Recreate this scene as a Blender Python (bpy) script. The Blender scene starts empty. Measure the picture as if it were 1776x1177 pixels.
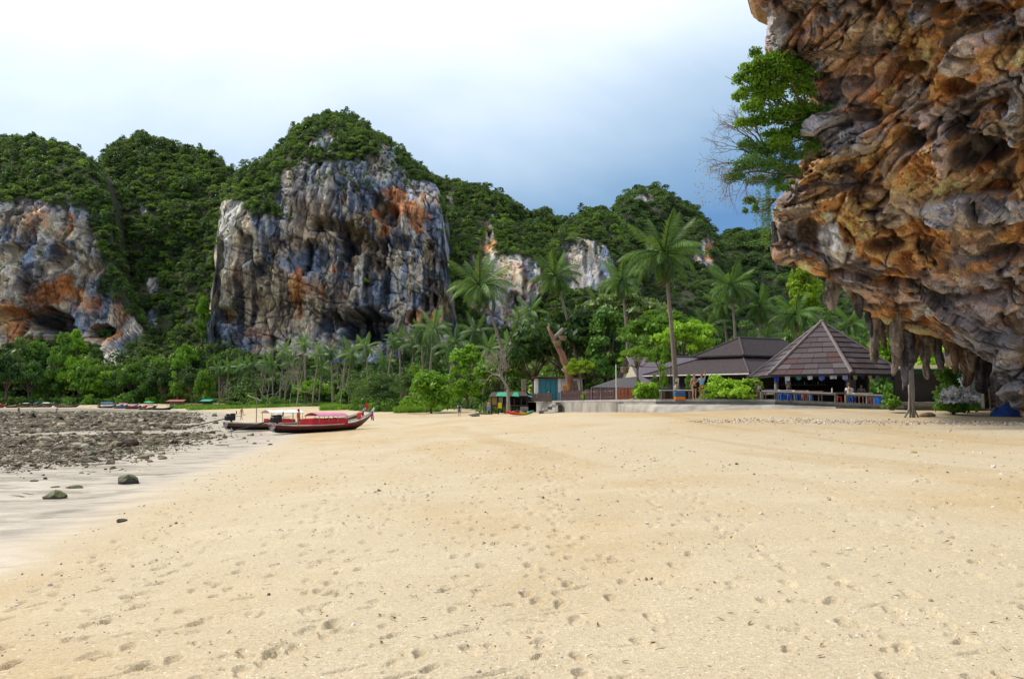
import bpy, math, random
import numpy as np
from mathutils import Vector, Matrix

scene = bpy.context.scene
COL = scene.collection
rad = math.radians
random.seed(7)
rng = np.random.default_rng(7)

# ------------------------------------------------------------------ camera
CAM_H = 2.0
FPX, CX, CY, HORIZON = 1332.0, 888.0, 588.5, 697.0
PITCH = math.atan((HORIZON - CY) / FPX)
cam_data = bpy.data.cameras.new("camera")
cam_data.sensor_width = 36.0
cam_data.lens = 36.0 * FPX / 1776.0
cam_data.clip_start = 0.1
cam_data.clip_end = 6000.0
cam = bpy.data.objects.new("camera", cam_data)
COL.objects.link(cam)
cam.location = (0, 0, CAM_H)
cam.rotation_euler = (math.pi / 2 + PITCH, 0, 0)
scene.camera = cam

# ------------------------------------------------------------------ world, sun, exposure
SUN_AZ, SUN_EL = rad(-68), rad(50)          # azimuth from +Y, negative = to the left
SUN_DIR = Vector((math.sin(SUN_AZ) * math.cos(SUN_EL), math.cos(SUN_AZ) * math.cos(SUN_EL), math.sin(SUN_EL)))
world = bpy.data.worlds.new("World")
scene.world = world
world.use_nodes = True


def build_world():
    nt = world.node_tree
    nt.nodes.clear()
    N = nt.nodes.new
    L = nt.links.new
    out = N('ShaderNodeOutputWorld')
    bg = N('ShaderNodeBackground')
    bg.inputs['Strength'].default_value = 0.1
    L(bg.outputs[0], out.inputs[0])
    sky = N('ShaderNodeTexSky')
    sky.sky_type = 'NISHITA'
    sky.sun_disc = False
    sky.sun_elevation = SUN_EL
    sky.sun_rotation = SUN_AZ
    sky.air_density = 1.3
    sky.dust_density = 1.5
    tc = N('ShaderNodeTexCoord')
    nor = N('ShaderNodeVectorMath'); nor.operation = 'NORMALIZE'
    L(tc.outputs['Generated'], nor.inputs[0])
    sep = N('ShaderNodeSeparateXYZ'); L(nor.outputs[0], sep.inputs[0])
    dot = N('ShaderNodeVectorMath'); dot.operation = 'DOT_PRODUCT'
    L(nor.outputs[0], dot.inputs[0]); dot.inputs[1].default_value = SUN_DIR

    def m(op, a, b=None, clamp=False):
        n = N('ShaderNodeMath'); n.operation = op; n.use_clamp = clamp
        for i, v in enumerate((a, b)):
            if v is None:
                continue
            if isinstance(v, (int, float)):
                n.inputs[i].default_value = v
            else:
                L(v, n.inputs[i])
        return n.outputs[0]
    z = sep.outputs['Z']
    den = m('ADD', m('MAXIMUM', z, 0.0), 0.25)
    px = m('DIVIDE', sep.outputs['X'], den)
    py = m('DIVIDE', sep.outputs['Y'], den)
    cmb = N('ShaderNodeCombineXYZ'); L(px, cmb.inputs[0]); L(py, cmb.inputs[1])
    n1 = N('ShaderNodeTexNoise'); n1.inputs['Scale'].default_value = 0.75; n1.inputs['Detail'].default_value = 5; n1.inputs['Roughness'].default_value = 0.5
    n1.inputs['Distortion'].default_value = 0.6
    L(cmb.outputs[0], n1.inputs['Vector'])
    n2 = N('ShaderNodeTexNoise'); n2.inputs['Scale'].default_value = 2.2; n2.inputs['Detail'].default_value = 6
    L(cmb.outputs[0], n2.inputs['Vector'])
    a = m('MAXIMUM', m('DIVIDE', m('SUBTRACT', dot.outputs['Value'], 0.2), 0.6), -0.35)
    b = m('MULTIPLY', m('SUBTRACT', z, 0.25), 2.9)
    w = m('ADD', m('ADD', m('MULTIPLY', a, 0.62), b), m('MULTIPLY', m('SUBTRACT', n1.outputs['Fac'], 0.5), 1.05))
    w = m('ADD', w, m('MULTIPLY', m('SUBTRACT', n2.outputs['Fac'], 0.5), 0.22), True)
    ramp = N('ShaderNodeValToRGB'); L(w, ramp.inputs[0])
    e = ramp.color_ramp.elements
    K = 1.0
    e[0].position = 0.0; e[0].color = (0.082, 0.215, 0.46, 1)
    e[1].position = 1.0; e[1].color = (0.97, 0.98, 1.0, 1)
    for p, c in ((0.25, (0.215, 0.36, 0.55)), (0.55, (0.475, 0.605, 0.755)), (0.8, (0.74, 0.83, 0.93))):
        q = e.new(p); q.color = (*c, 1)
    mul = N('ShaderNodeVectorMath'); mul.operation = 'SCALE'; L(ramp.outputs[0], mul.inputs[0]); mul.inputs['Scale'].default_value = 8.0
    mix = N('ShaderNodeMix'); mix.data_type = 'RGBA'; mix.inputs['Factor'].default_value = 0.85
    L(sky.outputs[0], mix.inputs[6]); L(mul.outputs[0], mix.inputs[7])
    L(mix.outputs[2], bg.inputs['Color'])


build_world()
sun_data = bpy.data.lights.new("sun", 'SUN')
sun_data.energy = 2.3
sun_data.angle = rad(7)
sun_data.color = (1.0, 0.94, 0.84)
sun = bpy.data.objects.new("sun", sun_data)
COL.objects.link(sun)
sun.rotation_euler = SUN_DIR.to_track_quat('Z', 'Y').to_euler()
sun.location = (0, 0, 200)
vs = scene.view_settings
vs.view_transform = 'Standard'
vs.look = 'None'
vs.exposure = 0.66
vs.gamma = 1.0
vs.use_curve_mapping = False
scene.cycles.use_denoising = True
scene.cycles.max_bounces = 6
scene.cycles.transparent_max_bounces = 8

# ------------------------------------------------------------------ measuring helpers
_cp, _sp = math.cos(PITCH), math.sin(PITCH)


def at(px, py, Y):
    """world point at depth Y for a measured spot of the photograph"""
    a = (px - CX) / FPX
    b = (CY - py) / FPX
    dy = _cp - b * _sp
    dz = _sp + b * _cp
    s = Y / dy
    return np.array([a * s, Y, CAM_H + dz * s])


def at_arr(px, py, Y):
    a = (px - CX) / FPX
    b = (CY - py) / FPX
    s = Y / (_cp - b * _sp)
    return np.stack([a * s, Y * np.ones_like(a), CAM_H + (_sp + b * _cp) * s], axis=-1)


def px_at(px, Y):
    return (px - CX) / FPX * Y          # x at the horizon's height


# ------------------------------------------------------------------ noise
def _hash(ix, iy, iz, seed):
    h = (ix.astype(np.uint32) * np.uint32(374761393) + iy.astype(np.uint32) * np.uint32(668265263)
         + iz.astype(np.uint32) * np.uint32(2147483647) + np.uint32(seed * 1013904223 & 0xffffffff))
    h = (h ^ (h >> np.uint32(13))) * np.uint32(1274126177)
    h = (h ^ (h >> np.uint32(16))) * np.uint32(2246822519)
    return h ^ (h >> np.uint32(15))


def noise(p, seed=0):
    p = np.asarray(p, dtype=np.float64)
    i = np.floor(p)
    f = p - i
    i = i.astype(np.int64)
    u = f * f * f * (f * (f * 6 - 15) + 10)
    res = np.zeros(p.shape[:-1])
    for dx in (0, 1):
        wx = u[..., 0] if dx else 1 - u[..., 0]
        for dy in (0, 1):
            wy = u[..., 1] if dy else 1 - u[..., 1]
            for dz in (0, 1):
                wz = u[..., 2] if dz else 1 - u[..., 2]
                h = _hash(i[..., 0] + dx, i[..., 1] + dy, i[..., 2] + dz, seed)
                g = ((h & np.uint32(1023)).astype(np.float64) / 511.5 - 1) * (f[..., 0] - dx) \
                    + (((h >> np.uint32(10)) & np.uint32(1023)).astype(np.float64) / 511.5 - 1) * (f[..., 1] - dy) \
                    + (((h >> np.uint32(20)) & np.uint32(1023)).astype(np.float64) / 511.5 - 1) * (f[..., 2] - dz)
                res += wx * wy * wz * g
    return res * 1.4


def fbm(p, oct=4, seed=0, gain=0.5, lac=2.03):
    r = 0
    a = 1.0
    p = np.asarray(p, float)
    for k in range(oct):
        r = r + a * noise(p, seed + k * 17)
        p = p * lac + 3.7
        a *= gain
    return r


def ridged(p, oct=4, seed=0, gain=0.55, lac=2.1):
    r = 0
    a = 1.0
    p = np.asarray(p, float)
    for k in range(oct):
        r = r + a * (1 - 2 * np.abs(noise(p, seed + k * 31)))
        p = p * lac + 5.1
        a *= gain
    return r


def cells(q, seed=0):
    """jittered-grid cells: distance to nearest and second nearest centre, offset to the nearest, its random triple"""
    q = np.asarray(q, float)
    i = np.floor(q).astype(np.int64)
    f1 = np.full(q.shape[:-1], 9.0); f2 = f1.copy()
    off = np.zeros(q.shape); rnd = np.zeros(q.shape)
    for dx in (-1, 0, 1):
        for dy in (-1, 0, 1):
            for dz in (-1, 0, 1):
                c = i + np.array([dx, dy, dz])
                h = _hash(c[..., 0], c[..., 1], c[..., 2], seed)
                r = np.stack([(h & np.uint32(1023)), (h >> np.uint32(10)) & np.uint32(1023), (h >> np.uint32(20)) & np.uint32(1023)], -1).astype(float) / 1023.0
                d = q - (c + .15 + .7 * r)
                l = np.sqrt((d * d).sum(-1))
                k = l < f1
                f2 = np.where(k, f1, np.minimum(f2, l))
                off = np.where(k[..., None], d, off)
                rnd = np.where(k[..., None], (r * 7.31 + r[..., ::-1] * 3.77) % 1.0, rnd)
                f1 = np.where(k, l, f1)
    return f1, f2, off, rnd


def facets(q, seed, tilt=1.0, crack=.35):
    """blocky relief: every cell a tilted plane of its own height, cracks between"""
    f1, f2, off, rnd = cells(q, seed)
    h = (rnd[..., 0] - .5) + tilt * ((rnd[..., 1] - .5) * off[..., 0] + (rnd[..., 2] - .5) * off[..., 1] + (rnd[..., 0] - .5) * off[..., 2])
    return h - crack * sstep(.10, .0, f2 - f1), rnd


def sstep(a, b, x):
    t = np.clip((x - a) / (b - a), 0, 1)
    return t * t * (3 - 2 * t)


def rbf_fit(P, V, smooth=0.0, scale=1.0):
    P = np.asarray(P, float) / scale
    V = np.asarray(V, float)
    n = len(P)
    d = np.linalg.norm(P[:, None] - P[None], axis=-1)
    A = np.zeros((n + 3, n + 3))
    A[:n, :n] = -d + smooth * np.eye(n)
    A[:n, n] = 1; A[:n, n + 1:] = P
    A[n, :n] = 1; A[n + 1:, :n] = P.T
    b = np.zeros(n + 3); b[:n] = V
    w = np.linalg.solve(A, b)

    def f(q):
        q = np.asarray(q, float) / scale
        sh = q.shape[:-1]
        q = q.reshape(-1, 2)
        o = np.empty(len(q))
        for s in range(0, len(q), 40000):
            qq = q[s:s + 40000]
            dd = np.sqrt(((qq[:, None] - P[None]) ** 2).sum(-1) + 1e-9)
            o[s:s + 40000] = -dd @ w[:n] + w[n] + qq @ w[n + 1:]
        return o.reshape(sh)
    return f


# ------------------------------------------------------------------ object helpers
def mesh_arrays(name, V, F, smooth=False):
    """V (n,3), F (m,3) or (m,4) arrays"""
    me = bpy.data.meshes.new(name)
    V = np.asarray(V, np.float32)
    F = np.asarray(F, np.int32)
    k = F.shape[1]
    me.vertices.add(len(V)); me.vertices.foreach_set('co', V.ravel())
    me.loops.add(F.size); me.loops.foreach_set('vertex_index', F.ravel())
    me.polygons.add(len(F))
    me.polygons.foreach_set('loop_start', np.arange(0, F.size, k, dtype=np.int32))
    me.polygons.foreach_set('loop_total', np.full(len(F), k, np.int32))
    me.update(calc_edges=True)
    if smooth:
        me.polygons.foreach_set('use_smooth', np.ones(len(F), bool))
    me.validate()
    return me


def color_attr(me, name, rgb):
    a = me.color_attributes.new(name, 'FLOAT_COLOR', 'POINT')
    c = np.ones((len(me.vertices), 4), np.float32)
    c[:, :3] = rgb
    a.data.foreach_set('color', c.ravel())


def float_attr(me, name, v):
    a = me.attributes.new(name, 'FLOAT', 'POINT')
    a.data.foreach_set('value', np.asarray(v, np.float32))


def link(o, parent=None):
    COL.objects.link(o)
    if parent is not None:
        o.parent = parent
    return o


def obj(name, me, material=None, parent=None, loc=(0, 0, 0), rot=(0, 0, 0)):
    o = bpy.data.objects.new(name, me)
    if material is not None and len(me.materials) == 0:
        me.materials.append(material)
    o.location = loc
    o.rotation_euler = rot
    return link(o, parent)


def tag(o, label=None, cat=None, group=None, kind=None):
    if label: o['label'] = label
    if cat: o['category'] = cat
    if group: o['group'] = group
    if kind: o['kind'] = kind
    return o


def thing(name, label, cat, loc=(0, 0, 0), rotz=0.0, group=None):
    o = bpy.data.objects.new(name, None)
    o.empty_display_size = 0.3
    o.location = loc
    o.rotation_euler = (0, 0, rotz)
    link(o)
    return tag(o, label, cat, group)


def copy_tree(o, parent=None):
    c = o.copy()
    COL.objects.link(c)
    c.parent = parent
    for ch in list(o.children):
        copy_tree(ch, c)
    return c


def frame(d):
    d = np.asarray(d, float); d = d / (np.linalg.norm(d) + 1e-12)
    up = np.array([0, 0, 1.0]) if abs(d[2]) < 0.95 else np.array([1.0, 0, 0])
    a = np.cross(up, d); a /= np.linalg.norm(a)
    return a, np.cross(d, a)


class MB:
    def __init__(self):
        self.v = []; self.f = []

    def add(self, V, F):
        n = len(self.v)
        self.v.extend([tuple(map(float, p)) for p in V])
        self.f.extend([tuple(int(i) + n for i in q) for q in F])
        return self

    def box(self, c, s, rz=0.0, ry=0.0, rx=0.0, bevel=0.0):
        hx, hy, hz = s[0] / 2, s[1] / 2, s[2] / 2
        M = Matrix.Translation(c) @ Matrix.Rotation(rz, 4, 'Z') @ Matrix.Rotation(ry, 4, 'Y') @ Matrix.Rotation(rx, 4, 'X')
        if bevel <= 0:
            P = [(x, y, z) for x in (-hx, hx) for y in (-hy, hy) for z in (-hz, hz)]
            F = [(0, 1, 3, 2), (4, 6, 7, 5), (0, 4, 5, 1), (2, 3, 7, 6), (0, 2, 6, 4), (1, 5, 7, 3)]
        else:
            b = min(bevel, hx * .9, hy * .9, hz * .9)
            P = []
            for zz, k in ((-hz, b), (-hz + b, 0), (hz - b, 0), (hz, b)):
                for x, y in ((-1, -1), (1, -1), (1, 1), (-1, 1)):
                    P.append((x * (hx - k), y * (hy - k), zz))
            F = [(3, 2, 1, 0), (12, 13, 14, 15)]
            for r in range(3):
                for q in range(4):
                    F.append((r * 4 + q, r * 4 + (q + 1) % 4, r * 4 + 4 + (q + 1) % 4, r * 4 + 4 + q))
        return self.add([M @ Vector(p) for p in P], F)

    def tube(self, pts, radii, n=6, cap=True):
        pts = [np.asarray(p, float) for p in pts]
        if isinstance(radii, (int, float)):
            radii = [radii] * len(pts)
        V = []; F = []
        a = None
        for i, p in enumerate(pts):
            d = pts[min(i + 1, len(pts) - 1)] - pts[max(i - 1, 0)]
            d = d / (np.linalg.norm(d) + 1e-12)
            if a is None:
                a, b = frame(d)
            else:
                a = a - d * np.dot(a, d); a /= (np.linalg.norm(a) + 1e-12)
                b = np.cross(d, a)
            for k in range(n):
                t = 2 * math.pi * k / n
                V.append(p + radii[i] * (a * math.cos(t) + b * math.sin(t)))
        for i in range(len(pts) - 1):
            for k in range(n):
                F.append((i * n + k, i * n + (k + 1) % n, (i + 1) * n + (k + 1) % n, (i + 1) * n + k))
        if cap:
            F.append(tuple(range(n - 1, -1, -1)))
            F.append(tuple(range((len(pts) - 1) * n, len(pts) * n)))
        return self.add(V, F)

    def quad(self, a, b, c, d):
        return self.add([a, b, c, d], [(0, 1, 2, 3)])

    def prism(self, poly, z0, z1):
        """poly list of (x,y) counter-clockwise; z0,z1 numbers or lists"""
        n = len(poly)
        za = z0 if hasattr(z0, '__len__') else [z0] * n
        zb = z1 if hasattr(z1, '__len__') else [z1] * n
        V = [(x, y, za[i]) for i, (x, y) in enumerate(poly)] + [(x, y, zb[i]) for i, (x, y) in enumerate(poly)]
        F = [tuple(range(n - 1, -1, -1)), tuple(range(n, 2 * n))]
        F += [(i, (i + 1) % n, n + (i + 1) % n, n + i) for i in range(n)]
        return self.add(V, F)

    def ball(self, c, r, n=8, m=5):
        r = r if hasattr(r, '__len__') else (r, r, r)
        V = [(c[0], c[1], c[2] - r[2])]
        for j in range(1, m):
            ph = -math.pi / 2 + math.pi * j / m
            for k in range(n):
                t = 2 * math.pi * k / n
                V.append((c[0] + r[0] * math.cos(ph) * math.cos(t), c[1] + r[1] * math.cos(ph) * math.sin(t), c[2] + r[2] * math.sin(ph)))
        V.append((c[0], c[1], c[2] + r[2]))
        F = [(0, 1 + (k + 1) % n, 1 + k) for k in range(n)]
        for j in range(m - 2):
            for k in range(n):
                a = 1 + j * n + k; b = 1 + j * n + (k + 1) % n
                F.append((a, b, b + n, a + n))
        e = len(V) - 1; s = 1 + (m - 2) * n
        F += [(e, s + k, s + (k + 1) % n) for k in range(n)]
        return self.add(V, F)

    def mesh(self, name, smooth=False):
        me = bpy.data.meshes.new(name)
        me.from_pydata(self.v, [], self.f)
        if smooth:
            me.polygons.foreach_set('use_smooth', np.ones(len(me.polygons), bool))
        me.update()
        return me

    def build(self, name, material, parent=None, loc=(0, 0, 0), rot=(0, 0, 0), smooth=False):
        return obj(name, self.mesh(name, smooth), material, parent, loc, rot)


# ------------------------------------------------------------------ materials
class NT:
    def __init__(self, name):
        self.m = bpy.data.materials.new(name)
        self.m.use_nodes = True
        self.t = self.m.node_tree
        self.t.nodes.clear()
        self.out = self.n('ShaderNodeOutputMaterial')

    def n(self, k, **kw):
        nd = self.t.nodes.new(k)
        for a, b in kw.items():
            setattr(nd, a, b)
        return nd

    def l(self, a, b):
        self.t.links.new(a, b)

    def noise(self, vec, scale, detail=4, rough=0.55, dist=0.0):
        nd = self.n('ShaderNodeTexNoise')
        nd.inputs['Scale'].default_value = scale
        nd.inputs['Detail'].default_value = detail
        nd.inputs['Roughness'].default_value = rough
        nd.inputs['Distortion'].default_value = dist
        if vec is not None:
            self.l(vec, nd.inputs['Vector'])
        return nd.outputs['Fac']

    def ramp(self, fac, stops):
        nd = self.n('ShaderNodeValToRGB')
        self.l(fac, nd.inputs[0])
        e = nd.color_ramp.elements
        e[0].position = stops[0][0]; e[0].color = (*stops[0][1], 1)
        e[1].position = stops[-1][0]; e[1].color = (*stops[-1][1], 1)
        for p, c in stops[1:-1]:
            q = e.new(p); q.color = (*c, 1)
        return nd.outputs[0]

    def mix(self, fac, a, b, mode='MIX'):
        nd = self.n('ShaderNodeMix', data_type='RGBA', blend_type=mode)
        for k, v in ((0, fac), (6, a), (7, b)):
            if isinstance(v, (int, float)):
                nd.inputs[k].default_value = v
            elif isinstance(v, tuple):
                nd.inputs[k].default_value = (*v[:3], 1)
            else:
                self.l(v, nd.inputs[k])
        return nd.outputs[2]

    def math(self, op, a, b=0.0, clamp=False):
        nd = self.n('ShaderNodeMath', operation=op, use_clamp=clamp)
        for k, v in ((0, a), (1, b)):
            if isinstance(v, (int, float)):
                nd.inputs[k].default_value = v
            else:
                self.l(v, nd.inputs[k])
        return nd.outputs[0]

    def pos(self):
        return self.n('ShaderNodeNewGeometry').outputs['Position']

    def objc(self):
        return self.n('ShaderNodeTexCoord').outputs['Object']

    def stretch(self, vec, s):
        nd = self.n('ShaderNodeMapping')
        nd.inputs['Scale'].default_value = s
        self.l(vec, nd.inputs[0])
        return nd.outputs[0]

    def bump(self, h, strength, dist, normal=None):
        nd = self.n('ShaderNodeBump')
        nd.inputs['Strength'].default_value = strength
        nd.inputs['Distance'].default_value = dist
        self.l(h, nd.inputs['Height'])
        if normal is not None:
            self.l(normal, nd.inputs['Normal'])
        return nd.outputs[0]

    def attr(self, name):
        return self.n('ShaderNodeAttribute', attribute_name=name)

    def bsdf(self, color, rough=0.7, normal=None, spec=0.3, metallic=0.0):
        b = self.n('ShaderNodeBsdfPrincipled')
        for k, v in (('Base Color', color), ('Roughness', rough), ('Metallic', metallic), ('Specular IOR Level', spec)):
            if isinstance(v, (int, float)):
                b.inputs[k].default_value = v
            elif isinstance(v, tuple):
                b.inputs[k].default_value = (*v[:3], 1)
            else:
                self.l(v, b.inputs[k])
        if normal is not None:
            self.l(normal, b.inputs['Normal'])
        self.l(b.outputs[0], self.out.inputs[0])
        return b


_plain = {}


def plain(name, color, rough=0.7, var=0.25, scale=6.0, bump=0.0, bdist=0.01, spec=0.3, metallic=0.0, stretch=None):
    """worn single-colour surface: noise mottling, optional relief"""
    if name in _plain:
        return _plain[name]
    m = NT(name)
    v = m.objc()
    if stretch:
        v = m.stretch(v, stretch)
    f = m.noise(v, scale, 5, 0.6)
    c = m.ramp(f, [(0.25, tuple(x * (1 - var) for x in color)), (0.55, color), (0.8, tuple(min(1, x * (1 + var * .8)) for x in color))])
    nrm = None
    if bump:
        nrm = m.bump(m.noise(v, scale * 3, 4, 0.6), bump, bdist)
    m.bsdf(c, rough, nrm, spec, metallic)
    _plain[name] = m.m
    return m.m


def leaf_mat(name, dark, light, scale=0.35, transl=0.35, warm=None):
    m = NT(name)
    p = m.pos()
    oi = m.n('ShaderNodeObjectInfo')
    f1 = m.noise(p, scale, 3, 0.6)
    f2 = m.noise(p, scale * 9, 2, 0.6)
    f = m.math('ADD', m.math('MULTIPLY', f1, 0.55), m.math('MULTIPLY', f2, 0.45))
    f = m.math('ADD', f, m.math('MULTIPLY', m.math('SUBTRACT', oi.outputs['Random'], 0.5), 0.46))
    c = m.ramp(f, [(0.30, dark), (0.52, tuple((a + b) / 2 for a, b in zip(dark, light))), (0.72, light)])
    if warm:
        g = m.noise(p, scale * 5 + 1.3, 2, 0.5)
        c = m.mix(m.math('MULTIPLY', m.math('SUBTRACT', g, 0.62, True), 6.0, True), c, warm)
    d = m.n('ShaderNodeBsdfPrincipled')
    m.l(c, d.inputs['Base Color']); d.inputs['Roughness'].default_value = 0.5; d.inputs['Specular IOR Level'].default_value = 0.25
    t = m.n('ShaderNodeBsdfTranslucent')
    m.l(m.mix(0.5, c, (0.25, 0.36, 0.03)), t.inputs[0])
    mx = m.n('ShaderNodeMixShader'); mx.inputs[0].default_value = transl
    m.l(d.outputs[0], mx.inputs[1]); m.l(t.outputs[0], mx.inputs[2])
    m.l(mx.outputs[0], m.out.inputs[0])
    return m.m


def rock_mat(name, fine=1.0, bump=0.6, bdist=0.3, stretch=(1, 1, 1), rough=0.85):
    """colour comes from the rock's own stain map (vertex attribute), broken up by noise"""
    m = NT(name)
    p = m.stretch(m.pos(), stretch)
    a = m.attr('stain').outputs['Color']
    f = m.noise(p, fine, 6, 0.65, 0.4)
    g = m.noise(p, fine * 4.3, 4, 0.65)
    c = m.mix(1.0, a, m.ramp(f, [(0.25, (0.55, 0.55, 0.58)), (0.5, (1.0, 1.0, 1.0)), (0.75, (1.35, 1.30, 1.22))]), 'MULTIPLY')
    c = m.mix(1.0, c, m.ramp(g, [(0.32, (0.52, 0.52, 0.54)), (0.5, (0.98, 0.98, 0.98)), (0.66, (1.32, 1.30, 1.26))]), 'MULTIPLY')
    g2 = m.noise(p, fine * 15, 3, 0.7)
    c = m.mix(1.0, c, m.ramp(g2, [(0.35, (0.62, 0.62, 0.64)), (0.6, (1.15, 1.14, 1.12))]), 'MULTIPLY')
    h = m.math('ADD', m.math('ADD', f, m.math('MULTIPLY', g, 0.5)), m.math('MULTIPLY', g2, 0.22))
    m.bsdf(c, rough, m.bump(h, bump, bdist), 0.25)
    return m.m
# ================================================================== TERRAIN
WATERLINE = np.array([(-300, -7.2), (0, -7.0), (11, -7.4), (17, -8.6), (24, -10.2), (33, -11.6), (44, -13.6), (56, -16.0), (66, -21), (90, -31), (120, -43),
                      (177, -67), (213, -90), (246, -108), (268, -150), (285, -200), (300, -330), (330, -1200)], float)


def inland(x, y):
    """roughly the distance to the waterline, positive on the dry side"""
    xw = np.interp(y, WATERLINE[:, 0], WATERLINE[:, 1])
    sl = np.interp(y, [0, 50, 60, 220, 246, 300], [0.97, 0.95, 0.88, 0.84, 0.55, 0.3])
    return (x - xw) * sl


_tp = [(0, 0, .35), (0, 5, .33), (6, 5, .40), (12, 8, .5), (-3, 5, .24), (-5.5, 8, -.15), (-7.6, 11, -.40), (-12, 10, -.45), (-20, 15, -.5),
       (0, 12, .28), (-4, 15, .06), (8, 14, .42), (18, 20, .6), (30, 30, .9), (0, 25, .15), (-10.2, 24, -.39), (-6, 28, -.12), (8, 25, .42), (2, 38, .3),
       (15, 35, .8), (22, 38, 1.05), (30, 40, 1.15), (35, 42, 1.2), (16.5, 51, 1.62), (23.9, 45.5, 1.47), (27, 43.5, 1.2), (9, 53, 1.15), (6, 58, 1.0),
       (0.8, 74, .62), (3, 76, .85), (-3, 88, .55), (-7, 103, 0.02), (-20, 134, .5), (-37, 165, .62), (-12, 80, .1), (-15, 60, -.33), (-20, 66, -.35), (-12, 68, -.16), (-7, 55, -.05), (-5, 42, -.02),
       (-13, 44, -.38), (-30, 90, -.35), (-67, 177, -.38), (-92, 213, -.38), (-108, 246, -.38), (-30, 60, -.5), (-60, 100, -.5), (-80, 150, -.45), (-120, 200, -.45),
       (-150, 250, -.4), (-190, 280, -.35), (-100, 40, -.6), (-50, 20, -.6), (-200, 150, -.6), (-20, -20, -.5), (-107, 262, .4), (-160, 290, .8), (-140, 312, 2.0), (-60, 205, .6),
       (-50, 235, 1.3), (-20, 165, .9), (0, 120, 1.0), (20, 90, 1.9), (30, 70, 1.9), (20, 60, 1.9), (40, 50, 1.6), (0, 300, 2.0), (100, 200, 2.0), (200, 50, 2.0), (60, 0, 1.2),
       (0, -50, .4), (-250, 330, 2.0), (-300, 600, 2), (300, 600, 2), (0, 900, 2), (-600, 100, -.8), (600, 100, 2)]
_tf = rbf_fit([(a, b) for a, b, c in _tp], [c for a, b, c in _tp], smooth=0.02, scale=10.0)


def ground_z(x, y):
    x = np.asarray(x, float); y = np.asarray(y, float)
    z = _tf(np.stack([x, y], -1))
    z = np.clip(z, -0.7, 2.3)
    r = np.hypot(x, y)
    s = inland(x, y)
    tide = sstep(2.0, -2.0, s)
    z = z * (1 - tide) + np.maximum(z, -0.43) * tide
    q = np.stack([x, y, 0 * x], -1)
    z = z + tide * (0.05 * noise(q / 5.0, 3) + 0.035 * noise(q / 1.7, 4))
    z = z + (1 - tide) * (0.035 * noise(q / 4.0, 5) + 0.02 * noise(q / 1.3, 6)) * sstep(400, 100, r)
    return z


def gz(x, y):
    return float(ground_z(np.array([x]), np.array([y]))[0])


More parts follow.
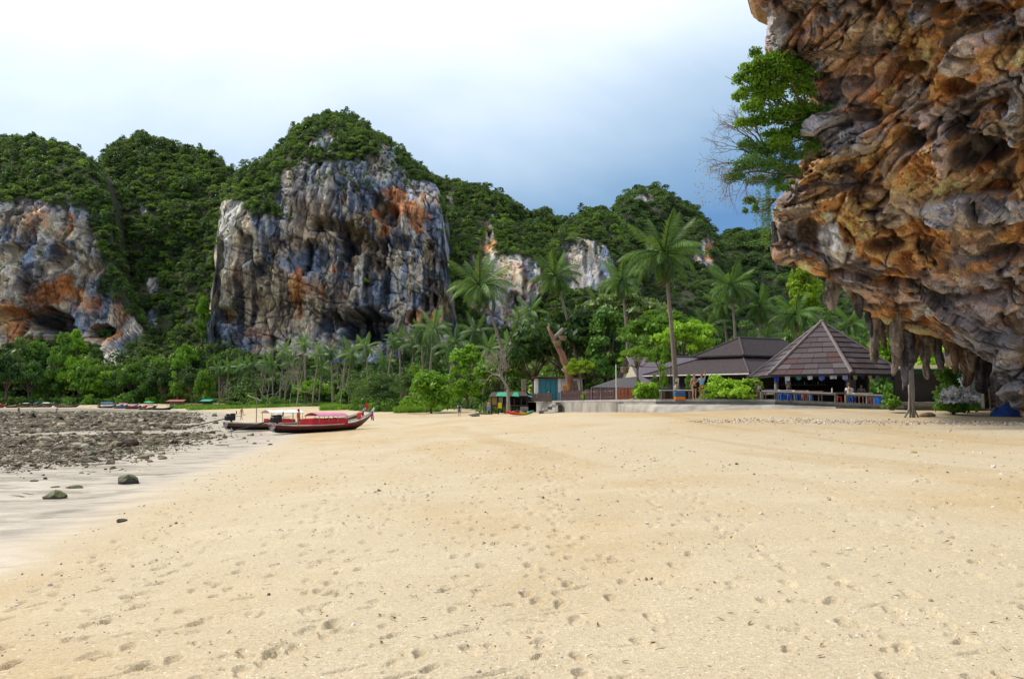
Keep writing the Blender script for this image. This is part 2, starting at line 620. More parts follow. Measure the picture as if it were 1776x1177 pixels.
def build_ground():
    th_f = np.radians(np.arange(-43, 43.01, 0.135))
    th_b = np.radians(np.arange(46, 314.5, 4.0))
    TH = np.concatenate([th_f, th_b])
    R = [0.6, 1.2, 2.0, 2.8, 3.5]
    while R[-1] < 11: R.append(R[-1] * 1.0040)
    while R[-1] < 40: R.append(R[-1] * 1.0060)
    while R[-1] < 100: R.append(R[-1] * 1.018)
    while R[-1] < 400: R.append(R[-1] * 1.04)
    while R[-1] < 5000: R.append(R[-1] * 1.15)
    R = np.array(R)
    X = R[:, None] * np.sin(TH)[None]
    Y = R[:, None] * np.cos(TH)[None]
    Z = ground_z(X, Y)
    S = inland(X, Y)
    nf = len(th_f)
    q = np.stack([X, Y, 0 * X], -1)
    near = sstep(60, 30, R)[:, None] * np.ones_like(X)
    dry = sstep(0.2, 3.0, S)
    # trampled, wind-rippled surface
    Z += near * dry * (0.006 * noise(q / 0.35, 11) + 0.005 * noise(q / 0.16, 12) + 0.010 * np.maximum(0, noise(q / 0.6, 13)))
    Z += near * (1 - dry) * 0.010 * np.sin((X * 0.6 + Y * 1.3) * 9 + 3 * noise(q / 0.8, 14)) * sstep(-0.2, 0.5, noise(q / 2.5, 15) + .2)
    # footprints -------------------------------------------------------
    rg = np.random.default_rng(21)
    prints = []

    def track(x0, y0, x1, y1, wob=0.25, step=0.62, scale=1.0):
        L = math.hypot(x1 - x0, y1 - y0)
        n = int(L / step)
        ang = math.atan2(x1 - x0, y1 - y0)
        ph = rg.uniform(0, 6)
        for k in range(n):
            t = k / max(n, 1)
            off = wob * math.sin(ph + t * 5) + rg.normal(0, .04)
            side = 0.11 * (1 if k % 2 else -1)
            px_ = x0 + (x1 - x0) * t + math.cos(ang) * (off + side)
            py_ = y0 + (y1 - y0) * t - math.sin(ang) * (off + side)
            prints.append((px_, py_, ang + rg.normal(0, .18) + (0.12 if k % 2 else -0.12), scale * rg.uniform(.9, 1.1), rg.uniform(0.5, 1.0)))
    for a in [(-1.2, 4.2, -3.5, 26), (-0.4, 6.5, -0.6, 27), (0.5, 4.2, 1.6, 25), (2.2, 4.6, 5.0, 26), (-2.3, 4.6, -5.2, 24), (-3.6, 5.5, -6.0, 22),
              (3.2, 6, 1.5, 24), (-0.2, 9, 2.6, 26), (-2.6, 8, -1.2, 26), (-4.6, 8.0, -2.0, 26), (4.5, 6.5, 8.5, 25), (-2.8, 5.0, -5.0, 12), (1.8, 8, 4.2, 22),
              (0.0, 12, -1.5, 27), (0.9, 11, 1.2, 27), (-3.2, 12, -3.4, 27), (2.7, 10, 3.4, 27), (3.6, 4.8, 6.0, 15), (5.2, 9, 12, 24), (-5.4, 9, -7.5, 22), (-4.5, 6.8, -7, 16), (-3.2, 7, -8, 18), (1.1, 5.5, 0.6, 30), (-1.7, 5.5, -4.2, 20), (0.2, 7, 3.0, 38), (2.0, 12, 7.0, 38), (-2.0, 14, -3.0, 38), (4, 12, 4.5, 38), (6, 12, 13, 36), (7, 8, 16, 30), (0.5, 16, -0.5, 38)]:
        track(*a)
    for k in range(520):
        r0 = math.exp(rg.uniform(math.log(4.6), math.log(38)))
        t0 = rg.uniform(-0.7, 0.62)
        prints.append((r0 * math.sin(t0), r0 * math.cos(t0), rg.uniform(-.8, .8) + (1.57 if rg.random() < .3 else 0), rg.uniform(.45, 1.0), rg.uniform(.35, 1.0)))
    for (x0, y0, ang, sc, dp) in prints:
        if float(inland(np.array([x0]), np.array([y0]))[0]) < 0.6:
            continue
        r0 = math.hypot(x0, y0); t0 = math.atan2(x0, y0)
        i0, i1 = np.searchsorted(R, [r0 - .32, r0 + .32])
        j0, j1 = np.searchsorted(th_f, [t0 - .32 / r0, t0 + .32 / r0])
        if i1 <= i0 or j1 <= j0:
            continue
        dx = X[i0:i1, j0:j1] - x0; dy = Y[i0:i1, j0:j1] - y0
        u = (dx * math.cos(ang) - dy * math.sin(ang)) / sc
        v = (dx * math.sin(ang) + dy * math.cos(ang)) / sc
        wob = 0.10 * noise(np.stack([dx * 9, dy * 9, 0 * dx + x0], -1), 31)
        u = u / .82; v = v / .82
        e1 = np.sqrt((u / .062) ** 2 + ((v + .075) / .078) ** 2) + wob      # heel
        e2 = np.sqrt((u / .074) ** 2 + ((v - .070) / .105) ** 2) + wob      # ball and toes
        e = np.minimum(e1, e2)
        pit = -0.044 * dp * (0.75 * sstep(1.08, 0.80, e1) + 1.0 * sstep(1.08, 0.80, e2)).clip(0, 1.1)
        rim = 0.009 * dp * np.exp(-((e - 1.28) / 0.20) ** 2)
        Z[i0:i1, j0:j1] += pit + rim
    # scuffs and drag marks that run along the slope near the wet sand
    for k in range(90):
        r0 = math.exp(rg.uniform(math.log(4.3), math.log(22)))
        t0 = rg.uniform(-0.70, 0.1) if k < 65 else rg.uniform(0.0, .62)
        x0, y0 = r0 * math.sin(t0), r0 * math.cos(t0)
        if float(inland(np.array([x0]), np.array([y0]))[0]) < 0.8:
            continue
        ang = rad(rg.normal(66, 10) if k < 65 else rg.normal(90, 20))
        ln = rg.uniform(.10, .34); wd = rg.uniform(.018, .04)
        i0, i1 = np.searchsorted(R, [r0 - .4, r0 + .4]); j0, j1 = np.searchsorted(th_f, [t0 - .4 / r0, t0 + .4 / r0])
        if i1 <= i0 or j1 <= j0:
            continue
        dx = X[i0:i1, j0:j1] - x0; dy = Y[i0:i1, j0:j1] - y0
        u = dx * math.cos(ang) - dy * math.sin(ang); v = dx * math.sin(ang) + dy * math.cos(ang)
        e = np.sqrt((u / wd) ** 2 + (v / ln) ** 2)
        Z[i0:i1, j0:j1] += -0.030 * sstep(1.1, .3, e) + .008 * np.exp(-((e - 1.4) / .3) ** 2)
    nr, nt_ = len(R), len(TH)
    V = np.stack([X, Y, Z], -1).reshape(-1, 3)
    ii, jj = np.meshgrid(np.arange(nr - 1), np.arange(nt_), indexing='ij')
    a = ii * nt_ + jj; b = ii * nt_ + (jj + 1) % nt_
    F = np.stack([a.ravel(), (a + nt_).ravel(), (b + nt_).ravel(), b.ravel()], -1)
    F = F[:, ::-1]
    # centre cap
    V = np.vstack([V, [[0, 0, gz(0, 0)]]])
    c = len(V) - 1
    me = mesh_arrays('ground', V, F, True)
    w = np.append(sstep(1.6, -1.2, S + 0.7 * noise(q / 2.0, 8)).ravel(), 0)
    PXX = CX + FPX * X / np.maximum(Y, 1)
    rub = sstep(-3, -10, S) * sstep(27, 33, Y + 4.5 * noise(q / 6, 9)) * sstep(300, 240, Y) * sstep(-.35, .1, noise(q / 14, 10) + .35) * (Y > 0)
    rub = np.append(rub.ravel(), 0)
    shade = np.append((sstep(240, 262, Y) * sstep(3, 10, S) * 0).ravel(), 0)
    float_attr(me, 'wet', w)
    float_attr(me, 'rubble', rub)
    bn = noise(np.stack([(S + 1.5 * noise(q / 9, 61)) / 2.4, Y / 38, 0 * X], -1), 62) + .35 * noise(np.stack([S / .7, Y / 16, 0 * X], -1), 63)
    float_attr(me, 'tideline', np.append((sstep(.12, .5, bn) * sstep(9, 16, R)[:, None] * sstep(0, 3, S)).ravel(), 0))
    m = NT('sand_and_mud')
    p = m.pos()
    wet = m.attr('wet').outputs['Fac']; rb = m.attr('rubble').outputs['Fac']
    g1 = m.noise(p, 95, 3, 0.7)
    g2 = m.noise(p, 28, 4, 0.7)
    g3 = m.noise(p, 0.9, 4, 0.6)
    vor = m.n('ShaderNodeTexVoronoi'); vor.inputs['Scale'].default_value = 60; m.l(p, vor.inputs['Vector'])
    gx = m.math('ADD', m.math('MULTIPLY', g1, 0.5), m.math('MULTIPLY', g2, 0.5))
    dryc = m.ramp(gx, [(0.32, (0.185, 0.13, 0.072)), (0.44, (0.43, 0.355, 0.235)), (0.55, (0.53, 0.452, 0.315)), (0.68, (0.78, 0.72, 0.58))])
    dryc = m.mix(m.math('MULTIPLY', g3, 0.55), dryc, (0.44, 0.352, 0.22))
    g4 = m.noise(m.stretch(p, (1.0, 0.45, 1)), 0.13, 4, 0.6, 0.5)
    dryc = m.mix(m.math('MULTIPLY', m.math('SUBTRACT', g4, 0.46, True), 5.0, True), dryc, m.mix(1.0, dryc, (0.92, 0.82, 0.66), 'MULTIPLY'))
    g5 = m.noise(m.stretch(p, (0.5, 1.3, 1)), 0.6, 5, 0.65, 0.8)
    dryc = m.mix(m.math('MULTIPLY', m.math('SUBTRACT', g5, 0.50, True), 3.5, True), dryc, m.mix(1.0, dryc, (1.14, 1.15, 1.18), 'MULTIPLY'))
    dryc = m.mix(m.attr('tideline').outputs['Fac'], dryc, m.mix(1.0, dryc, (0.92, 0.87, 0.79), 'MULTIPLY'))
    spk = m.ramp(vor.outputs['Color'], [(0.90, (0, 0, 0)), (0.93, (1, 1, 1))])
    dryc = m.mix(m.math('MULTIPLY', spk, 0.75), dryc, (0.74, 0.70, 0.62))
    spk2 = m.ramp(vor.outputs['Color'], [(0.07, (1, 1, 1)), (0.10, (0, 0, 0))])
    dryc = m.mix(m.math('MULTIPLY', spk2, 0.55), dryc, (0.16, 0.11, 0.07))
    wn = m.noise(m.stretch(p, (0.5, 1.6, 1)), 1.3, 5, 0.65)
    wetc = m.ramp(wn, [(0.3, (0.30, 0.26, 0.205)), (0.6, (0.52, 0.46, 0.375))])
    col = m.mix(wet, dryc, wetc)
    rn = m.noise(p, 1.1, 6, 0.75)
    rc = m.ramp(rn, [(0.3, (0.070, 0.058, 0.036)), (0.5, (0.17, 0.145, 0.095)), (0.7, (0.34, 0.30, 0.22))])
    col = m.mix(rb, col, rc)
    pud = m.noise(m.stretch(p, (0.35, 1.1, 1)), 0.9, 4, 0.6, 0.6)
    pm = m.math('MULTIPLY', m.math('MULTIPLY', m.math('SUBTRACT', pud, 0.50, True), 9.0, True), m.math('MULTIPLY', m.math('SUBTRACT', wet, 0.6, True), 2.5, True))
    col = m.mix(m.math('MULTIPLY', pm, m.math('SUBTRACT', 1.0, rb)), col, m.mix(1.0, col, (0.93, 0.93, 0.94), 'MULTIPLY'))
    rough = m.math('SUBTRACT', 0.95, m.math('MULTIPLY', wet, 0.52))
    rough = m.math('SUBTRACT', rough, m.math('MULTIPLY', pm, 0.20))
    rough = m.math('ADD', rough, m.math('MULTIPLY', rb, 0.3), True)
    hgt = m.math('ADD', m.math('MULTIPLY', g1, 0.45), m.math('ADD', m.math('MULTIPLY', g2, 0.8), m.math('MULTIPLY', vor.outputs['Distance'], 0.35)))
    hgt = m.math('MULTIPLY', hgt, m.math('SUBTRACT', 1.0, m.math('MULTIPLY', wet, 0.6)))
    m.bsdf(col, rough, m.bump(hgt, 0.8, 0.014), 0.35)
    o = obj('ground', me, m.m)
    tag(o, kind='structure')


build_ground()


def build_water():
    """thin sheet of tide water left standing in the hollows of the flat"""
    ys = np.array([8, 11, 14, 18, 22, 27, 33, 40, 50, 60, 80, 110, 150, 200, 240], float)
    V = []; F = []
    for y in ys:
        xw = float(np.interp(y, WATERLINE[:, 0], WATERLINE[:, 1]))
        V += [(xw - 0.3, y, -0.462), (xw - 400, y, -0.462)]
    for i in range(len(ys) - 1):
        F.append((2 * i, 2 * i + 2, 2 * i + 3, 2 * i + 1))
    m = NT('tide_water')
    p = m.pos()
    h = m.noise(m.stretch(p, (0.6, 2.2, 1)), 2.5, 3, 0.5)
    nrm = m.bump(h, 0.25, 0.03)
    fr = m.n('ShaderNodeFresnel'); fr.inputs['IOR'].default_value = 1.33; m.l(nrm, fr.inputs['Normal'])
    gl = m.n('ShaderNodeBsdfGlossy'); gl.inputs['Roughness'].default_value = 0.06; m.l(nrm, gl.inputs['Normal'])
    tr = m.n('ShaderNodeBsdfTransparent'); tr.inputs[0].default_value = (0.86, 0.88, 0.86, 1)
    mx = m.n('ShaderNodeMixShader'); m.l(fr.outputs[0], mx.inputs[0]); m.l(tr.outputs[0], mx.inputs[1]); m.l(gl.outputs[0], mx.inputs[2])
    m.l(mx.outputs[0], m.out.inputs[0])
    me = bpy.data.meshes.new('water'); me.from_pydata(V, [], F); me.update()
    tag(obj('water', me, m.m), kind='structure')


build_water()

# ================================================================== ROCK MASSES
def in_poly(px, py, poly):
    inside = np.zeros(px.shape, bool)
    n = len(poly)
    for i in range(n):
        x0, y0 = poly[i]; x1, y1 = poly[(i + 1) % n]
        c = ((y0 > py) != (y1 > py)) & (px < (x1 - x0) * (py - y0) / (y1 - y0 + 1e-9) + x0)
        inside ^= c
    return inside


GREY = np.array([0.190, 0.240, 0.330]); TAN = np.array([0.53, 0.385, 0.225]); PALE = np.array([0.80, 0.72, 0.59])
ORANGE = np.array([0.62, 0.235, 0.075]); DARK = np.array([0.045, 0.048, 0.062]); SOIL = np.array([0.055, 0.065, 0.035])


def lerp(a, b, t):
    return a * (1 - t[..., None]) + b * t[..., None]


def s_streak(x, z, seed):
    return fbm(np.stack([x / 14, z / 40, x * 0], -1), 2, seed + 90)


def cliff_stain(P, PX, PY, seed, oranges, pales, greytop):
    x, y, z = P[..., 0], P[..., 1], P[..., 2]
    s1 = fbm(np.stack([x / 4.5, y / 30, z / 55], -1), 4, seed + 1)
    s2 = fbm(np.stack([x / 30, y / 30, z / 26], -1), 4, seed + 2)
    s3 = fbm(np.stack([x / 2.6, y / 20, z / 24], -1), 4, seed + 3)
    s4 = fbm(np.stack([x / 9, y / 9, z / 7], -1), 4, seed + 4)
    c = lerp(GREY * np.ones(P.shape), TAN, sstep(-.15, .35, s2 + .15 * s4) * .85)
    c = lerp(c, GREY * 1.15, sstep(greytop + 60, greytop - 40, PY + 40 * s2) * .8)
    c = lerp(c, PALE, sstep(.10, .48, s1 + .35 * s4) * .85)
    c = lerp(c, PALE * np.array([.95, .85, .72]), sstep(.30, .62, s3) * .6)
    c = lerp(c, DARK, sstep(.12, .48, -s3 + .5 * s4) * .8)
    for (px, py, rx, ry, k) in oranges:
        e = ((PX - px) / rx) ** 2 + ((PY - py) / ry) ** 2
        c = lerp(c, ORANGE * (1 + .35 * s4[..., None]), np.clip(sstep(1.3, .3, e + 1.3 * s4 + .5 * s3) * k, 0, 1))
    for (px, py, rx, ry, k) in pales:
        e = ((PX - px) / rx) ** 2 + ((PY - py) / ry) ** 2
        c = lerp(c, PALE * np.array([1.02, .95, .85]), np.clip(sstep(1.3, .3, e + .8 * s3 + .5 * s1) * k, 0, 1))
    return np.clip(c, .015, .8)


def massif(name, outline, bottom, ctrl, step, rocks=(), caves=(), oranges=(), pales=(), greytop=0, rim=(20, 25), rough=1.0, seed=0,
           lround=None, rround=None, back=60, hillamp=4.0):
    """limestone hill with its own distance: columns across its width, rows up to its skyline, a back that closes it"""
    outline = np.array(outline, float); outline[:, 1] += 6
    x0, x1 = outline[0, 0], outline[-1, 0]
    px = np.arange(x0, x1 + .01, step)
    top = np.interp(px, outline[:, 0], outline[:, 1])
    nrow = max(20, int((bottom - top.min()) / step))
    v = np.linspace(0, 1, nrow)
    PX = np.repeat(px[None], nrow, 0)
    PY = bottom + (top[None] - bottom) * v[:, None]
    f = rbf_fit([(a, b) for a, b, c in ctrl], [c for a, b, c in ctrl], smooth=0.3, scale=60.0)
    D = f(np.stack([PX, PY], -1))
    t = 1 - np.clip((PY - top[None]) / rim[0], 0, 1)
    D = D + rim[1] * (1 - np.sqrt(np.maximum(0, 1 - t * t)))
    if lround:
        t = 1 - np.clip((PX - x0) / lround[0], 0, 1); D = D + lround[1] * (1 - np.sqrt(np.maximum(0, 1 - t * t)))
    if rround:
        t = 1 - np.clip((x1 - PX) / rround[0], 0, 1); D = D + rround[1] * (1 - np.sqrt(np.maximum(0, 1 - t * t)))
    P = at_arr(PX, PY, D)
    x, y, z = P[..., 0], P[..., 1], P[..., 2]
    # bare-rock mask with a ragged edge
    wob = np.stack([fbm(np.stack([x / 14, z / 14, y * 0], -1), 3, seed + 50), fbm(np.stack([x / 14, z / 14, y * 0 + 9], -1), 3, seed + 51)], -1)
    rock = np.zeros(PX.shape)
    for poly in rocks:
        rock = np.maximum(rock, in_poly(PX + 14 * wob[..., 0], PY + 14 * wob[..., 1], poly).astype(float))
    for _ in range(2):
        rock[1:-1, 1:-1] = (rock[1:-1, 1:-1] * 2 + rock[:-2, 1:-1] + rock[2:, 1:-1] + rock[1:-1, :-2] + rock[1:-1, 2:]) / 6
    wx = 8 * fbm(np.stack([x / 35, z / 35, y * 0], -1), 2, seed + 60)
    disp = 5.5 * ridged(np.stack([(x + wx) / 34, y * 0, z / 60], -1), 2, seed + 5) \
        + 3.6 * ridged(np.stack([(x + wx) / 12, y * 0, (z + wx) / 26], -1), 3, seed + 6) \
        + 2.2 * ridged(np.stack([x / 4.5, y * 0, z / 18], -1), 4, seed + 7, .62) \
        + 2.2 * fbm(np.stack([x / 14, y * 0, z / 10], -1), 4, seed + 8)
    # drip shelves: sharp undercuts at uneven heights
    sh = (z + 10 * fbm(np.stack([x / 25, z / 60, y * 0], -1), 3, seed + 9)) / 17.0
    disp = disp + 3.5 * (sh - np.floor(sh)) * sstep(-.2, .4, fbm(np.stack([x / 20, z / 20, y * 0], -1), 2, seed + 10))
    fa, rn = facets(np.stack([(x + .5 * wx) / 8, y * 0 + .5, (z + wx) / 34], -1), seed + 21, 1.1, .5)
    fb, rn2 = facets(np.stack([(x + .15 * wx) / 2.4, y * 0 + .5, (z + 2 * wx) / 19], -1), seed + 22, .8, .6)
    disp = disp + 4.0 * fa + 1.8 * fb
    crk = sstep(.05, .0, np.abs(fbm(np.stack([(x + wx) / 11, y * 0, z / 45], -1), 3, seed + 71))) + .8 * sstep(.05, .0, np.abs(fbm(np.stack([x / 26, y * 0, (z + .4 * x) / 11], -1), 3, seed + 72)))
    crk = np.clip(crk, 0, 1)
    disp = disp - 2.2 * crk
    disp = disp - (disp * rock).sum() / (rock.sum() + 1e-6)
    cavev = np.zeros(PX.shape)
    wv = fbm(np.stack([x / 6, z / 6, y * 0], -1), 3, seed + 11)
    for (cx_, cy_, rx, ry, dep) in caves:
        e = ((PX - cx_) / rx) ** 2 + ((PY - cy_) / ry) ** 2
        cavev = cavev + dep * sstep(1.15, .55, e + .55 * wv)
    hill = hillamp * fbm(np.stack([x / 30, z / 30, y / 60], -1), 4, seed + 12)
    dd = rock * (-disp * rough * .72 + 2.0 + cavev) + (1 - rock) * hill
    fade = sstep(0, .06, v)[:, None]
    P[..., 1] += dd * fade
    P[..., 0] += rock * fade * 0.8 * rough * fbm(np.stack([x / 5, z / 5, y * 0 + 3], -1), 3, seed + 13)
    c = cliff_stain(P, PX, PY, seed, oranges, pales, greytop)
    _, rn3 = facets(np.stack([(x + .1 * wx) / .95, y * 0 + .5, (z + wx) / 5.5], -1), seed + 23)
    c = c * (.70 + .60 * rn3[..., 0])[..., None]
    tone = 1.25 * (.60 + .80 * rn2[..., 0]) * (.8 + .4 * rn[..., 1])
    c = c * tone[..., None]
    c = lerp(c, PALE * np.array([1.02, .93, .80]), sstep(.70, .76, rn2[..., 1]) * .8 * sstep(-.2, .2, s_streak(x, z, seed)))
    c = lerp(c, DARK, sstep(.84, .9, rn2[..., 2]) * .75)
    c = lerp(c, DARK, crk * .75)
    c = np.clip(c, .012, .8)
    c = lerp(SOIL * np.ones(P.shape), c, np.clip(rock * 1.4, 0, 1))
    # close the back
    bt = P[-1].copy(); bt[:, 1] += back; bt[:, 2] -= 4
    bb = bt.copy(); bb[:, 1] += back * .5; bb[:, 2] = -3
    full = np.concatenate([P, bt[None], bb[None]], 0)
    cf = np.concatenate([c, c[-1:], c[-1:]], 0)
    nr, nc = full.shape[:2]
    ii, jj = np.meshgrid(np.arange(nr - 1), np.arange(nc - 1), indexing='ij')
    a = (ii * nc + jj).ravel()
    F = np.stack([a, a + 1, a + nc + 1, a + nc], -1)
    me = mesh_arrays(name, full.reshape(-1, 3), F, False)
    color_attr(me, 'stain', cf.reshape(-1, 3))
    o = obj(name, me, ROCKFAR)
    tag(o, kind='structure')
    return dict(P=P, PX=PX, PY=PY, rock=rock, cave=cavev)


ROCKFAR = rock_mat('limestone_far', 0.35, 0.9, 1.6, (1, 1, 0.45))

M_LEFT = massif('cliff_left', [(-260, 270), (-150, 250), (-60, 246), (0, 244), (35, 238), (60, 243), (85, 246), (110, 250), (135, 262), (155, 276), (172, 296), (185, 330), (205, 420), (222, 490), (246, 545), (262, 580), (290, 640)],
                702, [(-260, 700, 318), (0, 700, 316), (150, 700, 312), (290, 700, 316), (-260, 600, 372), (0, 590, 372), (100, 590, 374), (220, 600, 372), (0, 470, 378), (120, 450, 380), (170, 480, 388), (0, 360, 385), (120, 360, 390), (0, 300, 420), (100, 290, 425), (0, 245, 465), (170, 300, 420), (-260, 250, 460), (280, 640, 345)],
                2.6, rocks=[[(-300, 352), (0, 350), (60, 348), (112, 352), (150, 372), (166, 410), (180, 470), (168, 505), (205, 520), (232, 545), (240, 575), (216, 600), (214, 650), (186, 646), (176, 606), (140, 590), (110, 585), (50, 596), (0, 604), (-300, 600)]],
                caves=[(82, 560, 34, 26, 26), (165, 575, 30, 14, 14), (150, 402, 7, 24, 6), (95, 445, 22, 26, 12), (20, 440, 16, 20, 8), (40, 500, 14, 12, 7), (20, 545, 30, 12, 8)],
                oranges=[(105, 505, 34, 26, 1.0), (10, 545, 30, 30, .85), (175, 580, 36, 18, 1.0), (112, 385, 12, 24, .8), (70, 380, 24, 26, .5), (208, 540, 22, 26, .6), (40, 590, 40, 12, .8), (60, 520, 40, 22, .6), (140, 520, 30, 22, .7)],
                pales=[(10, 460, 22, 40, .7), (98, 545, 12, 20, .8), (185, 630, 22, 36, .6), (100, 440, 18, 28, .5)], greytop=330, rim=(26, 30), seed=100, rround=(40, 30))

M_MID = massif('hill_between_cliffs', [(150, 330), (172, 288), (190, 262), (215, 246), (240, 240), (262, 239), (290, 250), (320, 258), (345, 263), (365, 268), (385, 280), (402, 296), (430, 310), (470, 330)],
               702, [(150, 700, 322), (300, 700, 312), (470, 700, 312), (150, 600, 390), (300, 600, 372), (470, 600, 380), (300, 480, 420), (200, 480, 430), (400, 480, 420), (300, 360, 450), (200, 360, 450), (400, 360, 440), (270, 250, 510), (180, 300, 500), (420, 310, 490)],
               2.8, rocks=[[(255, 485), (276, 482), (280, 505), (262, 516)], [(240, 356), (262, 358), (262, 372), (244, 374)], [(246, 545), (276, 548), (270, 572), (248, 570)]], greytop=700,
               pales=[(215, 620, 20, 50, .5)], rim=(24, 30), seed=200, hillamp=9)

M_MAIN = massif('cliff_main', [(352, 640), (362, 560), (372, 470), (378, 380), (386, 345), (400, 322), (420, 300), (445, 285), (468, 268), (490, 252), (505, 232), (525, 216), (548, 206), (570, 201), (590, 197), (608, 205), (628, 213), (645, 227), (662, 234), (680, 248), (697, 262), (712, 282), (735, 297), (755, 312), (765, 335), (770, 390), (778, 460), (788, 530), (800, 580), (815, 640)],
                702, [(352, 700, 300), (470, 700, 300), (600, 700, 300), (720, 700, 300), (815, 700, 305), (360, 620, 345), (420, 610, 335), (520, 615, 335), (620, 605, 338), (740, 600, 334), (800, 600, 342), (400, 480, 333), (470, 480, 341), (560, 480, 337), (620, 450, 350), (700, 480, 337), (770, 480, 345),
                      (400, 380, 338), (480, 360, 343), (560, 340, 345), (640, 350, 348), (720, 350, 345), (765, 380, 352), (450, 300, 372), (560, 270, 358), (660, 270, 360), (600, 230, 385), (520, 230, 395), (690, 270, 372), (590, 198, 415), (740, 310, 370), (400, 330, 370)],
                1.7, rocks=[[(352, 600), (364, 520), (372, 440), (380, 352), (400, 344), (440, 372), (478, 378), (486, 300), (510, 284), (560, 274), (600, 270), (640, 280), (690, 276), (712, 294), (724, 310), (750, 322), (766, 345), (772, 420), (784, 500), (797, 552), (790, 600), (700, 612), (600, 628), (520, 628), (470, 624), (430, 618), (400, 608)],
                            [(540, 232), (575, 225), (585, 250), (560, 265), (530, 262)], [(660, 255), (690, 262), (680, 285), (655, 280)]],
                caves=[(632, 566, 46, 34, 30), (600, 415, 20, 36, 14), (560, 385, 30, 14, 8), (672, 372, 20, 20, 14), (655, 345, 10, 18, 8), (540, 440, 24, 30, 8), (508, 310, 5, 16, 6), (415, 410, 6, 14, 5), (735, 525, 8, 14, 8), (755, 520, 6, 14, 8), (715, 550, 9, 12, 8), (493, 592, 6, 7, 6), (465, 600, 9, 22, 8), (390, 545, 14, 14, 8), (450, 470, 10, 24, 5), (700, 420, 14, 14, 7), (620, 420, 30, 24, 8), (575, 560, 18, 20, 9), (660, 440, 12, 34, 6), (745, 440, 10, 26, 7)],
                oranges=[(690, 350, 22, 22, .85), (655, 372, 10, 14, 1.0), (665, 400, 16, 12, .9), (730, 370, 16, 34, .9), (515, 510, 14, 46, .9), (425, 395, 12, 26, .9), (408, 455, 12, 50, .9), (388, 500, 8, 50, .8), (730, 555, 26, 16, .8), (580, 462, 22, 10, .8), (440, 575, 26, 10, .5), (560, 500, 40, 16, .5), (680, 345, 26, 18, .6)],
                pales=[(400, 400, 34, 80, 1.0), (392, 470, 14, 90, .9), (430, 440, 10, 70, .7), (530, 580, 16, 60, .7), (600, 600, 60, 14, .4), (565, 320, 12, 26, .5), (690, 540, 10, 40, .7), (660, 290, 26, 26, .45), (500, 600, 40, 20, .6), (690, 480, 8, 60, .6), (595, 350, 6, 26, .8), (500, 340, 12, 60, .5)], greytop=340, rim=(22, 30), seed=300, lround=(14, 22), rround=(16, 26))

M_H1 = massif('hill_ridge', [(740, 312), (757, 308), (790, 314), (820, 322), (850, 328), (880, 344), (905, 363), (920, 372), (935, 364), (950, 366), (965, 378), (985, 383), (1010, 385), (1060, 395)],
              702, [(740, 700, 270), (900, 700, 260), (1060, 700, 260), (740, 600, 380), (900, 580, 360), (1060, 580, 350), (800, 450, 400), (900, 470, 385), (1060, 450, 420), (760, 320, 500), (850, 340, 480), (950, 380, 480), (1050, 400, 500)],
              2.6, rocks=[[(820, 450), (838, 400), (848, 370), (858, 385), (862, 440), (900, 448), (932, 455), (938, 500), (920, 560), (870, 570), (820, 540)], [(780, 340), (790, 338), (788, 360), (780, 360)]],
              caves=[(890, 530, 14, 24, 8), (850, 410, 6, 16, 4)], oranges=[(848, 425, 12, 20, .9), (885, 470, 26, 20, .5), (905, 500, 20, 20, .4)], pales=[(880, 500, 30, 50, .4)], greytop=330, rim=(24, 30), seed=400, hillamp=8)

M_H3 = massif('hill_domed', [(1040, 420), (1056, 385), (1070, 348), (1090, 331), (1110, 324), (1135, 322), (1152, 328), (1166, 343), (1190, 352), (1206, 362), (1224, 376), (1236, 398), (1246, 420), (1262, 470)],
              702, [(1040, 700, 300), (1260, 700, 300), (1040, 580, 420), (1260, 580, 440), (1150, 480, 500), (1240, 440, 515), (1100, 340, 560), (1200, 370, 560), (1150, 325, 590)],
              2.6, rocks=[[(1212, 418), (1236, 412), (1238, 452), (1226, 468), (1205, 455)], [(1100, 338), (1130, 332), (1130, 345), (1104, 348)]], oranges=[(1232, 436, 10, 20, 1.0)], greytop=400, rim=(24, 30), seed=500, rround=(20, 30), hillamp=8)

M_H2 = massif('hill_with_grey_wall', [(945, 470), (955, 425), (970, 402), (985, 388), (1000, 378), (1018, 364), (1040, 362), (1058, 370), (1074, 385), (1084, 405), (1092, 450), (1100, 500)],
              702, [(945, 700, 250), (1100, 700, 250), (945, 560, 360), (1100, 560, 360), (1020, 480, 388), (1020, 420, 394), (1020, 370, 450), (1090, 450, 400), (960, 430, 400)],
              2.2, rocks=[[(974, 436), (992, 416), (1020, 410), (1042, 420), (1062, 440), (1062, 480), (1045, 496), (1010, 505), (985, 500), (978, 465)]], oranges=[(985, 450, 10, 20, .4)], pales=[(1005, 470, 16, 60, .8), (1030, 450, 12, 40, .5)],
              greytop=480, rim=(22, 26), seed=600, rough=.55, lround=(24, 26), rround=(24, 26), hillamp=7)

M_H4 = massif('hill_distant', [(1215, 450), (1232, 412), (1260, 403), (1300, 406), (1330, 400), (1380, 392), (1450, 385), (1540, 380), (1700, 376)],
              702, [(1215, 700, 330), (1700, 700, 330), (1215, 580, 480), (1700, 580, 480), (1300, 480, 560), (1600, 480, 560), (1300, 410, 640), (1650, 385, 640)],
              4.0, greytop=700, rim=(24, 40), seed=700, hillamp=10)

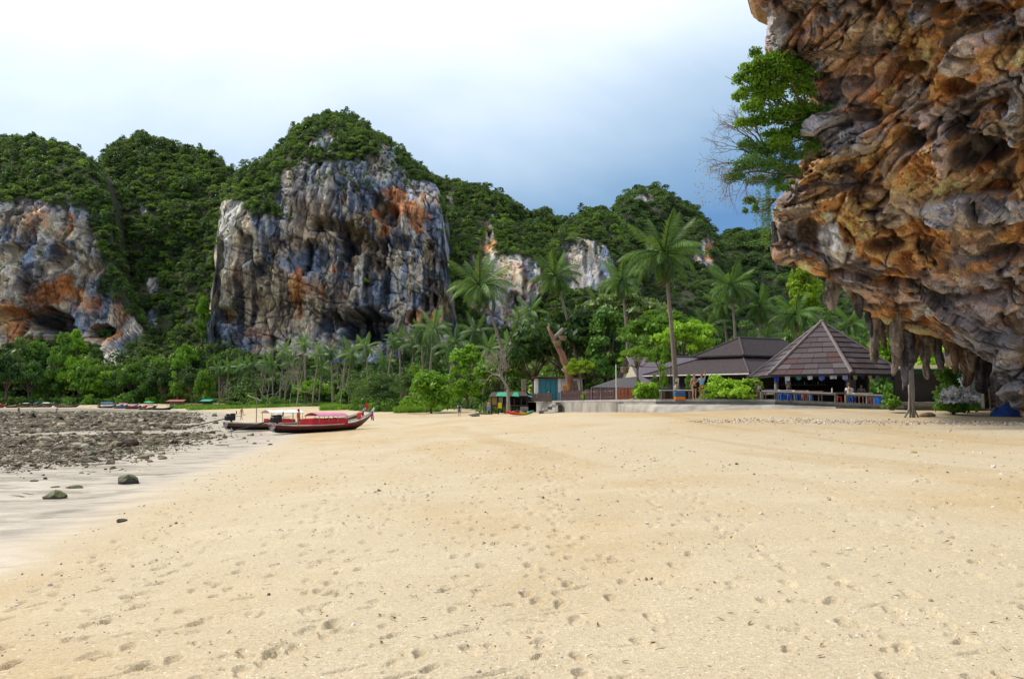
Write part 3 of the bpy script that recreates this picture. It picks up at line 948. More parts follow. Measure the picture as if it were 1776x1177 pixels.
# ------------------------------------------------------------------ near overhang on the right
OVER_L = np.array([(-170, 1285), (0, 1298), (26, 1326), (60, 1330), (90, 1331), (101, 1376), (125, 1384), (155, 1396), (168, 1408), (184, 1418), (195, 1420), (215, 1412), (255, 1396), (290, 1386), (320, 1366), (345, 1344), (390, 1338), (430, 1340), (450, 1366), (468, 1415), (490, 1452), (520, 1482), (545, 1512), (558, 1545), (574, 1602), (600, 1672), (640, 1728), (690, 1766), (735, 1785)], float)
OVER_CTRL = [(1300, -170, 33), (1310, 0, 36), (1335, 60, 36.5), (1335, 90, 37), (1400, 150, 36), (1470, 190, 36.5), (1440, 230, 36.5), (1400, 280, 38), (1345, 400, 40), (1370, 450, 40.5), (1450, 490, 41), (1520, 545, 41.5), (1600, 580, 41), (1700, 650, 40), (1760, 720, 39.5),
             (1450, 50, 34), (1600, 30, 31.5), (1776, 0, 28.5), (1960, 0, 26), (1776, 150, 29.5), (1600, 200, 33.5), (1500, 300, 36.5), (1650, 330, 34.5), (1776, 300, 32), (1960, 300, 29), (1776, 450, 34), (1600, 450, 37.5), (1500, 430, 39), (1700, 560, 38), (1776, 600, 37), (1960, 600, 34), (1960, -170, 24), (1600, -170, 28.5), (1960, 735, 34), (1776, 735, 38.5)]
over_depth = rbf_fit([(a, b) for a, b, c in OVER_CTRL], [c for a, b, c in OVER_CTRL], smooth=0.15, scale=60.0)


def strata(x, z, PY):
    """bedding that climbs to the right high up and dips to the right under the roof"""
    a = np.radians(34 - 58 * sstep(180, 520, PY))
    X = x - 17; Z = z - 12
    return X * np.cos(a) + Z * np.sin(a), -X * np.sin(a) + Z * np.cos(a)


def over_stain(P, PX, PY, seed):
    x, y, z = P[..., 0], P[..., 1], P[..., 2]
    q = P.copy()
    w = fbm(P / 3.0, 3, seed + 40)
    u, vv = strata(x, z, PY)
    u = u + 1.2 * w
    a1 = fbm(np.stack([u / 3.6, vv / 1.7, y / 3.5], -1), 5, seed + 1)
    a2 = fbm(P / 1.3, 4, seed + 2)
    a3 = fbm(P / 4.5, 3, seed + 3)
    a4 = fbm(np.stack([u / 1.5, vv / .55, y / 1.5], -1), 4, seed + 4)
    OC = np.array([0.40, 0.205, 0.080]); BR = np.array([0.175, 0.105, 0.055]); GR = np.array([0.205, 0.205, 0.225]); DK = np.array([0.040, 0.034, 0.034]); BU = np.array([0.50, 0.36, 0.20]); WH = np.array([0.52, 0.50, 0.49])
    c = lerp(OC * np.ones(P.shape), BR, sstep(-.35, .35, a3 + .35 * a2))
    c = lerp(c, BU, sstep(.12, .5, a1) * .75)
    c = lerp(c, ORANGE * np.array([.95, .9, .7]), sstep(.2, .55, a2 - .4 * a1) * .7)
    c = lerp(c, GR, sstep(.10, .40, -a1 + .55 * a3) * .8)
    c = lerp(c, DK, sstep(.28, .55, -a4 + .2 * a2) * .75)
    zones = [(1460, 240, 66, 36, 1.0, GR * 1.25), (1690, 370, 110, 30, .95, GR * 1.45), (1440, 415, 20, 46, .9, WH), (1468, 440, 20, 20, .9, WH * .95), (1350, 55, 20, 36, .9, GR), (1410, 130, 18, 30, .8, GR), (1560, 360, 22, 22, .5, WH),
             (1640, 245, 16, 60, .6, GR * 1.3), (1670, 80, 50, 14, .75, GR * 1.2), (1720, 40, 50, 10, .6, GR * 1.2), (1760, 210, 16, 50, .6, WH), (1600, 25, 24, 18, .8, GR), (1670, 115, 30, 16, .7, GR * 1.2), (1560, 20, 30, 20, .4, DK), (1690, 270, 40, 26, .7, DK), (1500, 390, 26, 8, .5, DK),
             (1400, 140, 14, 10, .7, DK), (1530, 420, 30, 12, .8, DK), (1650, 510, 120, 44, .55, GR * 1.05), (1720, 560, 90, 50, .65, GR * 1.05), (1600, 545, 24, 12, .6, WH * .9), (1700, 600, 60, 40, .6, GR), (1390, 380, 14, 36, .4, WH), (1760, 660, 40, 60, .9, GR * 1.1)]
    for (px, py, rx, ry, k, cc) in zones:
        e = ((PX - px + 12 * a3) / rx) ** 2 + ((PY - py + 12 * w) / ry) ** 2
        c = lerp(c, cc * (1 + .4 * a2[..., None]), np.clip(sstep(1.35, .45, e + .7 * a4 + .4 * a2) * k, 0, 1))
    return np.clip(c, .012, .75)


def build_overhang():
    step = 2.3
    py = np.arange(-170, 735.1, step)
    Lp = np.interp(py, OVER_L[:, 0], OVER_L[:, 1])
    wv = fbm(np.stack([py / 26, py * 0, py * 0 + .5], -1), 4, 77)
    Lp = Lp + 7 * wv
    nc = 280
    t = np.linspace(0, 1, nc) ** 1.0
    PX = Lp[:, None] + (1990 - Lp[:, None]) * t[None]
    PY = np.repeat(py[:, None], nc, 1)
    D = over_depth(np.stack([PX, PY], -1))
    # round the lip away from the viewer
    d = np.minimum((PX - Lp[:, None]), 60)
    tt = 1 - np.clip(d / 15, 0, 1)
    D = D + 2.6 * (1 - np.sqrt(np.maximum(0, 1 - tt * tt)))
    P = at_arr(PX, PY, D)
    # normals of the smooth base
    gu = np.gradient(P, axis=1); gv = np.gradient(P, axis=0)
    N = np.cross(gu, gv); N /= np.linalg.norm(N, axis=-1, keepdims=True) + 1e-9
    if N[200, 150, 1] > 0: N = -N
    x, y, z = P[..., 0], P[..., 1], P[..., 2]
    w = fbm(P / 5.0, 3, 840)
    u, vv = strata(x, z, PY)
    u = u + 1.5 * w; vv = vv + 1.2 * w
    A = np.stack([u / 5.0, vv / 2.8, y / 4.5], -1)
    fa, r1 = facets(np.stack([u / 5.2, vv / 2.2, y / 3.6], -1), 830, 1.0, .25)
    fb, r2 = facets(np.stack([(u + .4 * w) / 1.9, vv / 0.85, y / 1.5], -1), 831, 1.1, .3)
    fc, r3 = facets(np.stack([(u + .3 * w) / .75, (vv + .2 * w) / .42, y / .6], -1), 832, 1.0, .3)
    disp = 1.3 * fa + 0.50 * fb + 0.24 * fc + 0.45 * fbm(P / 3.6, 3, 812) - 0.08 * ridged(P / 1.1, 2, 814) + 0.09 * fbm(P / .35, 3, 819)
    sh = (vv + .7 * fbm(P / 3.0, 3, 815)) / 2.5
    saw = (sh - np.floor(sh))
    disp += 1.35 * saw * sstep(-.5, .1, fbm(P / 6, 2, 816))
    sh = (vv + .35 * fbm(P / 1.5, 3, 818)) / .8
    disp += .30 * (sh - np.floor(sh)) * sstep(-.2, .2, fbm(P / 2.5, 2, 823))
    # pockets
    pk = fbm(P / 1.5, 3, 817)
    disp -= .7 * sstep(.34, .62, pk) + .26 * sstep(.22, .42, fbm(P / .6, 3, 821))
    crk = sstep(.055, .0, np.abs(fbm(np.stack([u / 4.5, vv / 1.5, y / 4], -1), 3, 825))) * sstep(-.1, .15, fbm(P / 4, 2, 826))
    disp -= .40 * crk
    for (px, py_, rx, ry, dep) in [(1570, 125, 26, 12, 1.0), (1700, 265, 50, 24, 2.2), (1660, 150, 30, 16, 1.2), (1480, 150, 30, 14, 1.2), (1540, 420, 40, 14, 1.4), (1740, 440, 40, 12, 1.8), (1400, 400, 18, 24, 1.2), (1580, 240, 26, 20, 1.2), (1420, 135, 18, 9, 1.0), (1680, 510, 60, 8, 1.2), (1500, 200, 24, 12, 1.2), (1640, 20, 24, 14, .9)]:
        e = ((PX - px) / rx) ** 2 + ((PY - py_) / ry) ** 2
        disp -= dep * sstep(1.2, .4, e + .5 * w)
    for (px, py_, rx, ry, dep) in [(1460, 235, 64, 34, 1.0), (1450, 425, 20, 40, .9), (1690, 365, 110, 26, 1.3), (1690, 80, 26, 16, .9), (1665, 115, 24, 14, .8), (1600, 24, 24, 20, .8), (1765, 650, 40, 60, 1.5), (1760, 210, 14, 44, .8), (1640, 250, 14, 60, .6)]:
        e = ((PX - px) / rx) ** 2 + ((PY - py_) / ry) ** 2
        disp += dep * sstep(1.25, .6, e + .4 * w)
    k = np.clip(D / 32, .45, 1.1)
    edge = sstep(0, 12, PX - Lp[:, None]) * .75 + .25
    vw = -(P - np.array([0, 0, CAM_H])); vw /= np.linalg.norm(vw, axis=-1, keepdims=True)
    N = N * .45 + vw * .75
    disp = disp - disp.mean()
    P = P + N * (disp * edge)[..., None]
    c = over_stain(P, PX, PY, 900)
    c = c * 2.05 * ((.68 + .58 * r2[..., 0]) * (.80 + .40 * r3[..., 1]))[..., None]
    c = lerp(c, np.array([.20, .20, .215]) * np.ones(P.shape), sstep(.72, .78, r1[..., 1]) * .5)
    c = lerp(c, np.array([.58, .53, .47]) * np.ones(P.shape), sstep(.86, .90, r2[..., 2]) * .6)
    c = lerp(c, np.array([.035, .03, .03]) * np.ones(P.shape), sstep(.86, .90, r3[..., 2]) * .6)
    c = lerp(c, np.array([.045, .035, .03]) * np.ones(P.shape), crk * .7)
    c = np.clip(c, .012, .72)
    # close it: the lip runs back into the hill
    b1 = P[:, :1].copy(); b1[..., 1] += 3.0; b1[..., 0] += 1.2; b1[..., 2] += 0.6
    b2 = P[:, :1].copy(); b2[..., 1] += 12; b2[..., 0] += 9; b2[..., 2] += 3
    full = np.concatenate([b2, b1, P], 1)
    cf = np.concatenate([c[:, :1], c[:, :1], c], 1)
    top1 = full[:1].copy(); top1[..., 2] += 14; top1[..., 1] += 3; top1[..., 0] += 1
    top2 = full[:1].copy(); top2[..., 2] += 40; top2[..., 1] += 14; top2[..., 0] += 4
    full = np.concatenate([top2, top1, full], 0); cf = np.concatenate([cf[:1], cf[:1], cf], 0)
    nr, ncc = full.shape[:2]
    ii, jj = np.meshgrid(np.arange(nr - 1), np.arange(ncc - 1), indexing='ij')
    a = (ii * ncc + jj).ravel()
    F = np.stack([a, a + ncc, a + ncc + 1, a + 1], -1)
    me = mesh_arrays('rock_overhang', full.reshape(-1, 3), F, False)
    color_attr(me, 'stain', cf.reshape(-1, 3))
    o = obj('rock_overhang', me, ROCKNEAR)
    tag(o, kind='structure')
    return o


ROCKNEAR = rock_mat('limestone_near', 3.0, 0.8, 0.12)
OVERHANG = build_overhang()


def drip(px, y0, y1, w, Y, lean=0.0, seed=0, tone=0, fork=0, taper=0.30):
    """lumpy hanging dripstone, a part of the overhang"""
    rg = np.random.default_rng(seed)
    nz, na = 44, 30
    top = at(px - lean * .3, y0 - 30, Y + .5); bot = at(px + lean, y1 - (y1 - y0) * .10, Y)
    r0 = w * .64 / 2 / FPX * Y
    t = np.linspace(0, 1, nz)
    a = np.linspace(0, 2 * math.pi, na, endpoint=False)
    prof = (1 - (1 - taper) * t ** 1.3) * (1 + .16 * np.sin(t * rg.uniform(7, 12) + rg.uniform(0, 6))) * np.sqrt(np.clip(1 - ((t - .90) / .1).clip(0, 1) ** 2, 0.02, 1))
    C = top[None] + (bot - top)[None] * t[:, None]
    C[:, 0] += r0 * .45 * np.sin(t * 5 + seed)
    P = np.empty((nz, na, 3))
    P[..., 0] = C[:, None, 0] + r0 * prof[:, None] * np.cos(a)[None]
    P[..., 1] = C[:, None, 1] + r0 * prof[:, None] * np.sin(a)[None] * .8
    P[..., 2] = C[:, None, 2]
    nd = .55 * ridged(np.stack([P[..., 0] / (r0 * .9), P[..., 1] / (r0 * .9), P[..., 2] / (r0 * 3.4)], -1), 3, seed) + .35 * fbm(P / (r0 * .6), 3, seed + 5)
    dirv = P - C[:, None]; dirv[..., 2] = 0
    nd = nd + .30 * ridged(np.stack([np.cos(a)[None] * 2.2 + 0 * t[:, None], np.sin(a)[None] * 2.2 + 0 * t[:, None], t[:, None] * 2.5 + 0 * a[None] + seed], -1), 3, seed + 30)
    P = P + dirv * (nd * .8)[..., None]
    s = fbm(np.stack([P[..., 0] / .25, P[..., 1] / .25, P[..., 2] / 1.2], -1), 4, seed + 9)
    tones = [(np.array([.15, .12, .09]), np.array([.34, .29, .23])), (np.array([.055, .05, .055]), np.array([.16, .15, .155])), (np.array([.16, .10, .055]), np.array([.30, .22, .15]))][tone]
    c = lerp(tones[0] * np.ones(P.shape), tones[1], sstep(-.3, .4, s))
    c = lerp(c, np.array([.05, .045, .045]), sstep(.3, .6, -s) * .7)
    ii, jj = np.meshgrid(np.arange(nz - 1), np.arange(na), indexing='ij')
    A = (ii * na + jj).ravel(); B = (ii * na + (jj + 1) % na).ravel()
    F = np.stack([A, A + na, B + na, B], -1)
    V = P.reshape(-1, 3)
    me = mesh_arrays('stalactite', V, F, True)
    color_attr(me, 'stain', np.clip(c, .01, .7).reshape(-1, 3))
    return obj('stalactite', me, ROCKNEAR, OVERHANG)


for a in [(1452, 478, 546, 40, 41.0, -8, 1, 0), (1486, 478, 562, 26, 41.5, 4, 2, 1), (1474, 500, 530, 18, 41.5, 6, 3, 2), (1345, 415, 478, 11, 40, 2, 4, 1), (1377, 448, 482, 8, 40, 1, 5, 0), (1415, 460, 484, 16, 40.5, 0, 6, 2),
          (1518, 548, 640, 26, 42, 2, 7, 0), (1532, 552, 610, 18, 42.3, 2, 8, 2), (1508, 548, 590, 14, 42, 2, 9, 1),
          (1560, 562, 662, 28, 41, -14, 10, 0), (1572, 565, 690, 30, 41.3, -4, 11, 1), (1582, 560, 640, 30, 41.6, 4, 12, 2), (1596, 566, 636, 22, 42, -6, 13, 0), (1612, 575, 668, 26, 41.6, -4, 14, 0), (1628, 580, 650, 22, 41.8, 2, 15, 1),
          (1640, 585, 622, 16, 41.2, 0, 16, 2), (1652, 590, 655, 22, 42, 4, 17, 2), (1672, 600, 680, 40, 42.5, 8, 18, 2), (1700, 615, 690, 44, 43, 10, 19, 1), (1688, 610, 650, 24, 42, 0, 20, 0), (1545, 556, 600, 18, 42, 0, 21, 2), (1775, 560, 712, 66, 38.5, -4, 22, 0), (1790, 540, 690, 70, 36.5, 2, 23, 2)]:
    drip(*a)


def build_cave_back():
    """rock at the back of the shelter, under the roof"""
    px = np.arange(1660, 2060, 6.0); py = np.arange(560, 742, 6.0)
    PX, PY = np.meshgrid(px, py)
    D = 52 - (PX - 1660) / 400 * 14 + 3 * sstep(640, 560, PY)
    P = at_arr(PX, PY, D)
    P[..., 1] += 1.2 * ridged(P / 3.0, 4, 51) + .6 * fbm(P / 1.2, 3, 52)
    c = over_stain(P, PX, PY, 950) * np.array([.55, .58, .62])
    nr, nc = P.shape[:2]
    ii, jj = np.meshgrid(np.arange(nr - 1), np.arange(nc - 1), indexing='ij')
    a = (ii * nc + jj).ravel()
    F = np.stack([a, a + nc, a + nc + 1, a + 1], -1)
    me = mesh_arrays('cave_wall', P.reshape(-1, 3), F, True)
    color_attr(me, 'stain', c.reshape(-1, 3))
    obj('cave_wall', me, ROCKNEAR, OVERHANG)


build_cave_back()
# ================================================================== PLANTS
LEAF = {
    'hill': leaf_mat('leaf_hill', (0.010, 0.042, 0.014), (0.185, 0.330, 0.042), 0.05, 0.28),
    'hillfar': leaf_mat('leaf_hill_far', (0.012, 0.045, 0.022), (0.120, 0.230, 0.050), 0.04, 0.25),
    'hilllight': leaf_mat('leaf_hill_light', (0.050, 0.140, 0.020), (0.300, 0.470, 0.060), 0.05, 0.3),
    'hillolive': leaf_mat('leaf_hill_olive', (0.040, 0.075, 0.026), (0.210, 0.260, 0.095), 0.05, 0.25),
    'dark': leaf_mat('leaf_dark', (0.020, 0.066, 0.018), (0.120, 0.270, 0.042), 0.30, 0.25),
    'mid': leaf_mat('leaf_mid', (0.035, 0.104, 0.016), (0.176, 0.368, 0.035), 0.30, 0.32),
    'bright': leaf_mat('leaf_bright', (0.070, 0.200, 0.014), (0.340, 0.600, 0.040), 0.35, 0.38),
    'yellow': leaf_mat('leaf_yellow', (0.176, 0.352, 0.013), (0.600, 0.600, 0.032), 0.4, 0.42),
    'olive': leaf_mat('leaf_olive', (0.048, 0.096, 0.029), (0.272, 0.368, 0.128), 0.4, 0.3),
    'soft': leaf_mat('leaf_soft', (0.035, 0.096, 0.022), (0.136, 0.288, 0.056), 0.4, 0.3),
    'palm': leaf_mat('leaf_palm', (0.022, 0.080, 0.018), (0.130, 0.270, 0.050), 0.35, 0.35, (0.36, 0.30, 0.045)),
    'palmfar': leaf_mat('leaf_palm_far', (0.040, 0.110, 0.035), (0.150, 0.270, 0.070), 0.15, 0.35),
    'grass': leaf_mat('leaf_grass', (0.064, 0.160, 0.016), (0.240, 0.464, 0.040), 0.5, 0.35),
    'lime': leaf_mat('leaf_lime', (0.120, 0.270, 0.020), (0.460, 0.680, 0.060), 0.5, 0.55),
    'vine': leaf_mat('leaf_vine', (0.112, 0.208, 0.032), (0.336, 0.512, 0.080), 0.6, 0.35),
}
BARK = plain('bark', (0.16, 0.12, 0.09), 0.9, 0.45, 3.0, 0.6, 0.03, stretch=(3, 3, .8))
BARK_PALE = plain('bark_pale', (0.27, 0.235, 0.195), 0.9, 0.4, 3.0, 0.6, 0.03, stretch=(3, 3, .8))
BARK_PALM = plain('bark_palm', (0.235, 0.195, 0.155), 0.9, 0.35, 4.0, 0.7, 0.03, stretch=(.6, .6, 6))
BARK_RED = plain('bark_stripped', (0.26, 0.135, 0.085), 0.85, 0.5, 2.0, 0.6, 0.03, stretch=(3, 3, .7))


def leaf_quads(P, Nrm, size, rg, aspect=0.55, jitter=0.9, droop=0.0):
    """one rhombic leaf face per point; returns V, F"""
    n = len(P)
    d = Nrm + jitter * rg.normal(size=(n, 3))
    d /= np.linalg.norm(d, axis=1, keepdims=True) + 1e-9
    r = rg.normal(size=(n, 3)); r[:, 2] -= droop
    t = np.cross(d, r); t /= np.linalg.norm(t, axis=1, keepdims=True) + 1e-9
    b = np.cross(d, t)
    s = size * rg.uniform(.6, 1.35, (n, 1))
    V = np.stack([P - t * s, P + b * s * aspect, P + t * s, P - b * s * aspect], 1).reshape(-1, 3)
    F = np.arange(4 * n).reshape(n, 4)
    return V, F


def crown_points(rg, n, lobes, shell=0.55):
    L = np.array(lobes, float)
    wgt = (L[:, 3] * L[:, 4] * L[:, 5]) ** (2 / 3); wgt /= wgt.sum()
    k = rg.choice(len(L), n, p=wgt)
    d = rg.normal(size=(n, 3)); d /= np.linalg.norm(d, axis=1, keepdims=True)
    d[:, 2] = np.where(d[:, 2] < -.35, -d[:, 2] * .6, d[:, 2])
    r = shell + (1 - shell) * rg.random((n, 1)) ** .6
    r *= 1 + .22 * noise(d * 2.3 + L[k, :3], 5)[:, None]
    P = L[k, :3] + d * r * L[k, 3:6]
    return P, d


def lobes_for(kind, rg):
    """lobes of a crown about 1 wide (radius 1) and 1 tall per unit, base of the crown at z=0"""
    out = []
    if kind == 'round':
        for k in range(34):
            d = rg.normal(size=3); d /= np.linalg.norm(d); d[2] = abs(d[2]) * 1.0 - .15
            r = rg.uniform(.55, .82)
            s = rg.uniform(.20, .36)
            out.append((d[0] * r, d[1] * r, .62 + d[2] * r * .85, s, s, s * .8))
    elif kind == 'tall':
        for k in range(36):
            t = rg.uniform(0, 1); a = rg.uniform(0, 6.28)
            r = (1 - abs(t - .42) * 1.35) * rg.uniform(.35, .72)
            s = rg.uniform(.18, .30)
            out.append((r * math.cos(a), r * math.sin(a), t * 1.75 + .1, s, s, s * .9))
    elif kind == 'umbrella':
        for k in range(40):
            a = rg.uniform(0, 6.28); r = rg.uniform(.15, 1.0) ** .7
            s = rg.uniform(.18, .30)
            out.append((r * math.cos(a), r * math.sin(a), .75 - .42 * r * r + rg.normal(0, .10), s, s, s * .42))
    elif kind == 'shrub':
        for k in range(34):
            a = rg.uniform(0, 6.28); r = rg.uniform(.1, .8)
            t = rg.uniform(0.05, 1)
            r *= math.sqrt(max(.1, 1 - (t * .8) ** 2))
            s = rg.uniform(.22, .34)
            out.append((r * math.cos(a), r * math.sin(a), t * .85, s, s, s * .85))
    elif kind == 'airy':
        for k in range(46):
            a = rg.uniform(0, 6.28); r = rg.uniform(.1, 1.0); t = rg.uniform(0, 1)
            r *= (1 - .45 * t)
            s = rg.uniform(.14, .24)
            out.append((r * math.cos(a), r * math.sin(a), .12 + t * .9, s * 1.25, s * 1.25, s * .75))
    return out


def crown_mesh(kind, seed, n, size, **kw):
    rg = np.random.default_rng(seed)
    lob = lobes_for(kind, rg)
    P, d = crown_points(rg, n, lob)
    V, F = leaf_quads(P, d, size, rg, **kw)
    return mesh_arrays('crown_' + kind, V, F), lob


# ---- hill forest: instanced crowns, one mass that nobody could count
PROTO = bpy.data.collections.new('prototypes')


def make_proto(name, me, mat):
    o = bpy.data.objects.new(name, me)
    me.materials.append(mat)
    PROTO.objects.link(o)
    return o


def gn_scatter(name, pts, scale, rotz, protos, kind='stuff', tilt=None):
    coll = bpy.data.collections.new(name + '_kinds')
    for p in protos:
        coll.objects.link(p)
    me = bpy.data.meshes.new(name)
    me.from_pydata([tuple(p) for p in pts], [], [])
    n = len(pts)
    a = me.attributes.new('sc', 'FLOAT_VECTOR', 'POINT'); a.data.foreach_set('vector', np.asarray(scale, np.float32).ravel())
    rot = np.zeros((n, 3), np.float32); rot[:, 2] = rotz
    if tilt is not None: rot[:, :2] = tilt
    a = me.attributes.new('ro', 'FLOAT_VECTOR', 'POINT'); a.data.foreach_set('vector', rot.ravel())
    a = me.attributes.new('pick', 'INT', 'POINT'); a.data.foreach_set('value', rng.integers(0, len(protos), n).astype(np.int32))
    o = obj(name, me)
    g = bpy.data.node_groups.new(name, 'GeometryNodeTree')
    g.interface.new_socket('Geometry', in_out='INPUT', socket_type='NodeSocketGeometry')
    g.interface.new_socket('Geometry', in_out='OUTPUT', socket_type='NodeSocketGeometry')
    N = g.nodes.new
    gi, go = N('NodeGroupInput'), N('NodeGroupOutput')
    ci = N('GeometryNodeCollectionInfo'); ci.inputs[0].default_value = coll
    ci.inputs['Separate Children'].default_value = True; ci.inputs['Reset Children'].default_value = True
    iop = N('GeometryNodeInstanceOnPoints')
    iop.inputs['Pick Instance'].default_value = True

    def na(nm, t):
        k = N('GeometryNodeInputNamedAttribute'); k.data_type = t; k.inputs['Name'].default_value = nm
        return k.outputs[0]
    L = g.links.new
    L(gi.outputs[0], iop.inputs['Points']); L(ci.outputs[0], iop.inputs['Instance'])
    L(na('pick', 'INT'), iop.inputs['Instance Index'])
    e2r = N('FunctionNodeEulerToRotation'); L(na('ro', 'FLOAT_VECTOR'), e2r.inputs[0]); L(e2r.outputs[0], iop.inputs['Rotation'])
    L(na('sc', 'FLOAT_VECTOR'), iop.inputs['Scale'])
    L(iop.outputs[0], go.inputs[0])
    md = o.modifiers.new('scatter', 'NODES'); md.node_group = g
    return tag(o, kind=kind)


HILLP = []
for k in range(7):
    me, _ = crown_mesh(['round', 'round', 'tall', 'shrub', 'umbrella', 'airy', 'tall'][k], 40 + k, 420, .105 if k != 4 else .12, jitter=.7)
    HILLP.append(make_proto('hill_crown', me, LEAF[['hill', 'hill', 'hillfar', 'hilllight', 'hillolive', 'hill', 'hillfar'][k]]))
HILLF = []
for k in range(3):
    me, _ = crown_mesh(['round', 'shrub', 'round'][k], 60 + k, 320, .115, jitter=.7)
    HILLF.append(make_proto('far_crown', me, LEAF['hillfar']))


def clothe(name, M, count, rpx, protos, label, rockp=0.0, maxpy=705, seed=0, lowscale=1.0, avoid=None):
    """scatter crowns over the wooded part of a massif"""
    rg = np.random.default_rng(seed)
    P, PX, PY, rock = M['P'], M['PX'], M['PY'], M['rock']
    w = np.clip(1 - rock * 1.6, 0, 1) + rockp * (rg.random(rock.shape) < .02)
    ar = np.linalg.norm(np.cross(np.gradient(P, axis=0), np.gradient(P, axis=1)), axis=-1)
    w = w * np.minimum(ar, np.percentile(ar, 99.6))
    pr = (w / w.sum()).ravel()
    idx = rg.choice(P.size // 3, count, p=pr)
    pts = P.reshape(-1, 3)[idx].copy(); y = PY.ravel()[idx]
    D = pts[:, 1]
    r = rpx / FPX * D * np.clip(np.exp(rg.normal(0, .36, count)), .4, 1.9)
    pts += rg.normal(0, .25, (count, 3)) * r[:, None]
    sc = np.stack([r, r, r * rg.uniform(.75, 1.15, count)], -1)
    pts[:, 2] -= sc[:, 2] * .45
    pts[:, 1] -= r * .25
    o = gn_scatter(name, pts, sc, rg.uniform(0, 6.28, count), protos)
    o['label'] = label; o['category'] = 'forest'
    return o


clothe('forest_on_left_cliff', M_LEFT, 3700, 7.0, HILLP, 'dense green forest capping and footing the left limestone cliff', 0.02, seed=1)
clothe('forest_between_cliffs', M_MID, 4200, 7.0, HILLP, 'dense green forest filling the gully between the two cliffs', seed=2)
clothe('forest_on_main_cliff', M_MAIN, 4200, 6.6, HILLP, 'green trees over the dome and foot of the big limestone wall', 0.03, seed=3)
clothe('forest_on_ridge', M_H1, 4000, 6.3, HILLP, 'green forest along the ridge right of the big limestone wall', seed=4)
clothe('forest_on_domed_hill', M_H3, 2900, 5.9, HILLF, 'forest on the tall domed hill behind the palms', seed=5)
clothe('forest_above_grey_wall', M_H2, 2400, 6.2, HILLP, 'forest around the streaked grey rock wall behind the palms', seed=6)
clothe('forest_on_distant_hill', M_H4, 2300, 9.0, HILLF, 'dark forest on the farthest hill beside the overhang', seed=7)

# small plants clinging to the big wall's upper face
def ledge_plants():
    rg = np.random.default_rng(12)
    pts = []; sc = []
    for M, box, n in ((M_MAIN, (500, 720, 235, 330), 190), (M_MAIN, (380, 780, 330, 600), 60), (M_LEFT, (0, 240, 340, 560), 60), (M_H1, (800, 940, 380, 520), 40), (M_H2, (970, 1070, 400, 440), 30)):
        sel = np.where((M['PX'] > box[0]) & (M['PX'] < box[1]) & (M['PY'] > box[2]) & (M['PY'] < box[3]) & (M['rock'] > .5))
        k = rg.choice(len(sel[0]), n)
        p = M['P'][sel[0][k], sel[1][k]]
        r = rg.uniform(2.2, 5.2, n) / FPX * p[:, 1]
        p = p.copy(); p[:, 1] -= r * .5; p[:, 2] -= r * .4
        pts.append(p); sc.append(np.stack([r, r, r], -1))
    pts = np.concatenate(pts); sc = np.concatenate(sc)
    o = gn_scatter('cliff_shrubs', pts, sc, rg.uniform(0, 6.28, len(pts)), HILLP[:4])
    o['label'] = 'small green shrubs clinging to the limestone faces'; o['category'] = 'shrubs'


ledge_plants()

# forest floor between beach and hills: wood behind the first rows of trees
def back_wood():
    rg = np.random.default_rng(15)
    pts = []; sc = []
    def row(px0, px1, Y0, Y1, n, r0, r1, z0=0):
        px = rg.uniform(px0, px1, n); Y = rg.uniform(Y0, Y1, n)
        x = (px - CX) / FPX * Y
        r = rg.uniform(r0, r1, n)
        z = ground_z(x, Y) + z0 * rg.random(n)
        pts.append(np.stack([x, Y, z], -1)); sc.append(np.stack([r, r, r * rg.uniform(.9, 1.4, n)], -1))
    row(-60, 420, 322, 350, 260, 4, 8, 8)
    row(400, 720, 240, 300, 300, 2.8, 4.6, 3)
    row(700, 960, 170, 260, 220, 2.6, 4.6, 5)
    row(940, 1500, 120, 250, 420, 2.6, 4.6, 5)
    row(1300, 1800, 84, 130, 120, 2.0, 3.4, 3)
    pts = np.concatenate(pts); sc = np.concatenate(sc)
    o = gn_scatter('wood_behind_beach', pts, sc, rg.uniform(0, 6.28, len(pts)), HILLP)
    o['label'] = 'continuous green wood between the beach and the cliffs'; o['category'] = 'forest'


back_wood()

# ---- single trees
CROWN = {}
for kd, n, s in (('round', 3800, .072), ('tall', 3600, .072), ('umbrella', 3200, .075), ('shrub', 3200, .075), ('airy', 4600, .058)):
    for v in range(3):
        CROWN[kd, v] = crown_mesh(kd, 100 + v * 7 + len(kd), n, s, jitter=.75, aspect=.5 if kd != 'airy' else .22)


def limb_mesh(rg, lobes, trunk_h, scale, r0, lean=(0, 0)):
    mb = MB()
    top = np.array([lean[0], lean[1], trunk_h + .15 * scale[2]])
    mid = top * .5 + np.array([rg.normal(0, .02) * scale[0], rg.normal(0, .02) * scale[0], 0])
    mb.tube([(0, 0, -.2), mid * np.array([1, 1, .6]), mid, top], [r0 * 1.3, r0 * 1.05, r0 * .95, r0 * .7], 8)
    for k in rg.choice(len(lobes), min(9, len(lobes)), replace=False):
        l = np.array(lobes[k][:3]) * scale + np.array([lean[0], lean[1], trunk_h])
        s = top * rg.uniform(.72, 1.0)
        m_ = (s + l) / 2 + rg.normal(0, .06, 3) * scale
        mb.tube([s, m_, l], [r0 * .5, r0 * .34, r0 * .12], 5)
    return mb.mesh('trunk', True)


_treecount = [0]


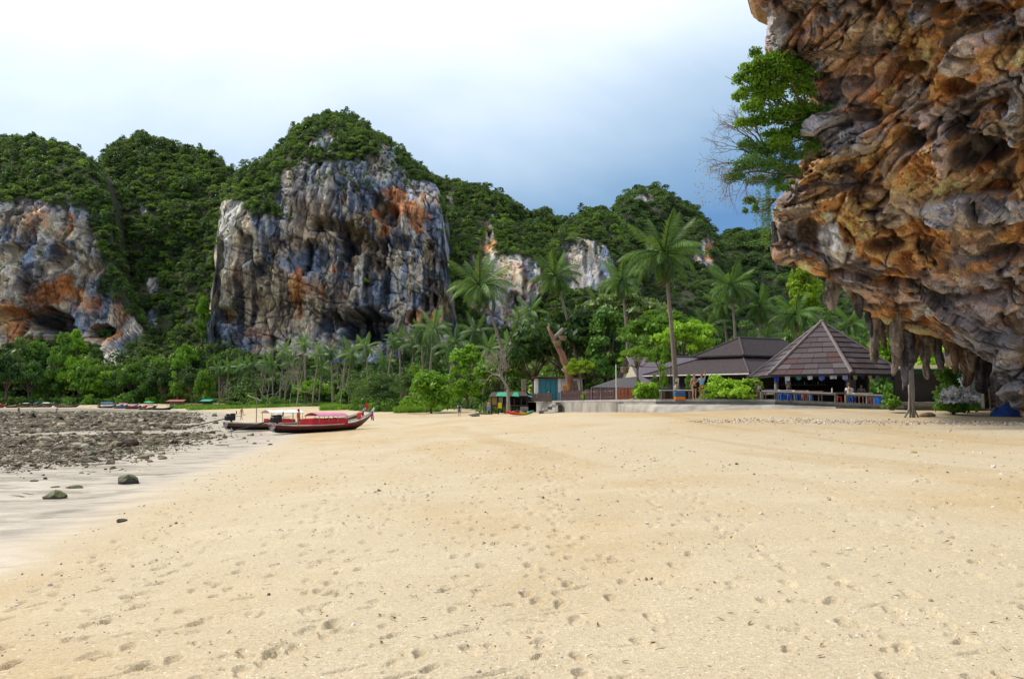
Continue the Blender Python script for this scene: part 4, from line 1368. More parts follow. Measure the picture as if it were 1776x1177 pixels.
def tree(name, label, px, pyb, Y, w, h, kind, leaf, group=None, trunk=.22, bark=None, cat='tree', z=None, lean=0.0):
    """w,h measured crown width and full height in photograph pixels"""
    v = _treecount[0] % 3; _treecount[0] += 1
    rg = np.random.default_rng(_treecount[0] * 13)
    base = at(px, pyb, Y)
    if z is not None: base[2] = z
    W = w / FPX * Y; H = h / FPX * Y
    me, lob = CROWN[kind, v]
    top = {'round': 1.55, 'tall': 2.0, 'umbrella': 1.0, 'shrub': 1.15, 'airy': 1.15}[kind]
    th = H * trunk
    s = np.array([W / 2, W / 2, (H - th) / top])
    t = thing(name, label, cat, tuple(base), rg.uniform(0, 6.28), group)
    me2 = me.copy(); me2.materials.clear(); me2.materials.append(LEAF[leaf])
    c = obj('crown', me2, None, t); c.scale = s; c.location = (lean, 0, th)
    obj('trunk', limb_mesh(rg, lob, th, s, max(.07, H * .022), (lean, 0)), bark or BARK, t)
    return t


# ---- palms
def frond_mesh(seed, L=3.6, droop=1.0, nl=34, wid=1.05, wk=1.0):
    """feather leaf: arched midrib with leaflets on both sides"""
    rg = np.random.default_rng(seed)
    V = []; F = []
    n = 12
    ang = 0.0; p = np.array([0., 0, 0]); pts = [p.copy()]; dirs = []
    for i in range(n):
        t = i / n
        a = -droop * (t ** 1.5) * 1.35
        d = np.array([math.cos(a), 0, math.sin(a)])
        dirs.append(d); p = p + d * L / n; pts.append(p.copy())
    dirs.append(dirs[-1])
    mb = MB()
    mb.tube(pts, [0.055 * (1 - .85 * i / n) + .008 for i in range(n + 1)], 4, False)
    for k in range(nl):
        t = .10 + .90 * (k + .5) / nl
        f = t * n; i = min(int(f), n - 1); q = pts[i] + (pts[i + 1] - pts[i]) * (f - i)
        d = dirs[i]
        up = np.cross(np.array([0, 1, 0]), d) * -1
        ll = wid * (math.sin(math.pi * min(1, .18 + t * .86)) ** .7) * rg.uniform(.85, 1.12)
        for sgn in (-1, 1):
            side = np.array([0, sgn, 0])
            hang = -.75 - .7 * rg.random()
            dr = side * .72 + d * (.55 + .2 * rg.random()) + np.array([0, 0, hang * (.4 + .6 * t)])
            dr /= np.linalg.norm(dr)
            tip = q + dr * ll + np.array([0, 0, -.12 * ll])
            m_ = q + dr * ll * .5
            ww = (.028 + .012 * rg.random()) * wk
            mb.add([q - d * ww * .6, m_ - d * ww, tip, m_ + d * ww, q + d * ww * .6], [(0, 1, 3, 4), (1, 2, 3)])
    return mb.mesh('frond')


FROND = [frond_mesh(k, 3.6, dr) for k, dr in enumerate((.45, 1.0, 1.25, 1.45))]
for me in FROND: me.materials.append(LEAF['palm'])
FRONDFAR = []
for k, dr in enumerate((.4, .9, 1.35)):
    me = frond_mesh(10 + k, 3.6, dr, 24, 1.0, 1.9); me.materials.append(LEAF['palmfar']); FRONDFAR.append(me)
DEADFROND = frond_mesh(30, 2.8, 1.6, 18, .5); DEADFROND.materials.append(plain('dead_frond', (0.24, 0.16, 0.07), .9, .4))
NUT = plain('coconut', (0.20, 0.19, 0.05), .6, .3)


def frond_set(rg, n):
    out = []
    for k in range(n):
        t = k / (n - 1)
        az = k * 2.399 + rg.normal(0, .12)
        el = rad(82 - 138 * t ** .72 + rg.normal(0, 6))
        out.append((az, el, 0 if t < .18 else (1 if t < .5 else (2 if t < .8 else 3)), .72 + .3 * math.sin(math.pi * min(1, t + .25)) + rg.normal(0, .04)))
    return out


def palm(label, px, py, Y, rpx, bpx, bpy_, group=None, n=24, nuts=True, dead=2, zb=None):
    rg = np.random.default_rng(int(px * 7 + Y))
    crown = at(px, py, Y); base = at(bpx, bpy_, Y)
    if zb is not None: base[2] = zb
    t = thing('palm_tree', label, 'palm tree', tuple(base), 0, group)
    c = crown - base
    L = rpx * 1.16 / FPX * Y; s = L / 3.6
    ctl = [np.zeros(3), np.array([c[0] * .22 + .15 * rg.normal(), rg.normal() * .2, c[2] * .33]), np.array([c[0] * .62, 0, c[2] * .7]), c]
    ts = np.linspace(0, 1, 12)
    pts = [(1 - u) ** 3 * ctl[0] + 3 * (1 - u) ** 2 * u * ctl[1] + 3 * (1 - u) * u * u * ctl[2] + u ** 3 * ctl[3] for u in ts]
    rr = [(.20 - .10 * u + (.10 * (1 - u * 8) if u < .12 else 0)) * max(.8, min(1.25, s)) for u in ts]
    pts[0] = pts[0] - np.array([0, 0, .3])
    MB().tube(pts, rr, 8).build('trunk', BARK_PALM, t, smooth=True)
    for az, el, k, f in frond_set(rg, n):
        o = obj('frond', FROND[k], None, t, tuple(c), (0, -el, az)); o.rotation_mode = 'XYZ'
        o.scale = (s * f, s * f, s * f)
    for k in range(dead):
        o = obj('dead_frond', DEADFROND, None, t, tuple(c - np.array([0, 0, .15])), (0, rad(62 + 12 * rg.random()), rg.uniform(0, 6.28)))
        o.scale = (s,) * 3
    if nuts:
        for k in range(6):
            a = k * 1.05 + rg.random()
            MB().ball(tuple(c + np.array([.28 * math.cos(a), .28 * math.sin(a), -.28 - .1 * rg.random()])), .13, 7, 5).build('coconut', NUT, t, smooth=True)
    return t


def far_palm_mesh(seed):
    rg = np.random.default_rng(seed)
    V = []; F = []
    crown = MB()
    for az, el, k, f in frond_set(rg, 17):
        me = FRONDFAR[min(k, 2)]
        M = Matrix.Rotation(az, 4, 'Z') @ Matrix.Rotation(-el, 4, 'Y') @ Matrix.Scale(f, 4)
        crown.add([M @ v.co for v in me.vertices], [tuple(p.vertices) for p in me.polygons])
    return crown.mesh('crown')


FARPALM = [far_palm_mesh(k) for k in range(3)]
for me in FARPALM: me.materials.append(LEAF['palmfar'])
FARTRUNK = [MB().tube([(lx * (u ** 1.6), 0, u) for u in np.linspace(0, 1, 7)], [.021 - .010 * u for u in np.linspace(0, 1, 7)], 6).mesh('trunk', True) for lx in (.06, -.05, .12)]


def far_palm(label, group, px, py, Y, rpx, bpy_, k):
    rj = np.random.default_rng(k + 900); py = py - 5 + (rj.normal(0, 9) if px < 760 else 0); px = px + rj.normal(0, 5); rpx = rpx * rj.uniform(.78, 1.15); crown = at(px, py, Y); base = at(px, bpy_, Y); base[2] = gz(base[0], base[1]) if Y < 330 else base[2]
    H = crown[2] - base[2]
    lx = (.06, -.05, .12)[k % 3] * H
    t = thing('palm_tree', label, 'palm tree', (base[0] - lx, base[1], base[2]), 0, group)
    tr = obj('trunk', FARTRUNK[k % 3], BARK_PALM, t); tr.scale = (H, H, H)
    c = obj('crown', FARPALM[k % 3], None, t, (lx, 0, H), (0, 0, k * 1.7)); s = rpx * 1.22 / FPX * Y / 3.6; c.scale = (s, s, s)
    return t


palm('tall coconut palm with long trunk leaning between the long roof and terrace', 1152, 440, 63, 76, 1174, 690, n=36, dead=4)
palm('coconut palm with yellowing lower fronds and leaning trunk above the shack', 832, 495, 104, 62, 880, 640, n=32, dead=3)
palm('coconut palm leaning left above the big dark tree', 963, 478, 98, 50, 1003, 640, n=28)
palm('short-crowned coconut palm half hidden by the tallest palm', 1078, 486, 90, 48, 1090, 620, n=26)
palm('coconut palm with full crown over the left end of the hip roof', 1268, 494, 86, 50, 1278, 640, n=30)
palm('coconut palm with slender pale trunk beside the full-crowned palm over the hip roof', 1254, 528, 90, 38, 1262, 640, n=24)
palm('coconut palm behind the ridge of the hip roof', 1318, 532, 86, 42, 1318, 640, n=28)
palm('coconut palm behind the peak of the hexagonal pavilion roof', 1380, 545, 82, 46, 1383, 640, n=28)
palm('small coconut palm above the left slope of the hip roof', 1228, 566, 88, 36, 1238, 640, n=24)
palm('coconut palm with drooping fronds right of the pavilion peak', 1476, 560, 84, 38, 1480, 660, n=24)
palm('low coconut palm behind the rooftop of the pavilion right side', 1622, 600, 70, 40, 1622, 690, n=16)
g = 'coconut palms in the grove behind the beach'
lab = 'slender coconut palm in the grove between the beach and the big cliff'
for k, (px, py, Y, r, b) in enumerate([(757, 575, 165, 34, 690), (733, 592, 170, 30, 690), (742, 605, 172, 26, 690), (715, 600, 180, 28, 690), (690, 600, 190, 26, 695), (678, 612, 185, 24, 695), (662, 620, 200, 24, 695), (640, 608, 200, 26, 695), (610, 610, 205, 28, 695),
                                       (596, 622, 210, 24, 695), (580, 616, 215, 24, 696), (560, 614, 215, 25, 696), (545, 628, 220, 22, 696), (526, 620, 225, 24, 696), (508, 630, 230, 22, 697), (492, 624, 235, 22, 697), (474, 632, 235, 22, 697), (456, 628, 240, 22, 697), (440, 636, 245, 20, 697), (424, 630, 250, 20, 697),
                                       (408, 644, 255, 20, 697), (392, 640, 262, 20, 697), (380, 650, 265, 18, 697), (800, 600, 150, 34, 690), (822, 580, 140, 36, 690), (780, 615, 160, 28, 690), (845, 610, 130, 30, 690), (880, 600, 135, 30, 690), (905, 560, 150, 30, 690), (1040, 530, 135, 34, 680), (925, 545, 160, 28, 690), (1335, 590, 88, 34, 690), (1300, 600, 90, 30, 690), (1430, 575, 86, 34, 690), (1510, 590, 90, 34, 690)]):
    ln = ('slightly right-leaning', 'left-leaning', 'strongly right-leaning')[k % 3]
    far_palm(('%s slender coconut palm in the grove between the beach and the big cliff' if px < 950 else '%s coconut palm in the green grove behind the restaurant roofs') % ln, (g if px < 950 else 'coconut palms behind the restaurant') + ', ' + ln, px, py, Y, r, b, k)

# ---- broadleaf trees measured one by one
tree('leafy_tree', 'bright green rounded tree at the edge of the sand, branches to the ground', 748, 714, 116, 104, 76, 'shrub', 'bright', trunk=.08)
tree('leafy_tree', 'tall bright green tree with a bent trunk beside the shack', 808, 706, 124, 108, 108, 'tall', 'bright', trunk=.12)
tree('leafy_tree', 'mid green tree right behind the shack with the green tarpaulin', 868, 702, 112, 110, 98, 'round', 'mid', trunk=.18)
tree('leafy_tree', 'soft feathery green tree leaning low over the far sand', 655, 709, 148, 126, 62, 'airy', 'soft', trunk=.05)
tree('leafy_tree', 'small soft-leaved tree with several thin stems by the feathery tree', 706, 708, 142, 66, 64, 'airy', 'soft', trunk=.35)
tree('leafy_tree', 'largest dark green tree spreading over the teal-doored hut', 985, 692, 100, 190, 180, 'round', 'dark', trunk=.16)
tree('leafy_tree', 'dark green tree left of the broken trunk', 925, 694, 106, 130, 150, 'round', 'dark', trunk=.18)
tree('leafy_tree', 'dark green tree crowding the gable of the long roof', 1056, 680, 94, 120, 150, 'tall', 'dark', trunk=.14)
tree('leafy_tree', 'wide flat-topped feathery tree over the long roof', 1150, 668, 84, 150, 130, 'umbrella', 'mid', trunk=.42)
tree('leafy_tree', 'bright layered tree right of the tallest palm trunk', 1185, 660, 80, 110, 110, 'umbrella', 'bright', trunk=.3)
tree('leafy_tree', 'pale flowering tree with silvery leaves below the short-crowned palm', 1085, 640, 104, 150, 145, 'umbrella', 'olive', trunk=.45)
tree('leafy_tree', 'green tree between the pale flowering tree and the dark one', 1030, 650, 108, 110, 110, 'round', 'mid', trunk=.2)
tree('leafy_tree', 'yellow-green tree under the tip of the rock overhang', 1398, 640, 88, 92, 186, 'tall', 'yellow', trunk=.42)
tree('leafy_tree', 'light green tree behind the right slope of the pavilion', 1480, 680, 78, 90, 110, 'round', 'mid', trunk=.2)
tree('leafy_tree', 'bright green tree seen between the hanging stalactites', 1545, 690, 66, 90, 120, 'round', 'bright', trunk=.15)
tree('leafy_tree', 'bright green bushy tree behind the green-roofed stall', 1645, 700, 62, 120, 120, 'round', 'bright', trunk=.15)
tree('leafy_tree', 'rounded green tree at the right foot of the hip roof', 1215, 650, 95, 80, 90, 'round', 'mid', trunk=.2)
gs = 'trees along the far beach'
ls = 'rounded green tree in the front row behind the far beach'
for k, (px, b, Y, w, h, kd, lf) in enumerate([(10, 694, 300, 70, 92, 'round', 'dark'), (48, 694, 302, 64, 76, 'round', 'dark'), (82, 694, 306, 50, 60, 'shrub', 'mid'), (105, 694, 310, 64, 118, 'tall', 'mid'), (128, 694, 308, 60, 84, 'round', 'bright'), (150, 695, 306, 66, 66, 'shrub', 'mid'),
                                              (178, 695, 306, 60, 56, 'shrub', 'bright'), (205, 695, 306, 50, 60, 'round', 'dark'), (230, 696, 304, 50, 76, 'round', 'mid'), (255, 696, 302, 54, 60, 'shrub', 'dark'), (282, 697, 298, 54, 70, 'round', 'dark'), (308, 697, 294, 50, 84, 'tall', 'mid'), (332, 697, 290, 54, 70, 'round', 'dark'),
                                              (356, 698, 284, 50, 60, 'shrub', 'mid'), (60, 660, 330, 60, 80, 'round', 'mid'), (130, 650, 335, 50, 80, 'tall', 'bright'), (265, 670, 330, 60, 60, 'round', 'mid'), (320, 660, 325, 60, 70, 'round', 'bright'), (385, 690, 275, 60, 90, 'round', 'mid'), (350, 600, 345, 40, 90, 'tall', 'bright'),
                                              (-20, 694, 300, 60, 80, 'round', 'dark'), (430, 700, 262, 60, 46, 'round', 'mid'), (470, 702, 252, 60, 40, 'shrub', 'mid'), (540, 704, 226, 66, 52, 'round', 'bright'), (600, 706, 196, 60, 40, 'shrub', 'mid')]):
    lb = '%s %s tree in the front row behind the far beach' % ({'dark': 'dark green', 'mid': 'mid green', 'bright': 'bright green'}[lf], {'round': 'rounded', 'shrub': 'low bushy', 'tall': 'tall narrow'}[kd])
    tree('leafy_tree', lb, px, b, Y, w, h, kd, lf, gs + ': ' + lb[:24], trunk=.1)


# ---- bare and dead trees
def branches(mb, p, d, L, r, depth, rg, spread=.55, up=.12, n=2, sides=5):
    p = np.asarray(p, float); d = np.asarray(d, float) / np.linalg.norm(d)
    mid = p + d * L * .5 + rg.normal(0, .05, 3) * L
    d2 = d + rg.normal(0, spread * .35, 3); d2[2] += up; d2 /= np.linalg.norm(d2)
    end = mid + d2 * L * .5
    mb.tube([p, mid, end], [r, r * .85, r * .66], sides, depth == 0)
    if depth <= 0: return
    for k in range(n + (rg.random() < .4)):
        nd = d2 + rg.normal(0, spread, 3); nd[2] += up
        branches(mb, end if k < 2 else mid, nd, L * rg.uniform(.6, .85), r * .62, depth - 1, rg, spread, up, n, sides)


def bare_tree(label, px, pyb, Y, hpx, seed, depth=5, spread=.6, bark=None, group=None, lean=(0, 0), r=None):
    rg = np.random.default_rng(seed)
    base = at(px, pyb, Y)
    H = hpx / FPX * Y
    t = thing('bare_tree', label, 'tree', tuple(base), 0, group)
    mb = MB()
    branches(mb, (0, 0, -.2), (lean[0], lean[1], 1), H * .36, r or H * .015, depth, rg, spread, .16)
    mb.build('trunk', bark or BARK_PALE, t, smooth=True)
    return t


gb = 'bare trees on the grass behind the beach'
for k, (px, b, Y, h) in enumerate([(396, 700, 246, 40), (462, 702, 225, 70), (478, 702, 228, 60), (494, 702, 226, 56), (515, 703, 214, 88), (503, 703, 220, 60), (590, 706, 180, 72), (605, 707, 172, 40)]):
    bare_tree('pale leafless tree on the grass behind the moored boats', px, b, Y, h, 200 + k, 5, .62, group=gb)
bare_tree('pale branching tree rising through the shack', 882, 714, 85, 120, 300, 6, .6, r=.26)
# ================================================================== STONES
def stone_mesh(seed, flat=.62):
    import bmesh
    rg = np.random.default_rng(seed)
    bm = bmesh.new()
    bmesh.ops.create_icosphere(bm, subdivisions=2, radius=1)
    P = np.array([v.co[:] for v in bm.verts])
    d = 1 + .38 * noise(P * 1.1 + seed * 3.1, seed) + .22 * noise(P * 2.6 + seed, seed + 1)
    Q = P * d[:, None] * np.array([1, rg.uniform(.65, .9), flat])
    for k in range(5):                      # split faces
        n = rg.normal(size=3); n /= np.linalg.norm(n); h = rg.uniform(.55, .8)
        t = Q @ n
        Q = np.where((t > h)[:, None], Q - (t - h)[:, None] * n * .85, Q)
    for v, q in zip(bm.verts, Q): v.co = q
    me = bpy.data.meshes.new('stone'); bm.to_mesh(me); bm.free()
    return me


def stone_mat(name, stops, moss=None, rough=.75):
    m = NT(name)
    p = m.pos(); oi = m.n('ShaderNodeObjectInfo')
    f = m.math('ADD', m.math('MULTIPLY', m.noise(p, 5, 5, .65), .7), m.math('MULTIPLY', oi.outputs['Random'], .3))
    c = m.ramp(f, stops)
    if moss:
        g = m.n('ShaderNodeNewGeometry'); sp = m.n('ShaderNodeSeparateXYZ'); m.l(g.outputs['Normal'], sp.inputs[0])
        k = m.math('MULTIPLY', m.math('ADD', sp.outputs['Z'], m.math('SUBTRACT', m.noise(p, 3, 3), .75)), 2.2, True)
        c = m.mix(k, c, moss)
    m.bsdf(c, rough, m.bump(m.noise(p, 22, 4, .7), .7, .02), .35)
    return m.m


ST_DARK = stone_mat('stone_dark', [(.3, (.020, .016, .009)), (.5, (.070, .055, .031)), (.72, (.19, .155, .090))], rough=.8)
ST_PALE = stone_mat('stone_pale', [(.3, (.12, .095, .055)), (.5, (.24, .20, .125)), (.72, (.50, .45, .35))], rough=.8)
ST_MOSS = stone_mat('stone_mossy', [(.3, (.020, .020, .018)), (.5, (.05, .048, .04)), (.72, (.11, .10, .08))], (.075, .085, .018), .6)
ST_SHELL = stone_mat('shell_bits', [(.3, (.30, .24, .16)), (.5, (.55, .48, .37)), (.72, (.80, .77, .70))])
ST_COL = stone_mat('coral_bits', [(.3, (.10, .07, .05)), (.5, (.26, .14, .08)), (.72, (.50, .42, .33))])
STONES = [stone_mesh(k) for k in range(7)]


def rubble():
    rg = np.random.default_rng(33)
    pr = [make_proto('dark_stone', STONES[k].copy(), ST_DARK) for k in range(5)] + [make_proto('pale_stone', STONES[k].copy(), ST_PALE) for k in range(2)]
    n = 170000
    y = np.exp(rg.uniform(math.log(24), math.log(215), n))
    px = rg.uniform(-150, 560, n)
    x = (px - CX) / FPX * y
    s = inland(x, y)
    q = np.stack([x, y, 0 * x], -1)
    dens = sstep(-3, -9, s) * sstep(27, 34, y + 4.5 * noise(q / 6, 9)) * sstep(215, 150, y) * sstep(-.45, .15, noise(q / 14, 10) + .05 + .55 * noise(q / 3.0, 16))
    dens = np.maximum(dens, .012 * sstep(-1, -4, s) * sstep(18, 30, y))
    k = rg.random(n) < dens
    x, y = x[k], y[k]
    n = len(x)
    r = .040 * np.exp(rg.normal(0, .65, n)) * np.clip(y / 45, .8, 2.0)
    z = ground_z(x, y) + r * .1
    sc = np.stack([r * rg.uniform(.8, 1.4, n), r, r * rg.uniform(.6, 1.1, n)], -1)
    o = gn_scatter('rubble', np.stack([x, y, z], -1), sc, rg.uniform(0, 6.28, n), pr, tilt=rg.normal(0, .25, (n, 2)))
    o['label'] = 'weed-darkened stones strewn over the tidal flat'; o['category'] = 'rubble'


rubble()


def shells():
    rg = np.random.default_rng(34)
    pr = [make_proto('shell_bit', STONES[k].copy(), ST_SHELL) for k in range(3)] + [make_proto('shell_bit', STONES[4].copy(), ST_SHELL), make_proto('shell_bit', STONES[5].copy(), ST_SHELL), make_proto('coral_bit', STONES[3].copy(), ST_COL)]
    n = 26000
    r0 = np.exp(rg.uniform(math.log(4.2), math.log(46), n)); t0 = rg.uniform(-.74, .66, n)
    x = r0 * np.sin(t0); y = r0 * np.cos(t0)
    q = np.stack([x, y, 0 * x], -1)
    d = sstep(-.1, .55, noise(q / 1.6, 40) + .5 * noise(q / .5, 41)) + .10
    # wrack line of broken coral below the restaurant
    lx = np.array([5, 12, 18, 24, 30, 36.]); ly = np.array([47, 42, 38.5, 35, 32.5, 30.])
    line = np.exp(-((y - np.interp(x, lx, ly)) / 1.3) ** 2) * (x > 9)
    k = (rg.random(n) < np.maximum(d * .75, line)) & (inland(x, y) > .3)
    x, y = x[k], y[k]; line = line[k]; r0 = r0[k]
    xx = rg.uniform(10, 34, 2600); yy = np.interp(xx, lx, ly) + rg.normal(0, 1.0, 2600)
    x = np.concatenate([x, xx]); y = np.concatenate([y, yy]); n = len(x)
    r = .0065 * np.exp(rg.normal(0, .5, n)) * np.clip(np.hypot(x, y) / 9, .8, 2.5)
    r[-2600:] = .035 * np.exp(rg.normal(0, .4, 2600))
    z = ground_z(x, y) + r * .2
    o = gn_scatter('shell_fragments', np.stack([x, y, z], -1), np.stack([r, r, r], -1), rg.uniform(0, 6.28, n), pr, tilt=rg.normal(0, .4, (n, 2)))
    o['label'] = 'pale broken shell and coral bits scattered over the sand'; o['category'] = 'shells'


shells()


def litter():
    rg = np.random.default_rng(35)
    me = MB().add([(-1, 0, 0), (-.2, -.32, .10), (1, 0, .06), (-.1, .34, .12), (0, 0, -.04)], [(0, 1, 4), (1, 2, 4), (2, 3, 4), (3, 0, 4)]).mesh('leaf')
    tw = MB().tube([(-1, 0, 0), (-.2, .12, .06), (.5, .02, .03), (1.1, .2, .02)], [.05, .06, .05, .02], 5).mesh('twig')
    pr = [make_proto('dry_leaf', me, plain('litter_leaf', (.20, .105, .04), .8, .5, 2)), make_proto('dry_leaf', me.copy(), plain('litter_leaf_pale', (.36, .25, .11), .8, .4, 2)), make_proto('twig', tw, plain('litter_twig', (.13, .09, .06), .9, .4, 2))]
    pr[1].data.materials.clear(); pr[1].data.materials.append(plain('litter_leaf_pale', (.36, .25, .11)))
    n = 420
    r0 = np.exp(rg.uniform(math.log(4.5), math.log(40), n)); t0 = rg.uniform(-.45, .66, n)
    x = r0 * np.sin(t0); y = r0 * np.cos(t0)
    k = inland(x, y) > 1
    x, y = x[k], y[k]; n = len(x)
    s_ = rg.uniform(.018, .05, n) * np.clip(np.hypot(x, y) / 14, .8, 1.8)
    o = gn_scatter('leaf_litter', np.stack([x, y, ground_z(x, y) + .012], -1), np.stack([s_] * 3, -1), rg.uniform(0, 6.28, n), pr, tilt=rg.normal(0, .25, (n, 2)))
    o['label'] = 'dry leaves and twigs strewn thinly over the sand'; o['category'] = 'litter'


litter()


def stone(label, px, py, w, mat, k, flat=1.0, group=None, rz=0.0, zoff=0.0):
    """single stone measured at the spot where it meets the ground"""
    lo, hi = 3.0, 260.0
    for _ in range(40):                       # where the sight line meets the ground
        mid = (lo + hi) / 2
        p = at(px, py, mid)
        if p[2] < gz(p[0], p[1]): hi = mid
        else: lo = mid
    p = at(px, py, lo)
    r = w / 2 / FPX * lo
    me = STONES[k % 7].copy(); me.materials.clear(); me.materials.append(mat)
    o = obj('stone', me, None, None, (p[0], p[1], gz(p[0], p[1]) + r * .22 * flat + zoff), (0, 0, rz)); o.scale = (r, r, r * flat)
    return tag(o, label, 'stone', group)


stone('dark angular boulder alone on the wet sand', 222, 838, 40, ST_MOSS, 0, .95)
stone('mossy green rounded boulder at the edge of the wet sand', 95, 864, 40, ST_MOSS, 1, .8)
stone('flat mossy stone between the two boulders', 130, 846, 28, ST_MOSS, 2, .45)
stone('narrow dark stone lying on the dry sand slope', 211, 904, 24, ST_DARK, 3, .5, None, .5)
stone('small flat stone in the shallow water beyond the mossy boulder', 97, 845, 14, ST_MOSS, 4, .5)
stone('thin dark stone lying in the shallow water', 58, 834, 16, ST_DARK, 5, .4)
stone('small dark stone on the grey sand beside the rubble edge', 114, 804, 13, ST_MOSS, 6, .6)
stone('dark boulder set apart from the rubble', 160, 789, 24, ST_MOSS, 0, .75)
stone('yellow-brown coral lump on the sand below the pavilion', 1585, 785, 12, stone_mat('coral_lump', [(.3, (.16, .12, .03)), (.5, (.30, .23, .06)), (.7, (.42, .34, .12))]), 1, .6)
stone('white stone on the sand with a twin beside it', 1472, 952, 12, ST_SHELL, 2, .6, 'white stones on the sand')
stone('white stone on the sand with a twin beside it', 1534, 946, 12, ST_SHELL, 3, .6, 'white stones on the sand')
stone('small heap of brown earth on the sand by the hanging root', 1610, 722, 26, plain('earth', (.20, .13, .075), .95, .4), 4, .7)
stone('small flat rock between the fishing kayak and the walkers', 824, 722, 20, ST_DARK, 5, .5)
gr = 'large stones in the rubble'
rg0 = np.random.default_rng(5)
for k in range(130):
    px = rg0.uniform(0, 300) if k < 60 else rg0.uniform(0, 470)
    py = rg0.uniform(764, 796) if k < 60 else rg0.uniform(738, 775)
    stone(['moss-topped', 'dark brown', 'dark brown', 'pale grey'][k % 4] + ' stone standing out of the rubble of the tidal flat', px, py, rg0.uniform(7, 20) if k < 60 else rg0.uniform(5, 11), [ST_MOSS, ST_DARK, ST_DARK, ST_PALE][k % 4], k, rg0.uniform(.5, .9), gr + ', ' + ['mossy', 'dark', 'dark', 'pale'][k % 4], rg0.uniform(0, 6))

# grass strip behind the boats and undergrowth at the foot of the trees
def tuft_mesh(seed, n=60, h=1.0):
    rg = np.random.default_rng(seed)
    mb = MB()
    for k in range(n):
        a = rg.uniform(0, 6.28); r = rg.uniform(0, .45); l = h * rg.uniform(.5, 1.0)
        b = np.array([r * math.cos(a), r * math.sin(a), 0]); t = rg.uniform(0, 6.28)
        w = .03 * np.array([math.cos(t), math.sin(t), 0]); tip = b + np.array([rg.normal(0, .22), rg.normal(0, .22), l])
        mb.add([b - w, b + w, tip], [(0, 1, 2)])
    return mb.mesh('tuft')


def undergrowth():
    rg = np.random.default_rng(71)
    tp = [make_proto('grass_tuft', tuft_mesh(k), LEAF['grass']) for k in range(3)]
    xs = []; 
    for (p0, p1, Y0, Y1, n) in ((330, 600, 215, 250, 2600), (560, 720, 150, 200, 900), (300, 420, 250, 262, 900), (150, 330, 300, 315, 900), (690, 760, 120, 134, 300)):
        px = rg.uniform(p0, p1, n); Y = rg.uniform(Y0, Y1, n)
        xs.append(np.stack([(px - CX) / FPX * Y, Y], -1))
    xy = np.concatenate(xs)
    keep = fbm(np.column_stack([xy / 9, 0 * xy[:, 0]]), 3, 44) > -.12 + .5 * (rg.random(len(xy)) - .5)
    xy = xy[keep]
    z = ground_z(xy[:, 0], xy[:, 1])
    s = rg.uniform(.5, 1.3, len(xy))
    o = gn_scatter('beach_grass', np.column_stack([xy, z]), np.stack([s * 1.6, s * 1.6, s], -1), rg.uniform(0, 6.28, len(xy)), tp)
    o['label'] = 'bright grass strip behind the far sand'; o['category'] = 'grass'
    bp = []
    for k in range(4):
        me, _ = crown_mesh('shrub', 140 + k, 600, .10, jitter=.8)
        bp.append(make_proto('bush', me, LEAF['mid' if k % 2 else 'dark']))
    pts = []; sc = []
    for (p0, p1, Y0, Y1, n, r0, r1) in ((-40, 420, 296, 318, 170, 1.5, 3.6), (400, 640, 225, 262, 120, 1.4, 3.0), (620, 860, 128, 165, 80, 1.0, 2.2), (840, 1100, 104, 125, 90, 1.2, 2.6), (1050, 1500, 90, 110, 150, 1.2, 2.8), (1480, 1720, 64, 76, 60, 1.0, 2.2)):
        px = rg.uniform(p0, p1, n); Y = rg.uniform(Y0, Y1, n); x = (px - CX) / FPX * Y
        r = rg.uniform(r0, r1, n)
        pts.append(np.stack([x, Y, ground_z(x, Y) - .2], -1)); sc.append(np.stack([r, r, r * rg.uniform(.8, 1.5, n)], -1))
    pts = np.concatenate(pts); sc = np.concatenate(sc)
    o = gn_scatter('undergrowth', pts, sc, rg.uniform(0, 6.28, len(pts)), bp)
    o['label'] = 'green undergrowth at the foot of the trees behind the beach'; o['category'] = 'undergrowth'


undergrowth()


# ================================================================== PLANTS ON THE OVERHANG
def cliff_bush(name, label, cpx, cpy, Y, lobes, leaf, n, size, root, cat='shrub', twigs=14, droop=.3, aspect=.45, woody=None):
    """lobes: list of (px,py,rx,ry) measured; woody stems run from the root to the lobes"""
    rg = np.random.default_rng(int(cpx + cpy))
    base = at(root[0], root[1], Y)
    t = thing(name, label, cat, tuple(base))
    LB = []
    for (px, py, rx, ry) in lobes:
        c = at(px, py, Y + rg.normal(0, .35)) - base
        LB.append((*c, rx / FPX * Y, rx / FPX * Y * .8, ry / FPX * Y))
    P, d = crown_points(rg, n, LB, .25)
    V, F = leaf_quads(P, d, size, rg, jitter=1.1, droop=droop, aspect=aspect)
    obj('foliage', mesh_arrays('foliage', V, F), LEAF[leaf], t)
    mb = MB()
    for k in range(twigs):
        l = np.array(LB[k % len(LB)][:3]) + rg.normal(0, .25, 3)
        mid = l * .5 + rg.normal(0, .2, 3) + np.array([0, 0, -.15])
        mb.tube([np.array([0.2, .6, 0]), mid, l], [.06, .035, .012], 5)
    mb.build('stem', woody or BARK, t, smooth=True)
    return t


